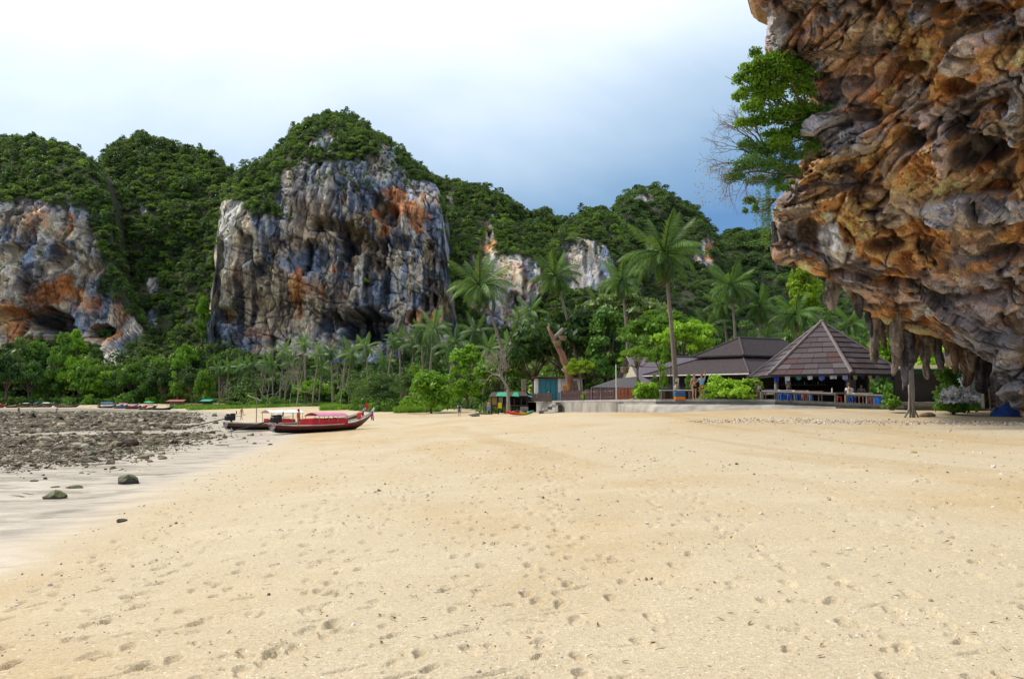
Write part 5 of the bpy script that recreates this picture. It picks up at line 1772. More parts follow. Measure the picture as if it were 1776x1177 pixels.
cliff_bush('cliff_bush', 'bright green bush hanging from the rock overhang against the sky', 1340, 170, 36.5,
           [(1285, 140, 18, 16), (1282, 170, 16, 14), (1305, 190, 24, 20), (1315, 215, 22, 18), (1360, 110, 30, 24), (1320, 145, 30, 30), (1372, 205, 30, 26), (1345, 130, 36, 34), (1330, 170, 36, 34), (1370, 150, 26, 40), (1350, 205, 30, 26), (1300, 125, 22, 20), (1310, 95, 14, 16), (1290, 160, 14, 12), (1385, 190, 22, 22), (1340, 105, 26, 16), (1290, 215, 20, 12), (1335, 235, 18, 12), (1395, 160, 22, 30), (1400, 195, 24, 24), (1405, 130, 16, 16), (1375, 235, 26, 20), (1352, 250, 22, 18), (1385, 120, 20, 20), (1320, 110, 18, 16)], 'lime', 18000, .095, (1400, 195))
cliff_bush('cliff_bush', 'dark green strappy shrubs in the notch of the overhang', 1400, 220, 37.2,
           [(1400, 205, 30, 24), (1425, 195, 26, 18), (1380, 235, 28, 28), (1360, 262, 24, 20), (1410, 235, 24, 20), (1440, 190, 20, 12), (1385, 275, 16, 16), (1430, 215, 22, 24), (1405, 260, 22, 22), (1445, 205, 18, 14), (1375, 300, 18, 18), (1350, 240, 22, 22), (1330, 262, 20, 18), (1395, 225, 26, 26)], 'mid', 7500, .16, (1430, 225), aspect=.13, droop=-.6)
cliff_bush('cliff_bush', 'spiky grey-green shrub jutting from the rock below the bright bush', 1300, 290, 37.0,
           [(1300, 290, 34, 24), (1275, 310, 24, 18), (1320, 265, 28, 24), (1340, 290, 24, 24), (1315, 315, 24, 14), (1295, 255, 20, 20), (1345, 320, 20, 18), (1365, 300, 24, 24), (1370, 275, 20, 20)], 'soft', 6500, .13, (1385, 300), aspect=.16, droop=-.2, woody=BARK_PALE)
cliff_bush('cliff_bush', 'small yellow-green clump on the lip of the overhang', 1362, 325, 38.5,
           [(1358, 328, 14, 9), (1372, 318, 8, 8)], 'lime', 420, .10, (1380, 330), twigs=4)
cliff_bush('cliff_bush', 'leafy sprig under the spiky shrub', 1305, 350, 38.5, [(1300, 350, 12, 12), (1310, 365, 8, 14), (1292, 368, 6, 8)], 'mid', 420, .10, (1345, 340), twigs=5)


def bare_cliff_tree():
    rg = np.random.default_rng(91)
    base = at(1345, 290, 37.5)
    t = thing('bare_tree', 'leafless grey tree reaching out from the overhang into the sky', 'tree', tuple(base))
    mb = MB()
    for tgt in [(1240, 200), (1225, 240), (1215, 280), (1225, 320), (1262, 190), (1290, 200), (1240, 345)]:
        e = at(tgt[0], tgt[1], 37 + rg.normal(0, .5)) - base
        p1 = e * .45 + np.array([0, 0, .25]) + rg.normal(0, .12, 3)
        mb.tube([np.zeros(3), p1 * .5 + rg.normal(0, .06, 3), p1], [.075, .06, .045], 5)
        for q in range(3):
            branches(mb, p1, e - p1 + rg.normal(0, .45, 3), np.linalg.norm(e - p1) * rg.uniform(.30, .42), .030, 4, rg, .42, 0.0, 2, 3)
    mb.build('branches', plain('twig_grey', (.20, .16, .13), .9, .3), t)
    # last dry leaves at the lower twigs
    P = np.array([at(rg.uniform(1205, 1270), rg.uniform(275, 360), 37 + rg.normal(0, .5)) - base for k in range(220)])
    V, F = leaf_quads(P, rg.normal(size=(220, 3)), .05, rg)
    obj('dry_leaves', mesh_arrays('dry_leaves', V, F), leaf_mat('leaf_dry', (.22, .18, .06), (.42, .36, .15), .6, .4), t)


bare_cliff_tree()


def hanging_vines():
    rg = np.random.default_rng(92)
    base = at(1345, 345, 38.6)
    t = thing('hanging_vine', 'curtain of thin light green vines hanging off the lip of the overhang', 'vine', tuple(base))
    for k in range(60):
        px = rg.normal(1328, 9); y0 = rg.uniform(315, 350); y1 = y0 + rg.uniform(40, 105) * (1 - abs(px - 1328) / 50)
        Y = 38.8 + rg.normal(0, .35)
        a, b = at(px, y0, Y) - base, at(px + rg.normal(0, 3), y1, Y) - base
        n = int((a[2] - b[2]) / .045)
        P = a[None] + (b - a)[None] * rg.random((n, 1)) + rg.normal(0, .035, (n, 3))
        V, F = leaf_quads(P, rg.normal(size=(n, 3)), .055, rg, aspect=.3, droop=2)
        if k == 0: VV, FF = [V], [F]; off = len(V)
        else: VV.append(V); FF.append(F + off); off += len(V)
    obj('strands', mesh_arrays('strands', np.concatenate(VV), np.concatenate(FF)), LEAF['vine'], t)


hanging_vines()


def hanging_root():
    a = at(1583, 640, 41.2); b = at(1583, 712, 41.2); b[2] = gz(b[0], b[1]) - .1
    t = thing('hanging_root', 'pale root hanging from a stalactite down to the sand, splayed at its foot', 'root', tuple(b))
    mb = MB()
    for k, (dx, fx) in enumerate([(0, 0), (.12, .1), (-.1, -.5), (.05, .35), (-.05, -.15)]):
        c = a - b
        mb.tube([(fx, 0, 0), (fx * .25 + dx * .3, .03 * k, .55), (dx, .03, c[2] * .55), (dx * .7, 0, c[2] + .3)], [.05, .06, .055, .05], 6)
    mb.build('strand', BARK_PALE, t, smooth=True)


hanging_root()
# ================================================================== TERRACE AND BUILDINGS
CONC = plain('concrete_weathered', (0.36, 0.345, 0.315), .9, .35, 1.2, .5, .03)
CONC_PALE = plain('concrete_pale', (0.35, 0.325, 0.285), .9, .55, .55, .6, .05, stretch=(1.4, 1.4, .5))
CONC_DARK = plain('concrete_mouldy', (0.15, 0.15, 0.135), .9, .5, 1.4, .5, .03)
WOOD_GREY = plain('wood_grey', (0.21, 0.19, 0.17), .85, .35, 3.0, .4, .01, stretch=(1, 1, 4))
WOOD_DARK = plain('wood_dark', (0.065, 0.045, 0.040), .8, .4, 3.0, .4, .01)
WOOD_RED = plain('wood_red', (0.20, 0.062, 0.028), .75, .45, 3.0, .4, .01)
WOOD_MAROON = plain('wood_maroon', (0.060, 0.028, 0.030), .75, .4, 3.0, .4, .01)
SHINGLE = [plain('shingle_a', (0.076, 0.059, 0.068), .8, .3, 9, .5, .01), plain('shingle_b', (0.097, 0.079, 0.089), .8, .3, 9, .5, .01), plain('shingle_c', (0.094, 0.053, 0.055), .8, .35, 9, .5, .01), plain('shingle_d', (0.124, 0.109, 0.121), .8, .3, 9, .5, .01)]
CAP = plain('ridge_cap', (0.20, 0.18, 0.18), .8, .3, 4)
WHITEP = plain('paint_white', (0.66, 0.64, 0.60), .7, .2, 2)
CREAM = plain('wall_cream', (0.55, 0.50, 0.37), .85, .2, 2)
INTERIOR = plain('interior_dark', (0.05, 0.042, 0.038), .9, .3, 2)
GREENP = plain('paint_green', (0.035, 0.16, 0.10), .6, .25, 3)
BLUEP = plain('paint_blue', (0.020, 0.10, 0.42), .45, .15, 3)
REDP = plain('paint_red', (0.46, 0.030, 0.025), .5, .2, 3)


def roof_mat(name, base, rowh, dirv):
    """shingle courses too fine to part: rows as relief"""
    m = NT(name)
    o = m.objc()
    d = m.n('ShaderNodeVectorMath', operation='DOT_PRODUCT'); m.l(o, d.inputs[0]); d.inputs[1].default_value = dirv
    fr = m.math('FRACT', m.math('DIVIDE', d.outputs['Value'], rowh))
    n = m.noise(o, 4, 4, .6); n2 = m.noise(o, 14, 3, .6)
    c = m.ramp(m.math('ADD', m.math('MULTIPLY', n, .5), m.math('MULTIPLY', n2, .5)), [(.3, tuple(x * .7 for x in base)), (.5, base), (.7, tuple(x * 1.35 for x in base))])
    m.bsdf(c, .85, m.bump(m.math('ADD', fr, m.math('MULTIPLY', n2, .6)), .7, .03), .2)
    return m.m


TERR = [(905, 90, 2.0), (930, 86, 2.05), (966, 80, 2.10), (1066, 64, 2.15), (1080, 61.5, 2.15), (1135, 56, 2.15), (1220, 54, 2.15), (1340, 51.5, 2.12), (1460, 49.0, 1.92), (1560, 47.2, 1.75), (1640, 47.5, 1.60), (1720, 49, 1.5)]
TERR_XY = [(px_at(p, Y), Y) for p, Y, z in TERR]
TERR_Z = [z for p, Y, z in TERR]


def terr_z(px):
    return float(np.interp(px, [t[0] for t in TERR], TERR_Z))


def build_terrace():
    back = [(40, 95), (0, 110)]
    poly = TERR_XY + back
    zt = TERR_Z + [2.0, 2.0]
    n = len(poly)
    # floor
    me = bpy.data.meshes.new('terrace_floor')
    me.from_pydata([(x, y, z - .02) for (x, y), z in zip(poly, zt)], [], [tuple(range(n))])
    tag(obj('terrace', me, plain('terrace_floor', (0.30, 0.265, 0.215), .95, .3, .8, .4, .03)), kind='structure')
    # retaining walls, one per stretch
    def stretch(i0, i1, mat, name, label, thick=.35, hgt=None, cap=None):
        mid = [(TERR_XY[k][0], TERR_XY[k][1]) for k in range(i0, i1 + 1)]
        base = np.mean(mid, axis=0)
        t = thing(name, label, 'wall', (base[0], base[1], gz(*base)))
        o3 = np.array([base[0], base[1], gz(*base)])
        V = []; F = []; CV = []
        for k in range(i0, i1 + 1):
            x, y = TERR_XY[k]; z = TERR_Z[k]
            nx, ny = -(.25), -1.0
            g_ = gz(x, y - .3) - .5
            V += [(x, y - thick, g_), (x, y - thick * .8, z - .12), (x, y + .1, z - .12), (x, y + .1, g_)]
            CV += [(x, y - thick * .8 - .10, z - .12), (x, y - thick * .8 - .10, z + .06), (x, y + .22, z + .06), (x, y + .22, z - .12)]
        m_ = i1 - i0 + 1
        for k in range(m_ - 1):
            for q in range(4):
                a = 4 * k + q; b = 4 * k + (q + 1) % 4
                F.append((a, b, b + 4, a + 4))
        F += [(3, 2, 1, 0), tuple(4 * (m_ - 1) + q for q in range(4))]
        MB().add([np.array(v) - o3 for v in V], F).build('wall_body', mat, t)
        MB().add([np.array(v) - o3 for v in CV], F).build('coping', cap or CONC, t)
        return t
    stretch(1, 2, CONC, 'retaining_wall', 'low weathered concrete wall below the short dark fence')
    stretch(2, 3, CONC_PALE, 'retaining_wall', 'pale concrete wall carrying the long red picket fence')
    stretch(3, 4, CONC_DARK, 'retaining_wall', 'dark mouldy return of the terrace wall between fence wall and ramp')
    stretch(4, 7, CONC_PALE, 'retaining_wall', 'long pale terrace wall above the whitish sloping apron')
    stretch(7, 11, CONC_DARK, 'retaining_wall', 'dark stained terrace edge in front of the hexagonal pavilion', cap=CONC_DARK)
    # whitish sloping apron in front of the long wall
    V = []; F = []
    pts = [(1070, 62.8, .1), (1082, 61, 1.0), (1135, 55.6, 2.2), (1220, 53.6, 2.2), (1340, 51.1, 1.5), (1440, 49.2, .6)]
    org = np.array([px_at(1220, 53), 53, 1.2])
    for (p, Y, w) in pts:
        x = px_at(p, Y); z = terr_z(p)
        yo = Y - w - .2; g_ = gz(x, yo)
        V += [(x, Y - .3, z - .30), (x, Y - .3 - (w * .5), (z - .3) * .5 + g_ * .5 + .10), (x, yo, g_ - .05)]
    for k in range(len(pts) - 1):
        for q in range(2):
            a = 3 * k + q; F.append((a, a + 1, a + 4, a + 3))
    t = MB().add([np.array(v) - org for v in V], F).build('concrete_apron', CONC_PALE, None, tuple(org))
    tag(t, 'whitish concrete apron sloping from the long terrace wall to the sand', 'ramp')
    # steps
    t = thing('stone_steps', 'short flight of stone steps up to the fenced terrace', 'steps', (px_at(957, 78.5), 78.5, gz(px_at(957, 78.5), 78.5)))
    zb = t.location[2]
    for k in range(5):
        h = (2.0 - zb) / 5
        MB().box((-1.1 + k * .42, 0, h * (k + .5) - .05), (.46, 2.2, h * 1.0 + .1 - .004 * k), bevel=.03).build('step', CONC if k % 2 else CONC_DARK, t)


build_terrace()


def picket_fence(label, px0, Y0, px1, Y1, z0, z1, h, mat, mat2, n, name='picket_fence'):
    a = np.array([px_at(px0, Y0), Y0, z0]); b = np.array([px_at(px1, Y1), Y1, z1])
    t = thing(name, label, 'fence', tuple(a))
    d = b - a
    rz = math.atan2(d[1], d[0])
    L = math.hypot(d[0], d[1])
    rg = np.random.default_rng(int(px0))
    me = [MB().box((0, 0, h * .48), (L / n * .86, .04, h * .96), bevel=.012).mesh('picket') for _ in range(1)][0]
    for k in range(n):
        p = d * ((k + .5) / n)
        m2 = me.copy() if k in (0, n // 2) else None
        o = obj('picket', me, mat, t, tuple(p), (rg.normal(0, .02), rg.normal(0, .02), rz)); o.scale = (1, 1, rg.uniform(.92, 1.08))
    for hh in (.25, .75):
        MB().tube([(0, .06, h * hh), (d[0], d[1] + .06, d[2] + h * hh)], .04, 4).build('rail', mat2, t)
    for k in range(5):
        p = d * (k / 4)
        MB().box((p[0], p[1] + .10, p[2] + h * .5), (.09, .09, h * 1.02), rz).build('post', mat2, t)
    return t


picket_fence('long dark red picket fence on the pale terrace wall', 973, 79, 1070, 64.2, 2.12, 2.18, 1.02, WOOD_MAROON, WOOD_GREY, 60)
picket_fence('short bright red-brown fence beside the planted corner', 1071, 63.8, 1098, 62.6, 2.18, 2.18, .98, WOOD_RED, WOOD_RED, 14)
picket_fence('short rough dark fence in front of the teal door', 924, 84.5, 957, 81.0, 2.08, 2.08, .9, WOOD_DARK, WOOD_DARK, 20)

# low bank of rocks with plants at the terrace corner
for k, (p, y, w) in enumerate([(1098, 696, 16), (1112, 697, 20), (1126, 695, 16), (1105, 690, 12), (1134, 699, 12)]):
    q = at(p, y, 60.5)
    me = STONES[k].copy(); me.materials.clear(); me.materials.append(ST_PALE)
    r = w / 2 / FPX * 60
    o = obj('stone', me, None, None, (q[0], q[1], 2.14), (0, 0, k)); o.scale = (r, r, r * .8)
    tag(o, 'grey stone bordering the planted corner of the terrace', 'stone', 'stones at the planted corner')


# ------------------------------------------------------------------ hexagonal pavilion
def pavilion():
    Yc = 57.2; cx = px_at(1428, Yc); zf = 1.98
    R = 5.45; eave = 3.92 - zf; apex = 7.95 - zf
    t = thing('pavilion', 'open hexagonal beach pavilion with a steep grey-brown shingle-panel roof', 'pavilion', (cx, Yc, zf), rad(-3))
    # vertices: one ridge nearly facing the camera
    ang = [rad(-90 + 60 * k) for k in range(6)]
    E = [np.array([R * math.cos(a), R * math.sin(a), eave]) for a in ang]
    A = np.array([0, 0, apex])
    mb = MB()
    mb.add([tuple(e) for e in E] + [tuple(A)], [(k, (k + 1) % 6, 6) for k in range(6)])
    mb.add([tuple(e + np.array([0, 0, -.10])) for e in E] + [tuple(A - np.array([0, 0, .18]))], [((k + 1) % 6, k, 6) for k in range(6)])
    mb.add([tuple(e) for e in E] + [tuple(e + np.array([0, 0, -.10])) for e in E], [(k, k + 6, (k + 1) % 6 + 6, (k + 1) % 6) for k in range(6)])
    roof = mb.build('roof', SHINGLE[0], t)
    rg = np.random.default_rng(4)
    rows = 10
    cache = {}
    for f in range(6):
        a, b = E[f], E[(f + 1) % 6]
        u = (b - a); W = np.linalg.norm(u); u = u / W
        m_ = (a + b) / 2; up = A - m_; H = np.linalg.norm(up); up = up / H
        nrm = np.cross(u, up)
        if nrm[2] < 0: nrm = -nrm
        for r in range(rows):
            w0 = W * (1 - r / rows); w1 = W * (1 - (r + 1) / rows)
            n = max(1, int(round((w0 + w1) / 2 / .95)))
            h0 = H * r / rows; h1 = H * (r + 1) / rows
            for c in range(n):
                q = []
                for (hh, ww, ex) in ((h0 - .05, w0, 0), (h0 - .05, w0, 1), (h1, w1, 1), (h1, w1, 0)):
                    s = -ww / 2 + ww * (c + ex) / n
                    s += (.012 if ex == 0 else -.012)
                    q.append(m_ + u * s + up * hh)
                lift = .035 + .02 * rg.random()
                low = nrm * (lift + .03); hi = nrm * .02
                top = [q[0] + low, q[1] + low, q[2] + hi, q[3] + hi]
                bot = [q[0] + nrm * .008, q[1] + nrm * .008, q[2] + nrm * .004, q[3] + nrm * .004]
                org = np.mean(q, axis=0)
                mbp = MB().add([p - org for p in bot + top], [(4, 5, 6, 7), (0, 1, 5, 4), (1, 2, 6, 5), (2, 3, 7, 6), (3, 0, 4, 7)])
                mbp.build('shingle_panel', SHINGLE[int(rg.choice(4, p=[.42, .30, .16, .12]))], roof, tuple(org))
        # ridge cap boards
        d = A - a; dn = d / np.linalg.norm(d)
        MB().tube([a + np.array([0, 0, .06]), A + np.array([0, 0, .07])], [.14, .10], 6).build('ridge_cap', CAP, roof)
    MB().ball((0, 0, apex + .05), (.22, .22, .16)).build('finial', CAP, roof, smooth=True)
    # posts, beams, rail
    Rp = R * .88
    for k in range(6):
        p = np.array([Rp * math.cos(ang[k]), Rp * math.sin(ang[k])])
        MB().tube([(p[0], p[1], -.4), (p[0], p[1], eave + .15)], [.17, .15], 8).build('post', WOOD_GREY, t, smooth=True)
        q = np.array([Rp * math.cos(ang[(k + 1) % 6]), Rp * math.sin(ang[(k + 1) % 6])])
        MB().tube([(p[0], p[1], eave - .02), (q[0], q[1], eave - .02)], .09, 4).build('beam', GREENP, t)
    for f in (4, 5, 0, 1):        # low rail on the open sides
        a = np.array([Rp * math.cos(ang[f]), Rp * math.sin(ang[f])]); b = np.array([Rp * math.cos(ang[(f + 1) % 6]), Rp * math.sin(ang[(f + 1) % 6])])
        MB().tube([(a[0], a[1], .62), (b[0], b[1], .62)], .07, 4).build('rail', WOOD_GREY, t)
    # back wall panels and bar counter inside
    for f in (2, 3):
        a = np.array([Rp * math.cos(ang[f]), Rp * math.sin(ang[f])]) * .97; b = np.array([Rp * math.cos(ang[(f + 1) % 6]), Rp * math.sin(ang[(f + 1) % 6])]) * .97
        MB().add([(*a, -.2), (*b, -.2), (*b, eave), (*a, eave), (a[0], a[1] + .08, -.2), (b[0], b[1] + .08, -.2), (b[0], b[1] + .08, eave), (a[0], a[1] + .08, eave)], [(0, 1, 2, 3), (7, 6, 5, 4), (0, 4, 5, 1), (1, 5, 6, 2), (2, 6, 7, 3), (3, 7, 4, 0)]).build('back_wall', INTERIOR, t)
    MB().box((-.8, 2.6, .5), (4.6, .6, 1.0), bevel=.03).build('bar_counter', WOOD_DARK, t)
    sh = MB().box((-.8, 3.3, 1.35), (4.4, .3, .05)).build('shelf', WOOD_GREY, t)
    for k in range(16):
        x = -2.8 + k * .27 + .05 * rg.normal()
        MB().tube([(x, 3.3, 1.38), (x, 3.3, 1.56), (x, 3.3, 1.60), (x, 3.3, 1.68)], [.045, .045, .018, .018], 6).build('bottle', [GREENP, WHITEP, plain('bottle_brown', (.16, .06, .02), .3), BLUEP][k % 4], sh)
    MB().box((2.9, 2.6, 1.0), (.7, .5, 1.5), bevel=.03).build('fridge', plain('fridge_grey', (.20, .24, .27), .4), t)
    return t, E, (cx, Yc, zf)


PAV, PAV_E, PAV_O = pavilion()


def eave_flags():
    cols = [(.03, .06, .36), (.60, .62, .66), (.04, .22, .20), (.66, .66, .68), (.10, .16, .46), (.55, .60, .66), (.30, .36, .62), (.45, .42, .34), (.04, .06, .30), (.60, .55, .42), (.20, .34, .36), (.05, .14, .12), (.10, .12, .5), (.62, .64, .66)]
    rg = np.random.default_rng(8)
    M = Matrix.Translation(PAV_O) @ Matrix.Rotation(rad(-3), 4, 'Z')
    names = ['dark blue', 'white', 'teal green', 'white and blue', 'blue', 'pale blue', 'lavender blue', 'beige', 'navy', 'cream and tan', 'grey green', 'deep green', 'bright blue', 'pale grey']
    k = 0
    for f, n in ((5, 7), (0, 7)):
        a, b = PAV_E[f] * np.array([.97, .97, 1]), PAV_E[(f + 1) % 6] * np.array([.97, .97, 1])
        for i in range(n):
            p = a + (b - a) * ((i + .5) / n)
            d = (b - a) / np.linalg.norm(b - a)
            w = rg.uniform(.28, .48); h = rg.uniform(.26, .42)
            V = []; F = []
            for j in range(5):
                s = (j / 4 - .5) * w
                bulge = .04 * math.sin(j * 1.9 + i)
                nn = np.array([d[1], -d[0], 0])
                sk = rg.uniform(.75, 1.0) if i % 2 else 1.0 - .6 * abs(j / 4 - .5)
                V += [d * s + nn * bulge * .2, d * s * .92 + nn * bulge + np.array([0, 0, -h * sk])]
            for j in range(4): F.append((2 * j, 2 * j + 1, 2 * j + 3, 2 * j + 2))
            V2 = [v + np.array([d[1], -d[0], 0]) * .006 for v in V]
            mb = MB().add(V, F).add(V2, [q[::-1] for q in F])
            loc = M @ Vector(tuple(p + np.array([0, 0, -.11])))
            me = mb.mesh('flag')
            o = obj('hanging_flag', me, plain('flag_%d' % k, cols[k], .8, .3, 8), None, loc, (0, 0, rad(-3)))
            tag(o, '%s cloth flag hanging from the pavilion eave' % names[k], 'flag', 'flags under the pavilion eave')
            k += 1


eave_flags()


# ------------------------------------------------------------------ two-tier hip roof house
def hip_house():
    Yc = 66.0
    c0 = np.array([px_at(1296, Yc), Yc])                   # near corner
    zf = 2.0
    t = thing('roofed_hall', 'dark two-tier hip-roofed hall behind the pavilion', 'building', (c0[0], c0[1], zf))
    # local axes: e1 runs back to the left, e2 runs to the right and slightly back
    e1 = np.array([-.80, .60]); e2 = np.array([.93, .36])
    L1, L2 = 8.2, 13.0
    RM = roof_mat('roof_shingle_fine', (0.062, 0.050, 0.053), .22, (0, .35, .9))
    z0 = 4.48 - zf; z1 = 6.0 - zf; z2 = 7.85 - zf

    def ring(inset, z, l1=L1, l2=L2):
        P = []
        for (a, b) in ((inset, inset), (inset, l2 - inset), (l1 - inset, l2 - inset), (l1 - inset, inset)):
            q = e1 * a + e2 * b
            P.append((q[0], q[1], z))
        return P
    lo, hi = ring(-.9, z0), ring(2.2, z1)
    sides = lambda a, b: [(k, (k + 1) % 4, 4 + (k + 1) % 4, 4 + k) for k in range(4)]
    MB().add(lo + hi, sides(lo, hi)).add([(x, y, z - .12) for x, y, z in lo + hi], [q[::-1] for q in sides(lo, hi)]).add(lo + [(x, y, z - .12) for x, y, z in lo], [(k, k + 4, (k + 1) % 4 + 4, (k + 1) % 4) for k in range(4)]).build('lower_roof', RM, t)
    lo2 = ring(1.75, z1 + .16)
    r = 3.9
    ra = e1 * (L1 / 2) + e2 * 4.1; rb = e1 * (L1 / 2) + e2 * (L2 - 4.1)
    rp = [(ra[0], ra[1], z2), (rb[0], rb[1], z2)]
    V = lo2 + rp
    F = [(0, 1, 5, 4), (1, 2, 5), (2, 3, 4, 5), (3, 0, 4)]
    MB().add(V, F).add([(x, y, z - .14) for x, y, z in V], [q[::-1] for q in F]).add(lo2 + [(x, y, z - .14) for x, y, z in lo2], [(k, k + 4, (k + 1) % 4 + 4, (k + 1) % 4) for k in range(4)]).build('upper_roof', RM, t)
    nk = ring(2.3, z1 - .1); nk2 = ring(2.3, z1 + .25)
    MB().add(nk + nk2, sides(nk, nk2)).build('clerestory', WOOD_DARK, t)
    for a, b in ((lo[0], hi[0]), (lo[1], hi[1]), (lo[3], hi[3])):
        MB().tube([np.array(a) + np.array([0, 0, .03]), np.array(b) + np.array([0, 0, .03])], .07, 5).build('hip_cap', SHINGLE[1], t)
    for a, b in ((lo2[0], rp[0]), (lo2[3], rp[0]), (rp[0], rp[1])):
        MB().tube([np.array(a) + np.array([0, 0, .03]), np.array(b) + np.array([0, 0, .03])], .07, 5).build('hip_cap', SHINGLE[1], t)
    MB().tube([np.array(lo[0]) - np.array([0, 0, .1]), np.array(lo[3]) - np.array([0, 0, .1])], .06, 4).build('fascia', WHITEP, t)
    for a in (0, L1 / 2, L1):
        q = e1 * a
        MB().tube([(q[0], q[1], -.3), (q[0], q[1], z0 + .2)], .12, 8).build('post', WOOD_GREY, t)
    for b in (3.2, 6.4, 9.6, 13):
        q = e2 * b
        MB().tube([(q[0], q[1], -.3), (q[0], q[1], z0 + .2)], .12, 8).build('post', WOOD_GREY, t)
    w = ring(2.6, -.2); w2 = ring(2.6, z1)
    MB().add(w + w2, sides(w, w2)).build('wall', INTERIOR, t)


hip_house()


# ------------------------------------------------------------------ long gabled house with cream gable
def gabled_house():
    Yf = 70.0
    x0 = px_at(1100, Yf); zf = 2.0
    t = thing('gabled_house', 'long low house with a purplish-grey tiled roof and a cream gable', 'building', (x0, Yf, zf))
    RM = roof_mat('roof_tile_purple', (0.175, 0.150, 0.175), .25, (0, .45, .85))
    # ridge runs right and slightly back; front slope faces the sea
    d = np.array([.985, .17, 0]); n = np.array([.17, -.985, 0])
    L = 8.4
    zr, ze = at(1110, 618, 74)[2] - zf, at(1120, 672, 68)[2] - zf
    rid0 = np.array([.4, 4.0, zr]); hw = 4.0
    ef0 = rid0 + n * hw * 1.12; ef0[2] = ze
    eb0 = rid0 - n * hw * 1.12; eb0[2] = ze
    V = [ef0 - d * .5, ef0 + d * L, rid0 + d * L, rid0 - d * .5, eb0 + d * L, eb0 - d * .5]
    F = [(0, 1, 2, 3), (3, 2, 4, 5)]
    MB().add(V, F).add([v - np.array([0, 0, .12]) for v in V], [q[::-1] for q in F]).add([V[0], V[1], V[1] - np.array([0, 0, .12]), V[0] - np.array([0, 0, .12])], [(3, 2, 1, 0)]).build('roof', RM, t)
    MB().tube([rid0 - d * .55 + np.array([0, 0, .04]), rid0 + d * L + np.array([0, 0, .04])], .09, 6).build('ridge_cap', SHINGLE[3], t)
    # gable wall: cream boards
    a = ef0 * .96 + rid0 * .04; b = eb0 * .96 + rid0 * .04
    MB().add([a - d * .1 - np.array([0, 0, 0]), b - d * .1, rid0 - d * .1 - np.array([0, 0, .15]), a + d * .1, b + d * .1, rid0 + d * .1 - np.array([0, 0, .15])], [(0, 2, 1), (3, 4, 5), (0, 1, 4, 3), (1, 2, 5, 4), (2, 0, 3, 5)]).build('gable', CREAM, t)
    MB().box(tuple((a + b) / 2 - d * .18 + np.array([0, 0, .05])), (.12, hw * 2.1, .28), math.atan2(d[1], d[0])).build('fascia', plain('fascia_blue', (.16, .24, .36), .6), t)
    # walls below
    for p, q in ((ef0, eb0),):
        MB().add([p * np.array([1, 1, 0]) + n * -.7 + np.array([0, 0, -.3]), q * np.array([1, 1, 0]) + n * .7 + np.array([0, 0, -.3]), q + n * .7, p - n * .7], [(0, 3, 2, 1)]).build('end_wall', INTERIOR, t)
    p0 = ef0 - n * .9; p1 = ef0 + d * L - n * .9
    MB().add([p0 * np.array([1, 1, 0]) - np.array([0, 0, .3]), p1 * np.array([1, 1, 0]) - np.array([0, 0, .3]), p1, p0], [(0, 1, 2, 3)]).build('front_wall', plain('wall_brown', (.16, .11, .075), .9), t)
    # bargeboards
    for e in (ef0, eb0):
        MB().tube([e - d * .5, rid0 - d * .5], .07, 4).build('bargeboard', WOOD_GREY, t)
    # lean-to porch roof on the left
    P = [at(1026, 671, 70), at(1100, 672, 67), at(1112, 652, 72), at(1070, 656, 74)]
    P = [np.array(p) - np.array([x0, Yf, zf]) for p in P]
    MB().add(P, [(0, 1, 2, 3)]).add([p - np.array([0, 0, .1]) for p in P], [(3, 2, 1, 0)]).add([P[0], P[1], P[1] - np.array([0, 0, .1]), P[0] - np.array([0, 0, .1])], [(3, 2, 1, 0)]).build('porch_roof', roof_mat('porch_roof', (.075, .070, .078), .2, (0, .7, .7)), t)
    for p in P[:2]:
        MB().tube([(p[0], p[1], -.2), (p[0], p[1], p[2])], .06, 6).build('porch_post', WOOD_GREY, t)


gabled_house()


def teal_hut():
    Y = 86.0
    base = np.array([px_at(928, Y), Y, 2.0])
    t = thing('small_hut', 'small whitewashed hut with a teal double door', 'building', tuple(base))
    s = Y / FPX
    W = 82 * s; H = at(930, 656, Y)[2] - 2.0
    MB().box((W / 2, 2.0, H / 2), (W, 3.6, H), bevel=.02).build('wall', plain('wall_whitewash', (.46, .44, .40), .9, .25, 1.5), t)
    MB().box((W / 2, 1.9, H + .10), (W + .5, 4.3, .12), ry=.02).build('roof', plain('roof_rust', (.12, .055, .04), .8, .4), t)
    dr = MB().box((1.45, .17, H * .5), (2.15, .08, H * .96), bevel=.01).build('door', plain('door_teal', (.035, .185, .225), .55, .2, 2), t)
    for k in range(4):
        MB().box((.62 + k * .56, .11, H * .5), (.05, .05, H * .92)).build('door_stile', plain('door_teal_dark', (.02, .11, .145), .55), dr)
    MB().ball((1.5, .10, H * .42), .07).build('handle', WHITEP, dr)
    MB().box((.18, .16, H / 2), (.34, .10, H)).build('corner_post', WHITEP, t)
    MB().box((2.72, .165, H / 2), (.30, .10, H)).build('corner_post', WHITEP, t)
    MB().box((2.95, .14, .55), (.7, .12, 1.1)).build('plinth', plain('paint_bluegrey', (.20, .27, .36), .8), t)


teal_hut()
q = at(982, 673, 80)
t = thing('notice_board', 'orange-yellow notice board on a post beside the broken trunk', 'sign', (q[0], q[1], 2.1))
MB().box((0, 0, q[2] - 2.1), (.72, .06, .62), bevel=.02).build('board', plain('board_orange', (.52, .22, .03), .7, .3), t)
MB().tube([(0, .06, 0), (0, .06, q[2] - 2.1)], .05, 6).build('post', WOOD_GREY, t)


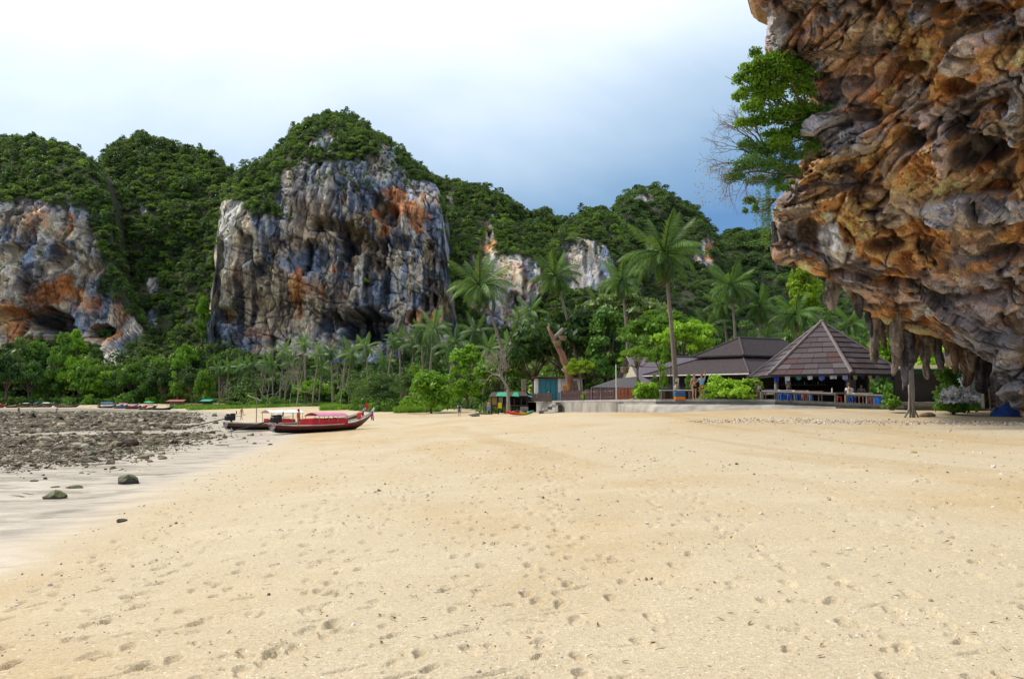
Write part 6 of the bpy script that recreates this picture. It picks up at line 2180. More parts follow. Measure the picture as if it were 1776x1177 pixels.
def broken_trunk():
    Y = 78.0
    b = at(992, 690, Y)
    t = thing('broken_tree', 'tall broken reddish tree trunk with sawn limbs', 'tree', tuple(b))
    P = lambda px, py, dy=0: at(px, py, Y + dy) - b
    MB().tube([P(996, 694), P(990, 670), P(984, 640), P(975, 615), P(964, 595), P(957, 582), P(950, 566)], [.50, .42, .36, .33, .26, .19, .11], 10).build('trunk', BARK_RED, t, smooth=True)
    MB().tube([P(958, 588), P(968, 580), P(977, 570)], [.22, .22, .20], 8).build('limb', BARK_PALE, t, smooth=True)
    MB().tube([P(962, 592), P(972, 592, -.2), P(976, 585, -.3)], [.16, .16, .15], 8).build('limb', BARK_RED, t, smooth=True)
    MB().tube([P(986, 652), P(980, 645), P(974, 640)], [.16, .12, .08], 8).build('limb', BARK_PALE, t, smooth=True)
    MB().tube([P(1000, 694), P(997, 675), P(996, 660)], [.45, .38, .28], 10).build('stub', BARK, t, smooth=True)
    for k, (px, py) in enumerate([(976, 585), (967, 594)]):
        c = P(px, py, -.4)
        MB().tube([c + np.array([0, 0, -.32]), c + np.array([0, 0, -.25]), c + np.array([0, 0, .1]), c + np.array([0, 0, .12])], [.22, .36, .44, .44], 10).build('hanging_pot', ST_PALE, t, smooth=True)


broken_trunk()


def shack():
    Y = 88.0
    g_ = gz(px_at(880, Y), Y)
    t = thing('beach_shack', 'ramshackle wooden beach shack on stilts with a green tarpaulin roof', 'building', (px_at(880, Y), Y, g_))
    s = Y / FPX
    X = lambda px: (px - 880) * s
    Z = lambda py: at(880, py, Y)[2] - g_
    for px in (852, 864, 876, 892, 904, 914):
        for yy in (0, 2.2):
            MB().tube([(X(px), yy, -.3), (X(px), yy, Z(690))], .07, 6).build('stilt', WOOD_DARK, t)
    MB().box((X(883), 1.2, Z(703)), (64 * s, 2.8, .14)).build('floor', WOOD_DARK, t)
    MB().box((X(857), .1, Z(694)), (10 * s, .1, 1.1)).build('wall_panel', plain('panel_tan', (.38, .25, .10), .85), t)
    MB().box((X(868), .12, Z(695)), (8 * s, .1, 1.0)).build('wall_panel', plain('panel_grey', (.36, .33, .28), .85), t)
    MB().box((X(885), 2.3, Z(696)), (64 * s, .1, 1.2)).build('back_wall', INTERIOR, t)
    rf = [np.array([X(848), -.5, Z(688)]), np.array([X(916), -.5, Z(686)]), np.array([X(912), 2.8, Z(678)]), np.array([X(852), 2.8, Z(679)])]
    MB().add(rf, [(0, 1, 2, 3)]).add([p - np.array([0, 0, .08]) for p in rf], [(3, 2, 1, 0)]).build('roof', WOOD_DARK, t)
    for (a, b) in ((860, 882), (888, 900)):
        q = [np.array([X(a), -.75, Z(687)]), np.array([X(b), -.75, Z(688)]), np.array([X(b - 2), .9, Z(680.5)]), np.array([X(a + 4), .9, Z(680.5)])]
        q2 = [p + np.array([0, 0, .05]) for p in q]
        MB().add(q + q2, [(4, 5, 6, 7), (3, 2, 1, 0), (0, 1, 5, 4), (1, 2, 6, 5), (2, 3, 7, 6), (3, 0, 4, 7)]).build('tarpaulin', plain('tarp_green', (.03, .34, .20), .6, .2), t)
    MB().box((X(867), -.15, Z(702.5)), (6.5 * s, .12, .66), bevel=.04).build('life_vest', plain('vest_yellow', (.72, .58, .02), .6, .15), t)
    MB().box((X(909), -.2, Z(711)), (14 * s, .1, .8)).build('net_panel', plain('net_grey', (.30, .29, .27), .9, .4), t)
    q = [np.array([X(910), -.6, Z(686)]), np.array([X(925), -.4, Z(689)]), np.array([X(925), .8, Z(687)]), np.array([X(912), .8, Z(684)])]
    MB().add(q, [(0, 1, 2, 3)]).add([p - np.array([0, 0, .05]) for p in q], [(3, 2, 1, 0)]).build('awning', plain('awning_blue', (.10, .22, .48), .6), t)


shack()

# kayak -----------------------------------------------------------
def kayak():
    Y = 76.0
    a = at(876, 722, Y - 1.0); b = at(926, 716, Y + 1.2)
    a[2] = gz(a[0], a[1]); b[2] = gz(b[0], b[1]) 
    c = (a + b) / 2; L = np.linalg.norm((b - a)[:2])
    t = thing('kayak', 'plastic kayak fading from red through yellow to green on the sand', 'kayak', (c[0], c[1], c[2] + .02), math.atan2((b - a)[1], (b - a)[0]))
    n, m_ = 22, 12
    P = np.zeros((n, m_, 3)); u = np.linspace(-1, 1, n)
    w = .36 * (1 - np.abs(u) ** 2.6) + .02
    for i in range(n):
        for j in range(m_):
            an = 2 * math.pi * j / m_
            zz = math.sin(an)
            P[i, j] = (u[i] * L / 2, w[i] * math.cos(an), .20 + .17 * zz * (1 - .5 * abs(u[i]) ** 4) + .22 * abs(u[i]) ** 3 - (.07 if (zz > .5 and abs(u[i]) < .45) else 0))
    F = [(i * m_ + j, (i + 1) * m_ + j, (i + 1) * m_ + (j + 1) % m_, i * m_ + (j + 1) % m_) for i in range(n - 1) for j in range(m_)]
    m = NT('kayak_plastic')
    sp = m.n('ShaderNodeSeparateXYZ'); m.l(m.objc(), sp.inputs[0])
    f = m.math('ADD', m.math('DIVIDE', sp.outputs['X'], L), .5)
    m.bsdf(m.ramp(f, [(.0, (.62, .03, .015)), (.36, (.70, .07, .01)), (.55, (.72, .40, .01)), (.68, (.30, .36, .03)), (.78, (.015, .25, .14)), (1, (.01, .16, .10))]), .35, None, .4)
    MB().add(P.reshape(-1, 3), F).build('hull', m.m, t, smooth=True)
    for x in (-.5, .45):
        MB().tube([(x + .0, 0, .34), (x + .30, 0, .34)], [.20, .20], 8).build('seat_well', WOOD_DARK, t)
    MB().tube([(-L * .2, .22, .42), (L * .25, .20, .40)], .02, 5).build('paddle', WHITEP, t)


kayak()

# ------------------------------------------------------------------ green-roofed stall, pale blue hut, ladder, tarp
def stall():
    Y = 52.0
    zf = 1.5
    b = np.array([px_at(1575, Y), Y, zf])
    t = thing('green_roofed_stall', 'dark stall with a green-edged roof and white post behind the hanging root', 'building', tuple(b))
    s = Y / FPX
    X = lambda px: (px - 1575) * s
    Z = lambda py: at(1575, py, Y)[2] - zf
    MB().box((X(1620), 1.6, Z(672)), (100 * s, .12, (705 - 640) * s)).build('back_wall', plain('stall_wall', (.115, .10, .10), .85), t)
    MB().box((X(1622), .4, Z(643)), (106 * s, .2, 9 * s)).build('fascia', GREENP, t)
    q = [np.array([X(1567), .2, Z(640)]), np.array([X(1676), .2, Z(640)]), np.array([X(1672), 2.2, Z(630)]), np.array([X(1571), 2.2, Z(630)])]
    MB().add(q, [(0, 1, 2, 3)]).add([p - np.array([0, 0, .08]) for p in q], [(3, 2, 1, 0)]).build('roof', plain('stall_roof', (.30, .28, .16), .85), t)
    MB().box((X(1581), .35, Z(672)), (.14, .14, 62 * s)).build('post', WHITEP, t)
    MB().box((X(1668), .35, Z(672)), (.12, .12, 62 * s)).build('post', WHITEP, t)
    MB().box((X(1610), .5, Z(701)), (90 * s, .8, .35), bevel=.03).build('platform', CONC, t)
    # pale blue hut
    Y2 = 50.0
    b2 = np.array([px_at(1686, Y2), Y2, 1.35])
    t2 = thing('blue_hut', 'pale blue board hut wedged under the overhang', 'building', tuple(b2))
    s2 = Y2 / FPX
    H = (703 - 640) * s2
    for k in range(9):
        MB().box((11 * s2, .5 + .006 * (k % 2), H * (k + .5) / 9), (24 * s2, .06, H / 9 * .95)).build('board', plain('board_blue', (.30, .42, .46), .8, .2), t2)
    MB().box((11 * s2, 1.2, H / 2), (23 * s2, 1.2, H)).build('body', plain('board_blue', (.30, .42, .46)), t2)
    MB().box((23.5 * s2, .46, H / 2), (.12, .14, H)).build('corner_post', WHITEP, t2)
    MB().box((11 * s2, 1.0, H + .08), (30 * s2, 1.8, .1)).build('roof', GREENP, t2)
    # ladder
    a = at(1719, 722, 46); g_ = gz(a[0], a[1])
    t3 = thing('ladder', 'wooden ladder leaning against the dark rock beside the blue hut', 'ladder', (a[0], a[1], g_))
    top = at(1714, 662, 47) - np.array([a[0], a[1], g_])
    for dx in (0, .42):
        MB().tube([(dx, 0, -.05), (top[0] + dx, top[1], top[2])], .035, 5).build('rail', BARK_PALE, t3)
    for k in range(6):
        f = (k + 1) / 7
        MB().tube([(top[0] * f - .03, top[1] * f, top[2] * f), (top[0] * f + .45, top[1] * f, top[2] * f)], .028, 5).build('rung', BARK_PALE, t3)
    # tarp heap
    a = at(1752, 722, 43); g_ = gz(a[0], a[1])
    n, m_ = 14, 18
    V = []
    for i in range(n):
        for j in range(m_):
            an = 2 * math.pi * j / m_; r = i / (n - 1)
            V.append((1.1 * r * math.cos(an), .6 * r * math.sin(an), .62 * (1 - r ** 2.2)))
    V = np.array(V); V[:, 2] += .14 * ridged(V * 2.4, 3, 6) * (V[:, 2] > .02) ; V[:, 0] += .08 * fbm(V * 3, 2, 3)
    F = [(i * m_ + j, (i + 1) * m_ + j, (i + 1) * m_ + (j + 1) % m_, i * m_ + (j + 1) % m_) for i in range(n - 1) for j in range(m_)]
    o = obj('tarpaulin_heap', MB().add(V, F).mesh('tarpaulin_heap', True), plain('tarp_blue', (.035, .10, .36), .5, .4, 3), None, (a[0], a[1], g_ - .03))
    tag(o, 'crumpled blue tarpaulin heap at the foot of the rock', 'tarpaulin')


stall()


# ------------------------------------------------------------------ terrace planting
def bush(label, px, pyb, Y, w, h, leaf, n=1500, size=.10, name='bush', z=None, kind='shrub', flowers=None, trunk=0):
    base = at(px, pyb, Y)
    if z is not None: base[2] = z
    W = w / FPX * Y / 2; H = h / FPX * Y
    rg = np.random.default_rng(int(px * 3 + w))
    lob = lobes_for(kind, rg)
    P, d = crown_points(rg, n, lob, .4)
    P = P * np.array([W, W, (H - trunk) / 1.1]); P[:, 2] += trunk
    V, F = leaf_quads(P, d, size, rg, jitter=.8)
    t = thing(name, label, 'bush', tuple(base))
    obj('foliage', mesh_arrays('foliage', V, F), LEAF[leaf], t)
    mb = MB()
    for k in range(7):
        l = np.array(lob[k][:3]) * np.array([W, W, (H - trunk) / 1.1]) + np.array([0, 0, trunk])
        mb.tube([(rg.normal(0, .05), rg.normal(0, .05), -.1), l * np.array([.4, .4, .55]), l], [.045, .03, .012], 5)
    mb.build('stem', BARK, t)
    if flowers:
        k = P[:, 1] < np.percentile(P[:, 1], 45)
        Q = P[k & (P[:, 2] > H * flowers[1]) & (P[:, 2] < H * flowers[2])]
        Q = Q[rg.choice(len(Q), min(len(Q), flowers[3]), replace=False)] + np.array([0, -.08, 0])
        V, F = leaf_quads(Q, np.tile([0, -1., .3], (len(Q), 1)), .12, rg, aspect=.9, jitter=.5)
        obj('flowers', mesh_arrays('flowers', V, F), flowers[0], t)
    return t


WHITE_FL = plain('petal_white', (.82, .82, .84), .6, .1)
bush('bright sea-almond hedge on the terrace behind the tables', 1262, 688, 53.5, 112, 46, 'bright', 2600, .13, z=2.15)
bush('right half of the bright terrace hedge beside the pavilion post', 1300, 686, 53.0, 60, 40, 'bright', 1500, .13, z=2.15)
bush('leafy green bush at the planted corner of the terrace', 1122, 692, 60.5, 60, 34, 'bright', 1500, .13, z=2.15)
bush('reddish-tipped shrub behind the planted corner', 1138, 686, 61.5, 26, 44, 'olive', 600, .11, z=2.15, trunk=.4)
bush('white-flowering bush in front of the green-roofed stall', 1655, 716, 44.0, 92, 52, 'mid', 3000, .11, flowers=(WHITE_FL, .35, .98, 700))
bush('taller leafy plant growing out of the white-flowering bush', 1648, 690, 46.0, 56, 62, 'mid', 1300, .11)
bush('low clipped bush beside the hanging root', 1546, 708, 44.5, 40, 28, 'mid', 1300, .08)
bush('small green bush on the fence wall by the broken trunk', 1016, 684, 72, 18, 16, 'bright', 500, .10, z=2.2)
tree('small_tree', 'slim yellow-green sapling beside the broken trunk', 1007, 690, 76, 48, 70, 'umbrella', 'yellow', trunk=.55)
tree('small_tree', 'thin tall leafy plant left of the tall palm trunk', 1152, 690, 60, 26, 84, 'tall', 'bright', trunk=.18)
tree('small_tree', 'leafy tree in front of the cream gable', 1106, 690, 62, 56, 92, 'umbrella', 'bright', trunk=.6)
tree('small_tree', 'thin plant right of the tall palm trunk', 1196, 692, 56, 22, 44, 'tall', 'mid', trunk=.25)
tree('small_tree', 'large-leaved shrub tree over the long roof', 1145, 660, 66, 46, 70, 'round', 'bright', trunk=.2)

# lamp pole and cable frame by the gable
p = at(1069, 692, 62)
t = thing('lamp_pole', 'white pole with a basket lamp beside the fence end', 'pole', (p[0], p[1], 2.15))
H = at(1069, 632, 62)[2] - 2.15
MB().tube([(0, 0, -.1), (0, 0, H)], .045, 8).build('pole', WHITEP, t)
MB().tube([(0, 0, H - .03), (1.1, .2, H - .12), (2.4, .3, H - .18), (4.5, .4, H - .22)], .02, 5).build('cable', WOOD_DARK, t)
MB().tube([(.70, .15, H - .70), (.72, .15, H - .62), (.72, .15, H - .22), (.72, .15, H - .18)], [.18, .30, .34, .3], 10).build('basket_lamp', ST_PALE, t)
MB().tube([(4.5, .4, -.1), (4.5, .4, H - .2)], .035, 6).build('frame_post', WOOD_DARK, t)

# ------------------------------------------------------------------ terrace furniture
def table(label, px, Y, w, d=.8, h=.72, top=WOOD_GREY, z=None, cloth=None, group='tables along the terrace edge'):
    z = terr_z(px) if z is None else z
    t = thing('table', label, 'table', (px_at(px, Y), Y, z), rad(random.uniform(-6, 6)), group)
    MB().box((0, 0, h - .03), (w, d, .06), bevel=.015).build('table_top', cloth or top, t)
    for sx in (-1, 1):
        for sy in (-1, 1):
            MB().box((sx * (w / 2 - .08), sy * (d / 2 - .08), (h - .06) / 2), (.07, .07, h - .06)).build('leg', WOOD_GREY, t)
    return t


CL = [plain('cloth_white', (.62, .62, .60), .8, .15), plain('cloth_green', (.28, .42, .30), .8, .15), plain('cloth_pink', (.46, .26, .24), .8, .15), plain('cloth_blue', (.28, .34, .44), .8, .15)]
table('low table with a green cloth beside the planted corner', 1158, 55.6, 1.2, cloth=CL[1])
table('white-clothed table by the tall palm', 1188, 55.2, 1.1, cloth=CL[0])
table('green-clothed table right of the standing pair', 1236, 54.6, 1.5, cloth=CL[1])
table('grey bench table in front of the sea-almond hedge', 1268, 54.2, 1.5, cloth=CL[3])
table('pink-clothed table near the seated sunbather', 1298, 53.6, 1.1, cloth=CL[2])
table('blue-grey table at the left corner of the pavilion', 1335, 52.6, 1.0, cloth=CL[3])
table('white table under the left flags of the pavilion', 1362, 52.1, 1.0, cloth=CL[0])
table('pale table with blue stools under it', 1385, 51.8, 1.0, cloth=CL[0])
table('pink table in front of the pavilion ridge post', 1410, 51.5, 1.0, cloth=CL[2])
table('white table beside the man in the white shirt', 1492, 50.0, 1.2, cloth=CL[0])

def bench_rail(label, p0, Y0, p1, Y1, n, name='bench_rail'):
    a = np.array([px_at(p0, Y0), Y0, terr_z(p0)]); b = np.array([px_at(p1, Y1), Y1, terr_z(p1)])
    t = thing(name, label, 'railing', tuple(a))
    d = b - a
    MB().tube([(0, 0, .58), (d[0], d[1], d[2] + .58)], .085, 4).build('top_rail', WOOD_GREY, t)
    for k in range(n):
        p = d * (k / (n - 1))
        MB().box((p[0], p[1], p[2] + .28), (.15, .15, .58)).build('post', WOOD_GREY, t)
    return t


bench_rail('low grey wooden rail along the front of the pavilion', 1320, 51.8, 1448, 49.6, 4)
bench_rail('short low rail in front of the man in the white shirt', 1466, 49.2, 1540, 47.8, 3)
bench_rail('low dark rail along the terrace edge by the hedge', 1240, 53.6, 1316, 52.2, 4)


def stool(label, px, Y, mat, group):
    z = terr_z(px)
    t = thing('stool', label, 'stool', (px_at(px, Y), Y, z), random.uniform(0, 3), group)
    MB().tube([(0, 0, .40), (0, 0, .45)], [.17, .165], 10).build('seat', mat, t)
    for k in range(4):
        a = k * math.pi / 2 + .78
        MB().tube([(.12 * math.cos(a), .12 * math.sin(a), .41), (.19 * math.cos(a), .19 * math.sin(a), 0)], [.05, .04], 5).build('leg', mat, t)
    return t


gst = 'blue plastic stools at the pavilion tables'
for px, Y in ((1354, 51.0), (1362, 51.1), (1368, 50.7), (1384, 50.9), (1404, 50.8), (1470, 49.6), (1477, 49.4)):
    stool('blue plastic stool tucked under a pavilion table', px, Y, BLUEP, gst)
stool('red plastic stool on the terrace by the stacked stools', 1454, 49.9, plain('plastic_red', (.62, .05, .02), .45), None)
stool('dark red stool right of the man in the white shirt', 1510, 49.0, REDP, None)
stool('orange stool among the blue ones', 1393, 51.2, plain('plastic_orange', (.55, .14, .03), .5), None)


def barrel(label, px, Y, mat, h=.5, r=.28):
    t = thing('plastic_tub', label, 'tub', (px_at(px, Y), Y, terr_z(px)))
    MB().tube([(0, 0, 0), (0, 0, h * .1), (0, 0, h * .9), (0, 0, h)], [r * .86, r * .9, r, r * 1.06], 14).build('body', mat, t, smooth=True)
    MB().tube([(0, 0, h * .96), (0, 0, h * 1.02)], [r * 1.1, r * 1.1], 14).build('rim', mat, t)


barrel('bright blue plastic tub at the right end of the pavilion', 1526, 47.9, BLUEP)
barrel('teal blue tub beside the bright blue one', 1518, 48.3, plain('plastic_teal', (.02, .22, .40), .45), .45, .22)
t = thing('cool_box', 'blue cool box with an orange base by the tall palm', 'box', (px_at(1178, 54.6), 54.6, 2.15))
MB().box((0, 0, .42), (.72, .5, .36), bevel=.03).build('lid', plain('box_blue', (.03, .12, .26), .5), t)
MB().box((0, 0, .12), (.70, .48, .24), bevel=.03).build('base', plain('box_orange', (.62, .20, .02), .5), t)
q = at(1176, 662, 55.5)
t = thing('palm_sign', 'white paper sign tied to the tall palm trunk', 'sign', (px_at(1174, 62.6), 62.6, at(1174, 662, 62.6)[2]))
MB().box((0, 0, 0), (.26, .05, .62), ry=.12).build('paper', WHITEP, t)
t = thing('bottle', 'white plastic bottle on the pavilion rail', 'bottle', (px_at(1442, 49.7), 49.7, terr_z(1442) + .66))
MB().tube([(0, 0, 0), (0, 0, .22), (0, 0, .26), (0, 0, .31)], [.05, .05, .02, .02], 8).build('body', WHITEP, t)
MB().tube([(0, 0, .31), (0, 0, .335)], .022, 8).build('cap', BLUEP, t)
# ================================================================== BOATS
HULL_RED = plain('hull_maroon', (0.150, 0.022, 0.016), .45, .35, 1.5, .3, .01, stretch=(.4, 1, 3))
HULL_BROWN = plain('hull_brown', (0.135, 0.075, 0.040), .6, .45, 1.5, .3, .01, stretch=(.4, 1, 3))
HULL_BLACK = plain('hull_tar', (0.016, 0.016, 0.019), .6, .4, 2)
DECKW = plain('deck_pale', (0.48, 0.45, 0.40), .8, .3, 3)
ENGINE = plain('engine_metal', (0.03, 0.03, 0.032), .5, .4, 6, metallic=.4)
PINK = plain('canopy_pink', (0.58, 0.20, 0.34), .7, .2, 2)
CANRED = plain('canopy_red', (0.50, 0.022, 0.035), .6, .2, 3)
STEEL = plain('pole_steel', (0.30, 0.30, 0.30), .5, .2, 4)
CANW = plain('canopy_white', (0.70, 0.70, 0.68), .7, .12, 2)
CANB = plain('canopy_blue', (0.05, 0.16, 0.50), .7, .2, 2)


def hull_profile(u):
    """u 0 stern .. 1 bow: half beam, keel height, sheer height (for a 11 m boat)"""
    b = np.interp(u, [0, .08, .3, .55, .75, .88, .96, 1], [.48, .62, .84, .88, .66, .36, .14, .05])
    k = np.interp(u, [0, .06, .2, .6, .80, .88, .94, 1], [.16, .05, 0, 0, .08, .44, .84, 1.32])
    s = np.interp(u, [0, .15, .4, .6, .75, .86, .94, 1], [.72, .60, .58, .62, .76, .98, 1.24, 1.54])
    return b, k, s


def hull_mesh(L, lo, hi, n=34, m_=6, inner=False):
    """skin between the fractions lo..hi of the side's height"""
    us = np.linspace(0, 1, n)
    V = []; F = []
    cols = []
    for u in us:
        b, k, s = hull_profile(u)
        row = []
        for sgn in (1, -1):
            side = []
            for j in range(m_ + 1):
                t = lo + (hi - lo) * j / m_
                w = b * (math.sin(min(1, t * 1.15 + .02) * math.pi / 2) ** .75) if t > 0 else 0.015
                if inner: w = max(.01, w - .05)
                side.append((u * L, sgn * w, k + (s - k) * t))
            row.append(side)
        cols.append(row)
    for i in range(n):
        for sd in range(2):
            V += cols[i][sd]
    q = m_ + 1
    for i in range(n - 1):
        for sd in range(2):
            for j in range(m_):
                a = (i * 2 + sd) * q + j; c = a + 2 * q
                F.append((a, c, c + 1, a + 1) if sd else (a, a + 1, c + 1, c))
        if lo == 0:                      # keel strip
            a = (i * 2) * q; c = (i * 2 + 1) * q
            F.append((a, a + 2 * q, c + 2 * q, c))
    # transom
    for j in range(m_):
        F.append((j, j + 1, q + j + 1, q + j))
    return MB().add(V, F)


def boat(label, stern, bow, side_mat, canopy, cargo=None, ribbons=True, mast=False, detail=True, group=None, z=None, engine=True, rolled=False, scale_h=1.0):
    """stern, bow: (x, y) on the ground"""
    stern = np.array(stern, float); bow = np.array(bow, float)
    d = bow - stern; L = np.linalg.norm(d)
    z = gz(*((stern + bow) / 2)) if z is None else z
    t = thing('longtail_boat', label, 'boat', (stern[0], stern[1], z - .04), math.atan2(d[1], d[0]), group)
    if rolled: t.rotation_euler[0] = rad(-4)
    hull_mesh(L, 0, .50).build('hull_bottom', HULL_BLACK, t, smooth=True)
    hull_mesh(L, .50, .93).build('hull_side', side_mat, t, smooth=True)
    hull_mesh(L, .30, .99, inner=True).build('hull_inside', DECKW if detail else side_mat, t, smooth=True)
    # gunwales with stem post
    us = np.linspace(0, 1, 30)
    for sgn in (1, -1):
        P = []
        for u in us:
            b, k, s = hull_profile(u); P.append((u * L, sgn * b * .99, s - .015))
        MB().tube(P, .05 if detail else .06, 4).build('gunwale', DECKW if detail else side_mat, t)
    MB().tube([(L * .93, 0, .92), (L * .97, 0, 1.24), (L * 1.0, 0, 1.56), (L * 1.022, 0, 1.86)], [.09, .10, .10, .08], 6).build('stem_post', DECKW, t)
    # deck boards
    b, k, s = hull_profile(.8)
    V = []; n = 9
    for u in np.linspace(.70, .97, n):
        bb, kk, ss = hull_profile(u); V += [(u * L, bb * .93, ss - .09), (u * L, -bb * .93, ss - .09)]
    MB().add(V, [(2 * i, 2 * i + 2, 2 * i + 3, 2 * i + 1) for i in range(n - 1)]).build('fore_deck', DECKW, t)
    V = []
    for u in np.linspace(.02, .72, n):
        bb, kk, ss = hull_profile(u); V += [(u * L, bb * .75, kk + .28), (u * L, -bb * .75, kk + .28)]
    MB().add(V, [(2 * i, 2 * i + 2, 2 * i + 3, 2 * i + 1) for i in range(n - 1)]).build('floor_boards', WOOD_GREY, t)
    if detail:
        for u in np.linspace(.30, .68, 6):
            bb, kk, ss = hull_profile(u)
            MB().box((u * L, 0, ss - .14), (.22, bb * 1.75, .04)).build('thwart', DECKW, t)
        for u in np.linspace(.60, .86, 9):
            bb, kk, ss = hull_profile(u)
            MB().tube([(u * L, -bb * .93, ss - .30 + .1), (u * L, -bb * .93, ss + .10)], .03, 4).build('rail_post', DECKW, t)
    # canopy: arched sheet on poles
    if canopy:
        u0, u1, h, mat = canopy
        V = []; F = []
        n = 10; m_ = 8
        for i in range(n):
            u = u0 + (u1 - u0) * i / (n - 1)
            for j in range(m_):
                a = -1 + 2 * j / (m_ - 1)
                sag = .03 * math.sin(i * 2.1) * (1 - abs(a))
                V.append((u * L, a * .86, h + .24 * (1 - a * a) + sag))
        q = [(i * m_ + j, (i + 1) * m_ + j, (i + 1) * m_ + j + 1, i * m_ + j + 1) for i in range(n - 1) for j in range(m_ - 1)]
        V2 = [(x, y, z_ - .03) for x, y, z_ in V]
        MB().add(V, q).add(V2, [f[::-1] for f in q]).build('canopy', mat, t, smooth=True)
        for u in np.linspace(u0 + .01, u1 - .01, 4):
            bb, kk, ss = hull_profile(u)
            for sgn in (1, -1):
                MB().tube([(u * L, sgn * bb * .9, ss - .1), (u * L, sgn * .84, h + .02)], .025, 5).build('canopy_pole', STEEL, t)
    if cargo:
        u0, u1, h, mat = cargo
        x0, x1 = u0 * L, u1 * L
        V = []; n = 12; rg = np.random.default_rng(int(L * 100))
        for i in range(n):
            x = x0 + (x1 - x0) * i / (n - 1)
            for (yy, zz) in ((-.82, .50), (-.84, h * .75), (-.80, h), (0, h + .04), (.80, h), (.84, h * .75), (.82, .50)):
                V.append((x, yy * (1 + .03 * rg.normal()), zz + .03 * rg.normal()))
        F = [(i * 7 + j, (i + 1) * 7 + j, (i + 1) * 7 + j + 1, i * 7 + j + 1) for i in range(n - 1) for j in range(6)]
        F += [tuple(range(6, -1, -1)), tuple((n - 1) * 7 + j for j in range(7))]
        MB().add(V, F).build('side_cloth', mat, t)
    if engine:
        e = MB().box((.35, 0, 1.05), (.75, .42, .42), bevel=.06).box((.55, 0, 1.32), (.35, .30, .22), bevel=.05).box((.2, .12, 1.30), (.22, .2, .18), bevel=.03)
        e.tube([(.6, -.22, 1.2), (.75, -.3, 1.4), (.75, -.3, 1.62)], .045, 6)
        eng = e.build('engine', ENGINE, t)
        MB().tube([(.55, 0, .5), (.45, 0, .86)], .08, 6).build('engine_mount', WOOD_DARK, t)
        MB().tube([(.05, 0, 1.02), (-1.6, 0, .66), (-3.4, 0, .30)], .045, 6).build('propeller_shaft', ENGINE, t)
        pr = MB()
        for k in range(3):
            a = k * 2.09
            pr.box((-3.42, .13 * math.cos(a), .30 + .13 * math.sin(a)), (.03, .22, .10), rx=a)
        pr.build('propeller', STEEL, t)
        MB().tube([(.7, 0, 1.15), (1.7, .1, 1.28)], .03, 5).build('tiller', STEEL, t)
        MB().tube([(.10, -.34, .55), (-.25, -.36, .35), (-.05, -.36, .18)], [.07, .08, .06], 6).build('fender', STEEL, t)
    if ribbons:
        MB().tube([(L * .985, 0, 1.38), (L * .995, 0, 1.54)], [.15, .14], 8).build('ribbon_wrap', plain('ribbon_blue', (.05, .14, .5), .7), t)
        MB().tube([(L * .972, 0, 1.26), (L * .985, 0, 1.38)], [.15, .15], 8).build('ribbon_wrap', CANRED, t)
        for k, c in enumerate((CANRED, plain('ribbon_blue', (.05, .14, .5), .7))):
            x = L * .985
            MB().add([(x, -.12, 1.42), (x + .12, -.14, 1.42), (x + .16, -.2, .82), (x + .05, -.2, .78), (x, -.10, 1.42), (x + .12, -.12, 1.42), (x + .16, -.18, .82), (x + .05, -.18, .78)], [(0, 1, 2, 3), (7, 6, 5, 4)]).build('ribbon_tail', c, t, loc=(0, k * .2, k * .05))
    if mast:
        MB().tube([(2.6, 0, .4), (2.6, 0, 2.6)], .035, 6).build('mast', WOOD_GREY, t)
        MB().box((2.4, 0, 2.68), (1.2, .12, .06), ry=.35).build('mast_board', DECKW, t)
    return t


SB = (px_at(474, 57.0), 57.0); SBW = (px_at(647, 65.0), 65.0)
boat('maroon longtail boat with red side cloth and pink canopy on the sand', SB, SBW, HULL_RED, (.36, .66, 1.28, PINK), (.30, .66, 1.05, CANRED))
B2 = (px_at(394, 62.5), 62.5); B2W = (px_at(632, 71.5), 71.5)
boat('weathered brown longtail boat with white and red awning behind the maroon one', B2, B2W, HULL_BROWN, (.26, .50, 1.42, CANW), (.28, .44, .86, CANRED), mast=True)
# flags and life ring hung at the bow of the maroon boat
p = (SBW[0] - .9, SBW[1] - .6)
t = thing('life_jacket', 'red life jacket hung on the bow of the maroon boat', 'life jacket', (SBW[0] - .95, SBW[1] - .85, gz(*SBW) + 1.02))
MB().box((0, 0, 0), (.34, .16, .46), bevel=.06).build('front', plain('jacket_red', (.70, .05, .03), .6), t)
MB().box((0, .02, .24), (.22, .12, .14), bevel=.04).build('collar', plain('jacket_orange', (.75, .20, .03), .6), t)
t = thing('pennant', 'dark red pennant on a stick at the bow of the brown boat', 'flag', (B2W[0] + .1, B2W[1] - .3, gz(*B2W) + 1.45))
MB().tube([(0, 0, -.1), (.12, 0, .75)], .025, 5).build('stick', WOOD_DARK, t)
MB().add([(.10, -.02, .70), (.42, -.03, .36), (.36, -.02, -.10), (.06, -.02, .22), (.10, .0, .70), (.42, -.01, .36), (.36, 0, -.10), (.06, 0, .22)], [(0, 1, 2, 3), (7, 6, 5, 4)]).build('cloth', CANRED, t)

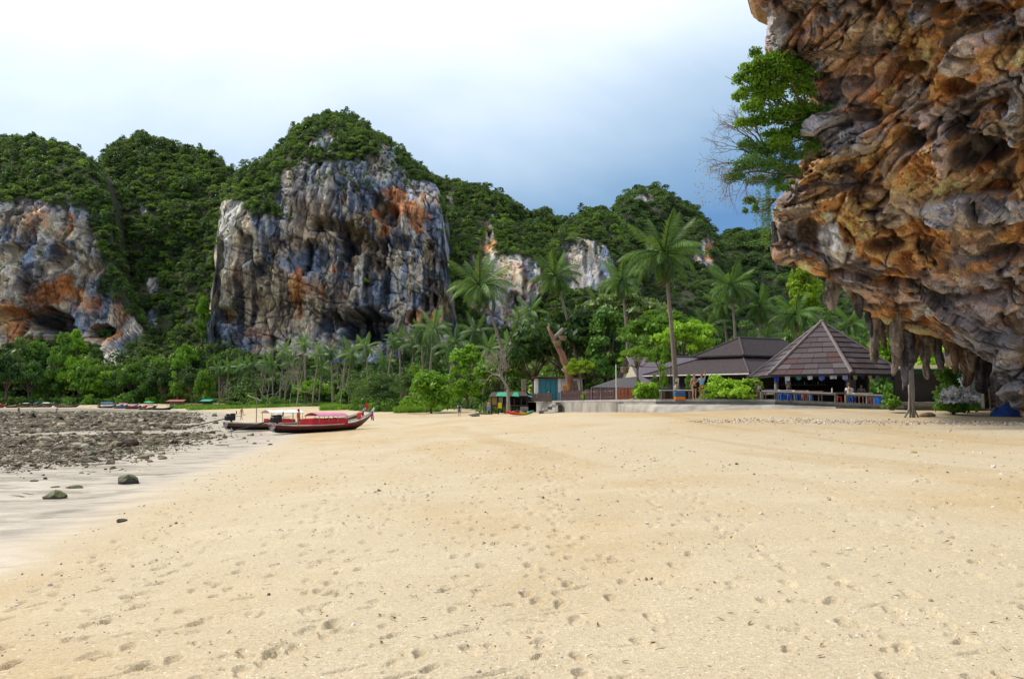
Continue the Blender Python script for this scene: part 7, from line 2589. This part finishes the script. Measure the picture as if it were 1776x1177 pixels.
gf = 'longtail boats drawn up on the far beach'
far = [  # px stern, px bow, Y, z, side, canopy colour, label
    (-14, 13, 284, CANRED, 'far boat under a long red cover at the left end of the row', (.05, .80, 1.5, CANRED)),
    (14, 34, 284, HULL_BROWN, 'far grey open boat beside the red-covered one', None),
    (38, 56, 283, HULL_BROWN, 'far boat with a grey tilted awning in the crowded row', (.3, .7, 1.5, STEEL)),
    (58, 78, 281, HULL_BROWN, 'far boat with a blue bundle amidships', (.45, .62, 1.6, CANB)),
    (74, 93, 279, HULL_BROWN, 'far boat with a white canopy next to the blue bundle', (.25, .75, 1.5, CANW)),
    (99, 138, 272, HULL_BROWN, 'far dark boat lying alone with a tall stern pole', (.20, .42, 1.0, HULL_BLACK)),
    (173, 218, 262, HULL_BLACK, 'far boat with a long blue and white canopy', (.15, .62, 1.7, CANB)),
    (200, 240, 256, HULL_BROWN, 'far boat crammed with pink and red bundles', (.25, .60, 1.5, PINK)),
    (220, 255, 250, HULL_BLACK, 'far boat with a purple and white cloth', (.25, .55, 1.4, plain('canopy_purple', (.26, .16, .44), .7))),
    (244, 275, 244, HULL_BROWN, 'far boat with a red roof and dark hull', (.3, .7, 1.4, CANRED)),
    (268, 302, 238, HULL_BLACK, 'far open boat with bare dark hull at the right end of the row', None),
]
for k, (p0, p1, Y, side, lab, can) in enumerate(far):
    a = (px_at(p0, Y), Y); b = (px_at(p1, Y - 3), Y - 3 + (k % 3))
    zz = max(gz(a[0], a[1] - 2), at(p0, [700, 701, 702, 702, 703, 705, 707, 708, 708.5, 709, 709.5][k], Y)[2])
    boat(lab, a, b, side, can, cargo=(.2, .6, 1.0, [CANRED, PINK, CANW, CANB][k % 4]) if k in (6, 7, 8) else None, ribbons=False, detail=False, group=gf, z=None)

# far parasols and stalls on the beach
def parasol(label, px, pyb, Y, mat, r=1.5, h=2.3):
    b = at(px, pyb, Y); b[2] = gz(b[0], b[1])
    t = thing('beach_parasol', label, 'parasol', tuple(b))
    MB().tube([(0, 0, -.2), (0, 0, h)], .04, 6).build('pole', WHITEP, t)
    n = 10
    V = [(r * math.cos(2 * math.pi * k / n), r * math.sin(2 * math.pi * k / n), h - .45) for k in range(n)] + [(0, 0, h + .1)]
    MB().add(V, [(k, (k + 1) % n, n) for k in range(n)]).add([(x, y, z - .04) for x, y, z in V], [((k + 1) % n, k, n) for k in range(n)]).build('canopy', mat, t)


parasol('bright blue parasol behind the far boats', 73, 700, 322, plain('parasol_blue', (.03, .16, .70), .6), 1.6)
parasol('white parasol behind the far boats', 98, 700, 320, WHITEP, 1.6)
parasol('green parasol over the red-roofed far boat', 258, 704, 256, plain('parasol_green', (.02, .42, .22), .6), 1.8)


def far_stall(label, px, Y, w, h, roofm, wallm):
    b = at(px, 702, Y); b[2] = gz(b[0], b[1])
    t = thing('beach_stall', label, 'stall', tuple(b))
    s = Y / FPX
    W, H = w * s, h * s
    for sx in (-1, 1):
        for yy in (0, 2):
            MB().tube([(sx * W / 2, yy, -.2), (sx * W / 2, yy, H * .8)], .06, 5).build('post', WOOD_GREY, t)
    MB().box((0, 2, H * .35), (W, .1, H * .6)).build('wall', wallm, t)
    V = [(-W * .6, -.5, H * .75), (W * .6, -.5, H * .75), (W * .55, 2.6, H), (-W * .55, 2.6, H)]
    MB().add(V, [(0, 1, 2, 3)]).add([(x, y, z - .07) for x, y, z in V], [(3, 2, 1, 0)]).add([V[0], V[1], (V[1][0], V[1][1], V[1][2] - .07), (V[0][0], V[0][1], V[0][2] - .07)], [(3, 2, 1, 0)]).build('roof', roofm, t)


far_stall('small far stall with a teal green awning under the trees', 356, 262, 16, 13, plain('awning_teal', (.02, .36, .28), .6), WOOD_DARK)
far_stall('far stall with a reddish roof behind the boats', 303, 268, 26, 12, plain('roof_red', (.36, .10, .07), .8), WOOD_GREY)

# far fence of the resort behind the grass
a = np.array([px_at(370, 250), 250.0]); b = np.array([px_at(560, 222), 222.0])
t = thing('board_fence', 'low blue-grey board fence behind the leafless trees', 'fence', (a[0], a[1], gz(*a)))
d = b - a; L = np.linalg.norm(d); n = 46
bm_ = MB().box((0, 0, .45), (L / n * .9, .06, 1.0)).mesh('board')
for k in range(n):
    p = a + d * ((k + .5) / n)
    obj('board', bm_, plain('fence_bluegrey', (.17, .21, .24), .85), t, (p[0] - a[0], p[1] - a[1], gz(*p) - gz(*a)), (0, 0, math.atan2(d[1], d[0])))

# driftwood by the walkers
p = at(832, 722, 100); g_ = gz(p[0], p[1])
t = thing('driftwood', 'grey driftwood branch on the sand between the walkers', 'driftwood', (p[0], p[1], g_))
mb = MB(); rgd = np.random.default_rng(5)
mb.tube([(-1.4, 0, .05), (-.4, .1, .22), (.5, 0, .30), (1.3, -.2, .08)], [.09, .13, .12, .07], 6)
branches(mb, (.1, 0, .25), (.4, -.2, .8), .7, .06, 2, rgd, .6, .1)
mb.build('branch', plain('driftwood', (.17, .145, .12), .9), t, smooth=True)

# ================================================================== PEOPLE
SKIN = plain('skin_tan', (0.42, 0.235, 0.155), .55, .1, 8)
SKIN_D = plain('skin_brown', (0.26, 0.135, 0.085), .55, .1, 8)
HAIR = plain('hair_dark', (0.022, 0.016, 0.012), .6, .3, 20)
HAIR_B = plain('hair_brown', (0.16, 0.085, 0.035), .6, .3, 20)
EYE = plain('eye_dark', (0.02, 0.02, 0.02), .3)


def skin_mesh(name, verts, edges, radii, root=0, sub=1):
    me = bpy.data.meshes.new(name)
    me.from_pydata([tuple(v) for v in verts], edges, [])
    o = bpy.data.objects.new(name, me)
    COL.objects.link(o)
    md = o.modifiers.new('skin', 'SKIN')
    md.use_smooth_shade = True
    for k, sv in enumerate(me.skin_vertices[0].data):
        r = radii[k]
        sv.radius = r if hasattr(r, '__len__') else (r, r)
        sv.use_root = (k == root)
    sd = o.modifiers.new('sub', 'SUBSURF'); sd.levels = sub; sd.render_levels = sub
    dg = bpy.context.evaluated_depsgraph_get()
    out = bpy.data.meshes.new_from_object(o.evaluated_get(dg))
    bpy.data.objects.remove(o)
    return out


def person(label, loc, rotz, pose, top=None, bottom=None, hair=HAIR, skin=SKIN, hat=None, height=1.74, group=None, extra=None, long_shorts=False):
    """pose: dict of joint positions in metres for a 1.75 m figure facing -Y; right side is -X"""
    J = {'pelvis': (0, 0, .95), 'waist': (0, 0, 1.10), 'chest': (0, 0, 1.32), 'neck': (0, 0, 1.48), 'jaw': (0, -.02, 1.56), 'head': (0, -.01, 1.65), 'crown': (0, .0, 1.735),
         'shR': (-.185, 0, 1.42), 'elR': (-.25, .02, 1.14), 'wrR': (-.27, -.06, .88), 'shL': (.185, 0, 1.42), 'elL': (.25, .02, 1.14), 'wrL': (.27, -.06, .88),
         'hipR': (-.10, 0, .90), 'knR': (-.11, -.02, .50), 'anR': (-.11, .02, .08), 'hipL': (.10, 0, .90), 'knL': (.11, -.02, .50), 'anL': (.11, .02, .08)}
    J.update(pose)
    J = {k: np.array(v, float) for k, v in J.items()}
    fwd = pose.get('_fwd', (0, -1, 0))
    names = list(J.keys())
    names = [n for n in names if not n.startswith('_')]
    R = {'pelvis': (.150, .110), 'waist': (.130, .095), 'chest': (.160, .110), 'neck': (.058, .058), 'jaw': (.068, .078), 'head': (.080, .098), 'crown': (.052, .06), 'shR': .062, 'elR': .044, 'wrR': .030, 'shL': .062, 'elL': .044, 'wrL': .030,
         'hipR': .088, 'knR': .058, 'anR': .040, 'hipL': .088, 'knL': .058, 'anL': .040}
    V = [J[n] for n in names]; RR = [R[n] for n in names]; ix = {n: k for k, n in enumerate(names)}
    E = [('pelvis', 'waist'), ('waist', 'chest'), ('chest', 'neck'), ('neck', 'jaw'), ('jaw', 'head'), ('head', 'crown'), ('chest', 'shR'), ('shR', 'elR'), ('elR', 'wrR'), ('chest', 'shL'), ('shL', 'elL'), ('elL', 'wrL'),
         ('pelvis', 'hipR'), ('hipR', 'knR'), ('knR', 'anR'), ('pelvis', 'hipL'), ('hipL', 'knL'), ('knL', 'anL')]
    E = [(ix[a], ix[b]) for a, b in E]

    def addv(p, r, parent):
        V.append(np.array(p, float)); RR.append(r); E.append((parent, len(V) - 1)); return len(V) - 1
    for sd in ('R', 'L'):
        f = J['an' + sd] + np.array(pose.get('_toe' + sd, (0, -.15, -.055)))
        m = addv((J['an' + sd] + f) / 2 + np.array([0, 0, -.012]), (.038, .034), ix['an' + sd])
        addv(f, (.036, .020), m)
        d = J['wr' + sd] - J['el' + sd]; d /= np.linalg.norm(d)
        palm_ = addv(J['wr' + sd] + d * .075, (.034, .017), ix['wr' + sd])
        side = np.cross(d, np.array([0, 0, 1.0]) if abs(d[2]) < .9 else np.array([0, 1.0, 0])); side /= np.linalg.norm(side)
        for q, ln in enumerate((.070, .082, .076, .060)):
            b = V[palm_] + d * .025 + side * (.026 * (q - 1.5) * .72)
            k1 = addv(b + d * ln * .35, .0085, palm_)
            addv(b + d * ln + np.array([0, -.012, -.006]), .0075, k1)
        th = addv(J['wr' + sd] + d * .045 + side * .045, .010, palm_)
        addv(J['wr' + sd] + d * .085 + side * .062, .0085, th)
    # nose and ears
    fw = np.array(fwd, float)
    addv(J['head'] + fw * .112 + np.array([0, 0, -.03]), .012, ix['head'])
    sc = height / 1.75
    t = thing('person', label, 'person', loc, rotz, group)
    t.scale = (sc, sc, sc)
    obj('body', skin_mesh('body', V, E, RR, ix['pelvis']), skin, t)
    # hair cap
    up = J['crown'] - J['jaw']; up /= np.linalg.norm(up)
    c = J['head'] + up * .035 - fw * .022
    mb = MB().ball(tuple(c), (.100, .108, .098), 12, 8)
    mb.build('hair', hair, t, smooth=True)
    sidev = np.cross(fw, up)
    for s_ in (-1, 1):
        MB().ball(tuple(J['head'] + fw * .092 + sidev * .034 * s_ + np.array([0, 0, .005])), .012, 6, 4).build('eye', EYE, t)
        MB().ball(tuple(J['head'] + sidev * .092 * s_ + np.array([0, 0, -.015])), (.014, .02, .03), 6, 4).build('ear', skin, t)
    if hat:
        MB().tube([c + up * .03, c + up * .035, c + up * .12, c + up * .13], [.20, .19, .10, .07], 12).build('hat', hat, t, smooth=True)
    if top:
        n2 = ['pelvis', 'waist', 'chest', 'shR', 'elR', 'shL', 'elL']
        P = {n: J[n] for n in n2}
        P['pelvis'] = J['pelvis'] + (J['waist'] - J['pelvis']) * .25
        P['elR'] = J['shR'] + (J['elR'] - J['shR']) * .6; P['elL'] = J['shL'] + (J['elL'] - J['shL']) * .6
        ne = J['chest'] + (J['neck'] - J['chest']) * .62
        vv = [P['pelvis'], P['waist'], P['chest'], ne, P['shR'], P['elR'], P['shL'], P['elL']]
        me = skin_mesh('shirt', vv, [(0, 1), (1, 2), (2, 3), (2, 4), (4, 5), (2, 6), (6, 7)], [(.166, .126), (.152, .116), (.180, .128), (.085, .08), .080, .072, .080, .072])
        obj('shirt', me, top, t)
    if bottom:
        f = .8 if long_shorts else .5
        vv = [J['waist'] * .35 + J['pelvis'] * .65, J['pelvis'], J['hipR'], J['hipR'] + (J['knR'] - J['hipR']) * f, J['hipL'], J['hipL'] + (J['knL'] - J['hipL']) * f]
        me = skin_mesh('shorts', vv, [(0, 1), (1, 2), (2, 3), (1, 4), (4, 5)], [(.158, .120), (.168, .130), .108, .100, .108, .100], 1)
        obj('shorts', me, bottom, t)
    if extra: extra(t, J)
    return t


WALK = {'knR': (-.11, -.14, .52), 'anR': (-.11, -.16, .09), 'knL': (.11, .06, .50), 'anL': (.11, .24, .12), 'wrR': (-.27, .10, .90), 'elR': (-.25, .08, 1.14), 'wrL': (.27, -.16, .92), 'elL': (.25, -.02, 1.14)}
SIT = {'pelvis': (0, 0, .50), 'waist': (0, .02, .66), 'chest': (0, -.02, .88), 'neck': (0, -.05, 1.04), 'jaw': (0, -.08, 1.12), 'head': (0, -.08, 1.21), 'crown': (0, -.07, 1.295), 'shR': (-.185, -.03, .98), 'elR': (-.25, -.12, .74), 'wrR': (-.14, -.34, .72), 'shL': (.185, -.03, .98), 'elL': (.25, -.12, .74), 'wrL': (.14, -.34, .72),
       'hipR': (-.10, -.02, .48), 'knR': (-.12, -.42, .48), 'anR': (-.12, -.40, .08), 'hipL': (.10, -.02, .48), 'knL': (.12, -.42, .48), 'anL': (.12, -.40, .08)}

# pair at the terrace edge: a bare-chested man touching hands with a man in blue who raises one arm
Yp = 53.8; zt_ = terr_z(1210)
person('bare-chested man in black shorts standing at the terrace edge, arm out', (px_at(1203.5, Yp), Yp, zt_ + .05), rad(20), {'elL': (.33, -.14, 1.18), 'wrL': (.46, -.22, 1.12), 'elR': (-.24, .03, 1.14), 'wrR': (-.26, -.04, .88)}, None, plain('shorts_black', (.02, .02, .022), .8), skin=SKIN, hair=plain('hair_bald', (.30, .17, .11), .5), long_shorts=False)
person('man in a light blue shirt and red shorts raising one arm', (px_at(1216, Yp), Yp - .1, zt_ + .05), rad(-10), {'elR': (-.33, -.10, 1.22), 'wrR': (-.46, -.18, 1.14), 'elL': (.26, -.02, 1.62), 'wrL': (.23, -.04, 1.88)}, plain('shirt_lightblue', (.20, .44, .68), .8), plain('shorts_red', (.42, .03, .03), .8), hair=plain('cap_red', (.36, .05, .03), .8))
# seated people
person('dark-haired person in a pale top sitting by the tall palm', (px_at(1171, 55.6), 55.6, zt_), rad(60), SIT, plain('shirt_pale', (.52, .46, .44), .8), plain('shorts_black', (.02, .02, .022)))
person('bare-backed sunbather seated at the hedge tables', (px_at(1251, 53.4), 53.4, zt_ + .05), rad(200), SIT, None, plain('shorts_red', (.42, .03, .03)))
person('second person seated behind the bare-backed sunbather', (px_at(1258, 54.4), 54.4, zt_), rad(170), SIT, plain('shirt_brown', (.22, .15, .11), .8), plain('shorts_black', (.02, .02, .022)), skin=SKIN)
person('person in a white top and straw hat sitting at the left pavilion corner', (px_at(1313, 52.6), 52.6, terr_z(1313)), rad(-40), SIT, plain('shirt_white', (.66, .66, .64), .8), plain('shorts_black', (.02, .02, .022)), hat=plain('straw', (.45, .33, .16), .9))
person('person in a light shirt standing inside the pavilion', (px_at(1366, 54.6), 54.6, 2.0), rad(30), {'elR': (-.27, -.06, 1.16), 'wrR': (-.18, -.26, 1.20)}, plain('shirt_grey', (.42, .48, .56), .8), plain('shorts_khaki', (.20, .17, .12), .8), skin=SKIN_D)
person('man in a white shirt seated with his back to the beach', (px_at(1472, 50.2), 50.2, terr_z(1472)), rad(165), SIT, plain('shirt_white', (.66, .66, .64)), plain('shorts_khaki', (.20, .17, .12)), hair=HAIR_B)
person('dim figure seated behind the man in the white shirt', (px_at(1493, 52.0), 52.0, 1.9), rad(-30), SIT, plain('shirt_darkgrey', (.09, .09, .10), .8), plain('shorts_black', (.02, .02, .022)), skin=SKIN_D)


def ground_spot(px, Y):
    x = px_at(px, Y); return (x, Y, gz(x, Y) - .01)


def rucksack(t, J):
    MB().box((0, .20, 1.26), (.32, .20, .46), bevel=.07).build('rucksack', plain('bag_navy', (.035, .05, .16), .8), t)
    for s_ in (-1, 1):
        MB().tube([(s_ * .12, .10, 1.46), (s_ * .13, -.12, 1.42), (s_ * .13, -.13, 1.2), (s_ * .14, .1, 1.08)], .02, 5).build('strap', plain('bag_navy', (.035, .05, .16)), t)


person('walker with a navy rucksack and dark shorts on the sand', ground_spot(797, 104), rad(185), WALK, plain('shirt_white', (.66, .66, .64)), plain('shorts_navy', (.03, .035, .09), .8), extra=rucksack, long_shorts=True)


def towel(t, J):
    mb = MB()
    mb.box((-.02, -.05, .80), (.40, .34, .62), bevel=.06)
    mb.build('sarong', plain('sarong_blue', (.05, .22, .52), .8, .25), t)
    MB().box((.34, -.2, .98), (.28, .12, .34), bevel=.05).build('bag', plain('bag_red', (.5, .03, .04), .7), t)


person('bare-shouldered walker in a blue sarong carrying a red bag near the shack', ground_spot(848, 93), rad(150), dict(WALK, elL=(.30, -.10, 1.16), wrL=(.34, -.22, 1.02)), None, plain('shorts_blue', (.05, .22, .52), .8), extra=towel, hair=HAIR_B)
person('shirtless man in bright blue shorts bending his head on the tidal flat', ground_spot(101, 132), rad(140), dict(WALK, chest=(0, -.06, 1.31), neck=(0, -.12, 1.46), jaw=(0, -.17, 1.53), head=(0, -.18, 1.61), crown=(0, -.18, 1.70), shR=(-.185, -.06, 1.40), shL=(.185, -.06, 1.40), elR=(-.22, -.16, 1.18), wrR=(-.08, -.30, 1.22), elL=(.24, -.14, 1.16), wrL=(.10, -.30, 1.18)), None, plain('shorts_brightblue', (.03, .20, .70), .7), long_shorts=True)
person('distant person in a dark outfit with a yellow top on the tidal flat', ground_spot(36, 155), rad(170), WALK, plain('top_yellow', (.38, .40, .05), .8), plain('shorts_navy', (.03, .035, .09)), skin=SKIN_D, long_shorts=True)
person('person walking on the sand beyond the brown boat', ground_spot(421, 100), rad(-100), WALK, None, plain('shorts_sand', (.36, .28, .2), .8))
person('person in an orange top standing in the maroon boat', (px_at(517, 58.8), 59.2, gz(px_at(517, 59), 59) + .26), rad(80), {}, plain('top_orange', (.62, .12, .02), .7), plain('shorts_red', (.42, .03, .03)), height=1.0 * 1.55)
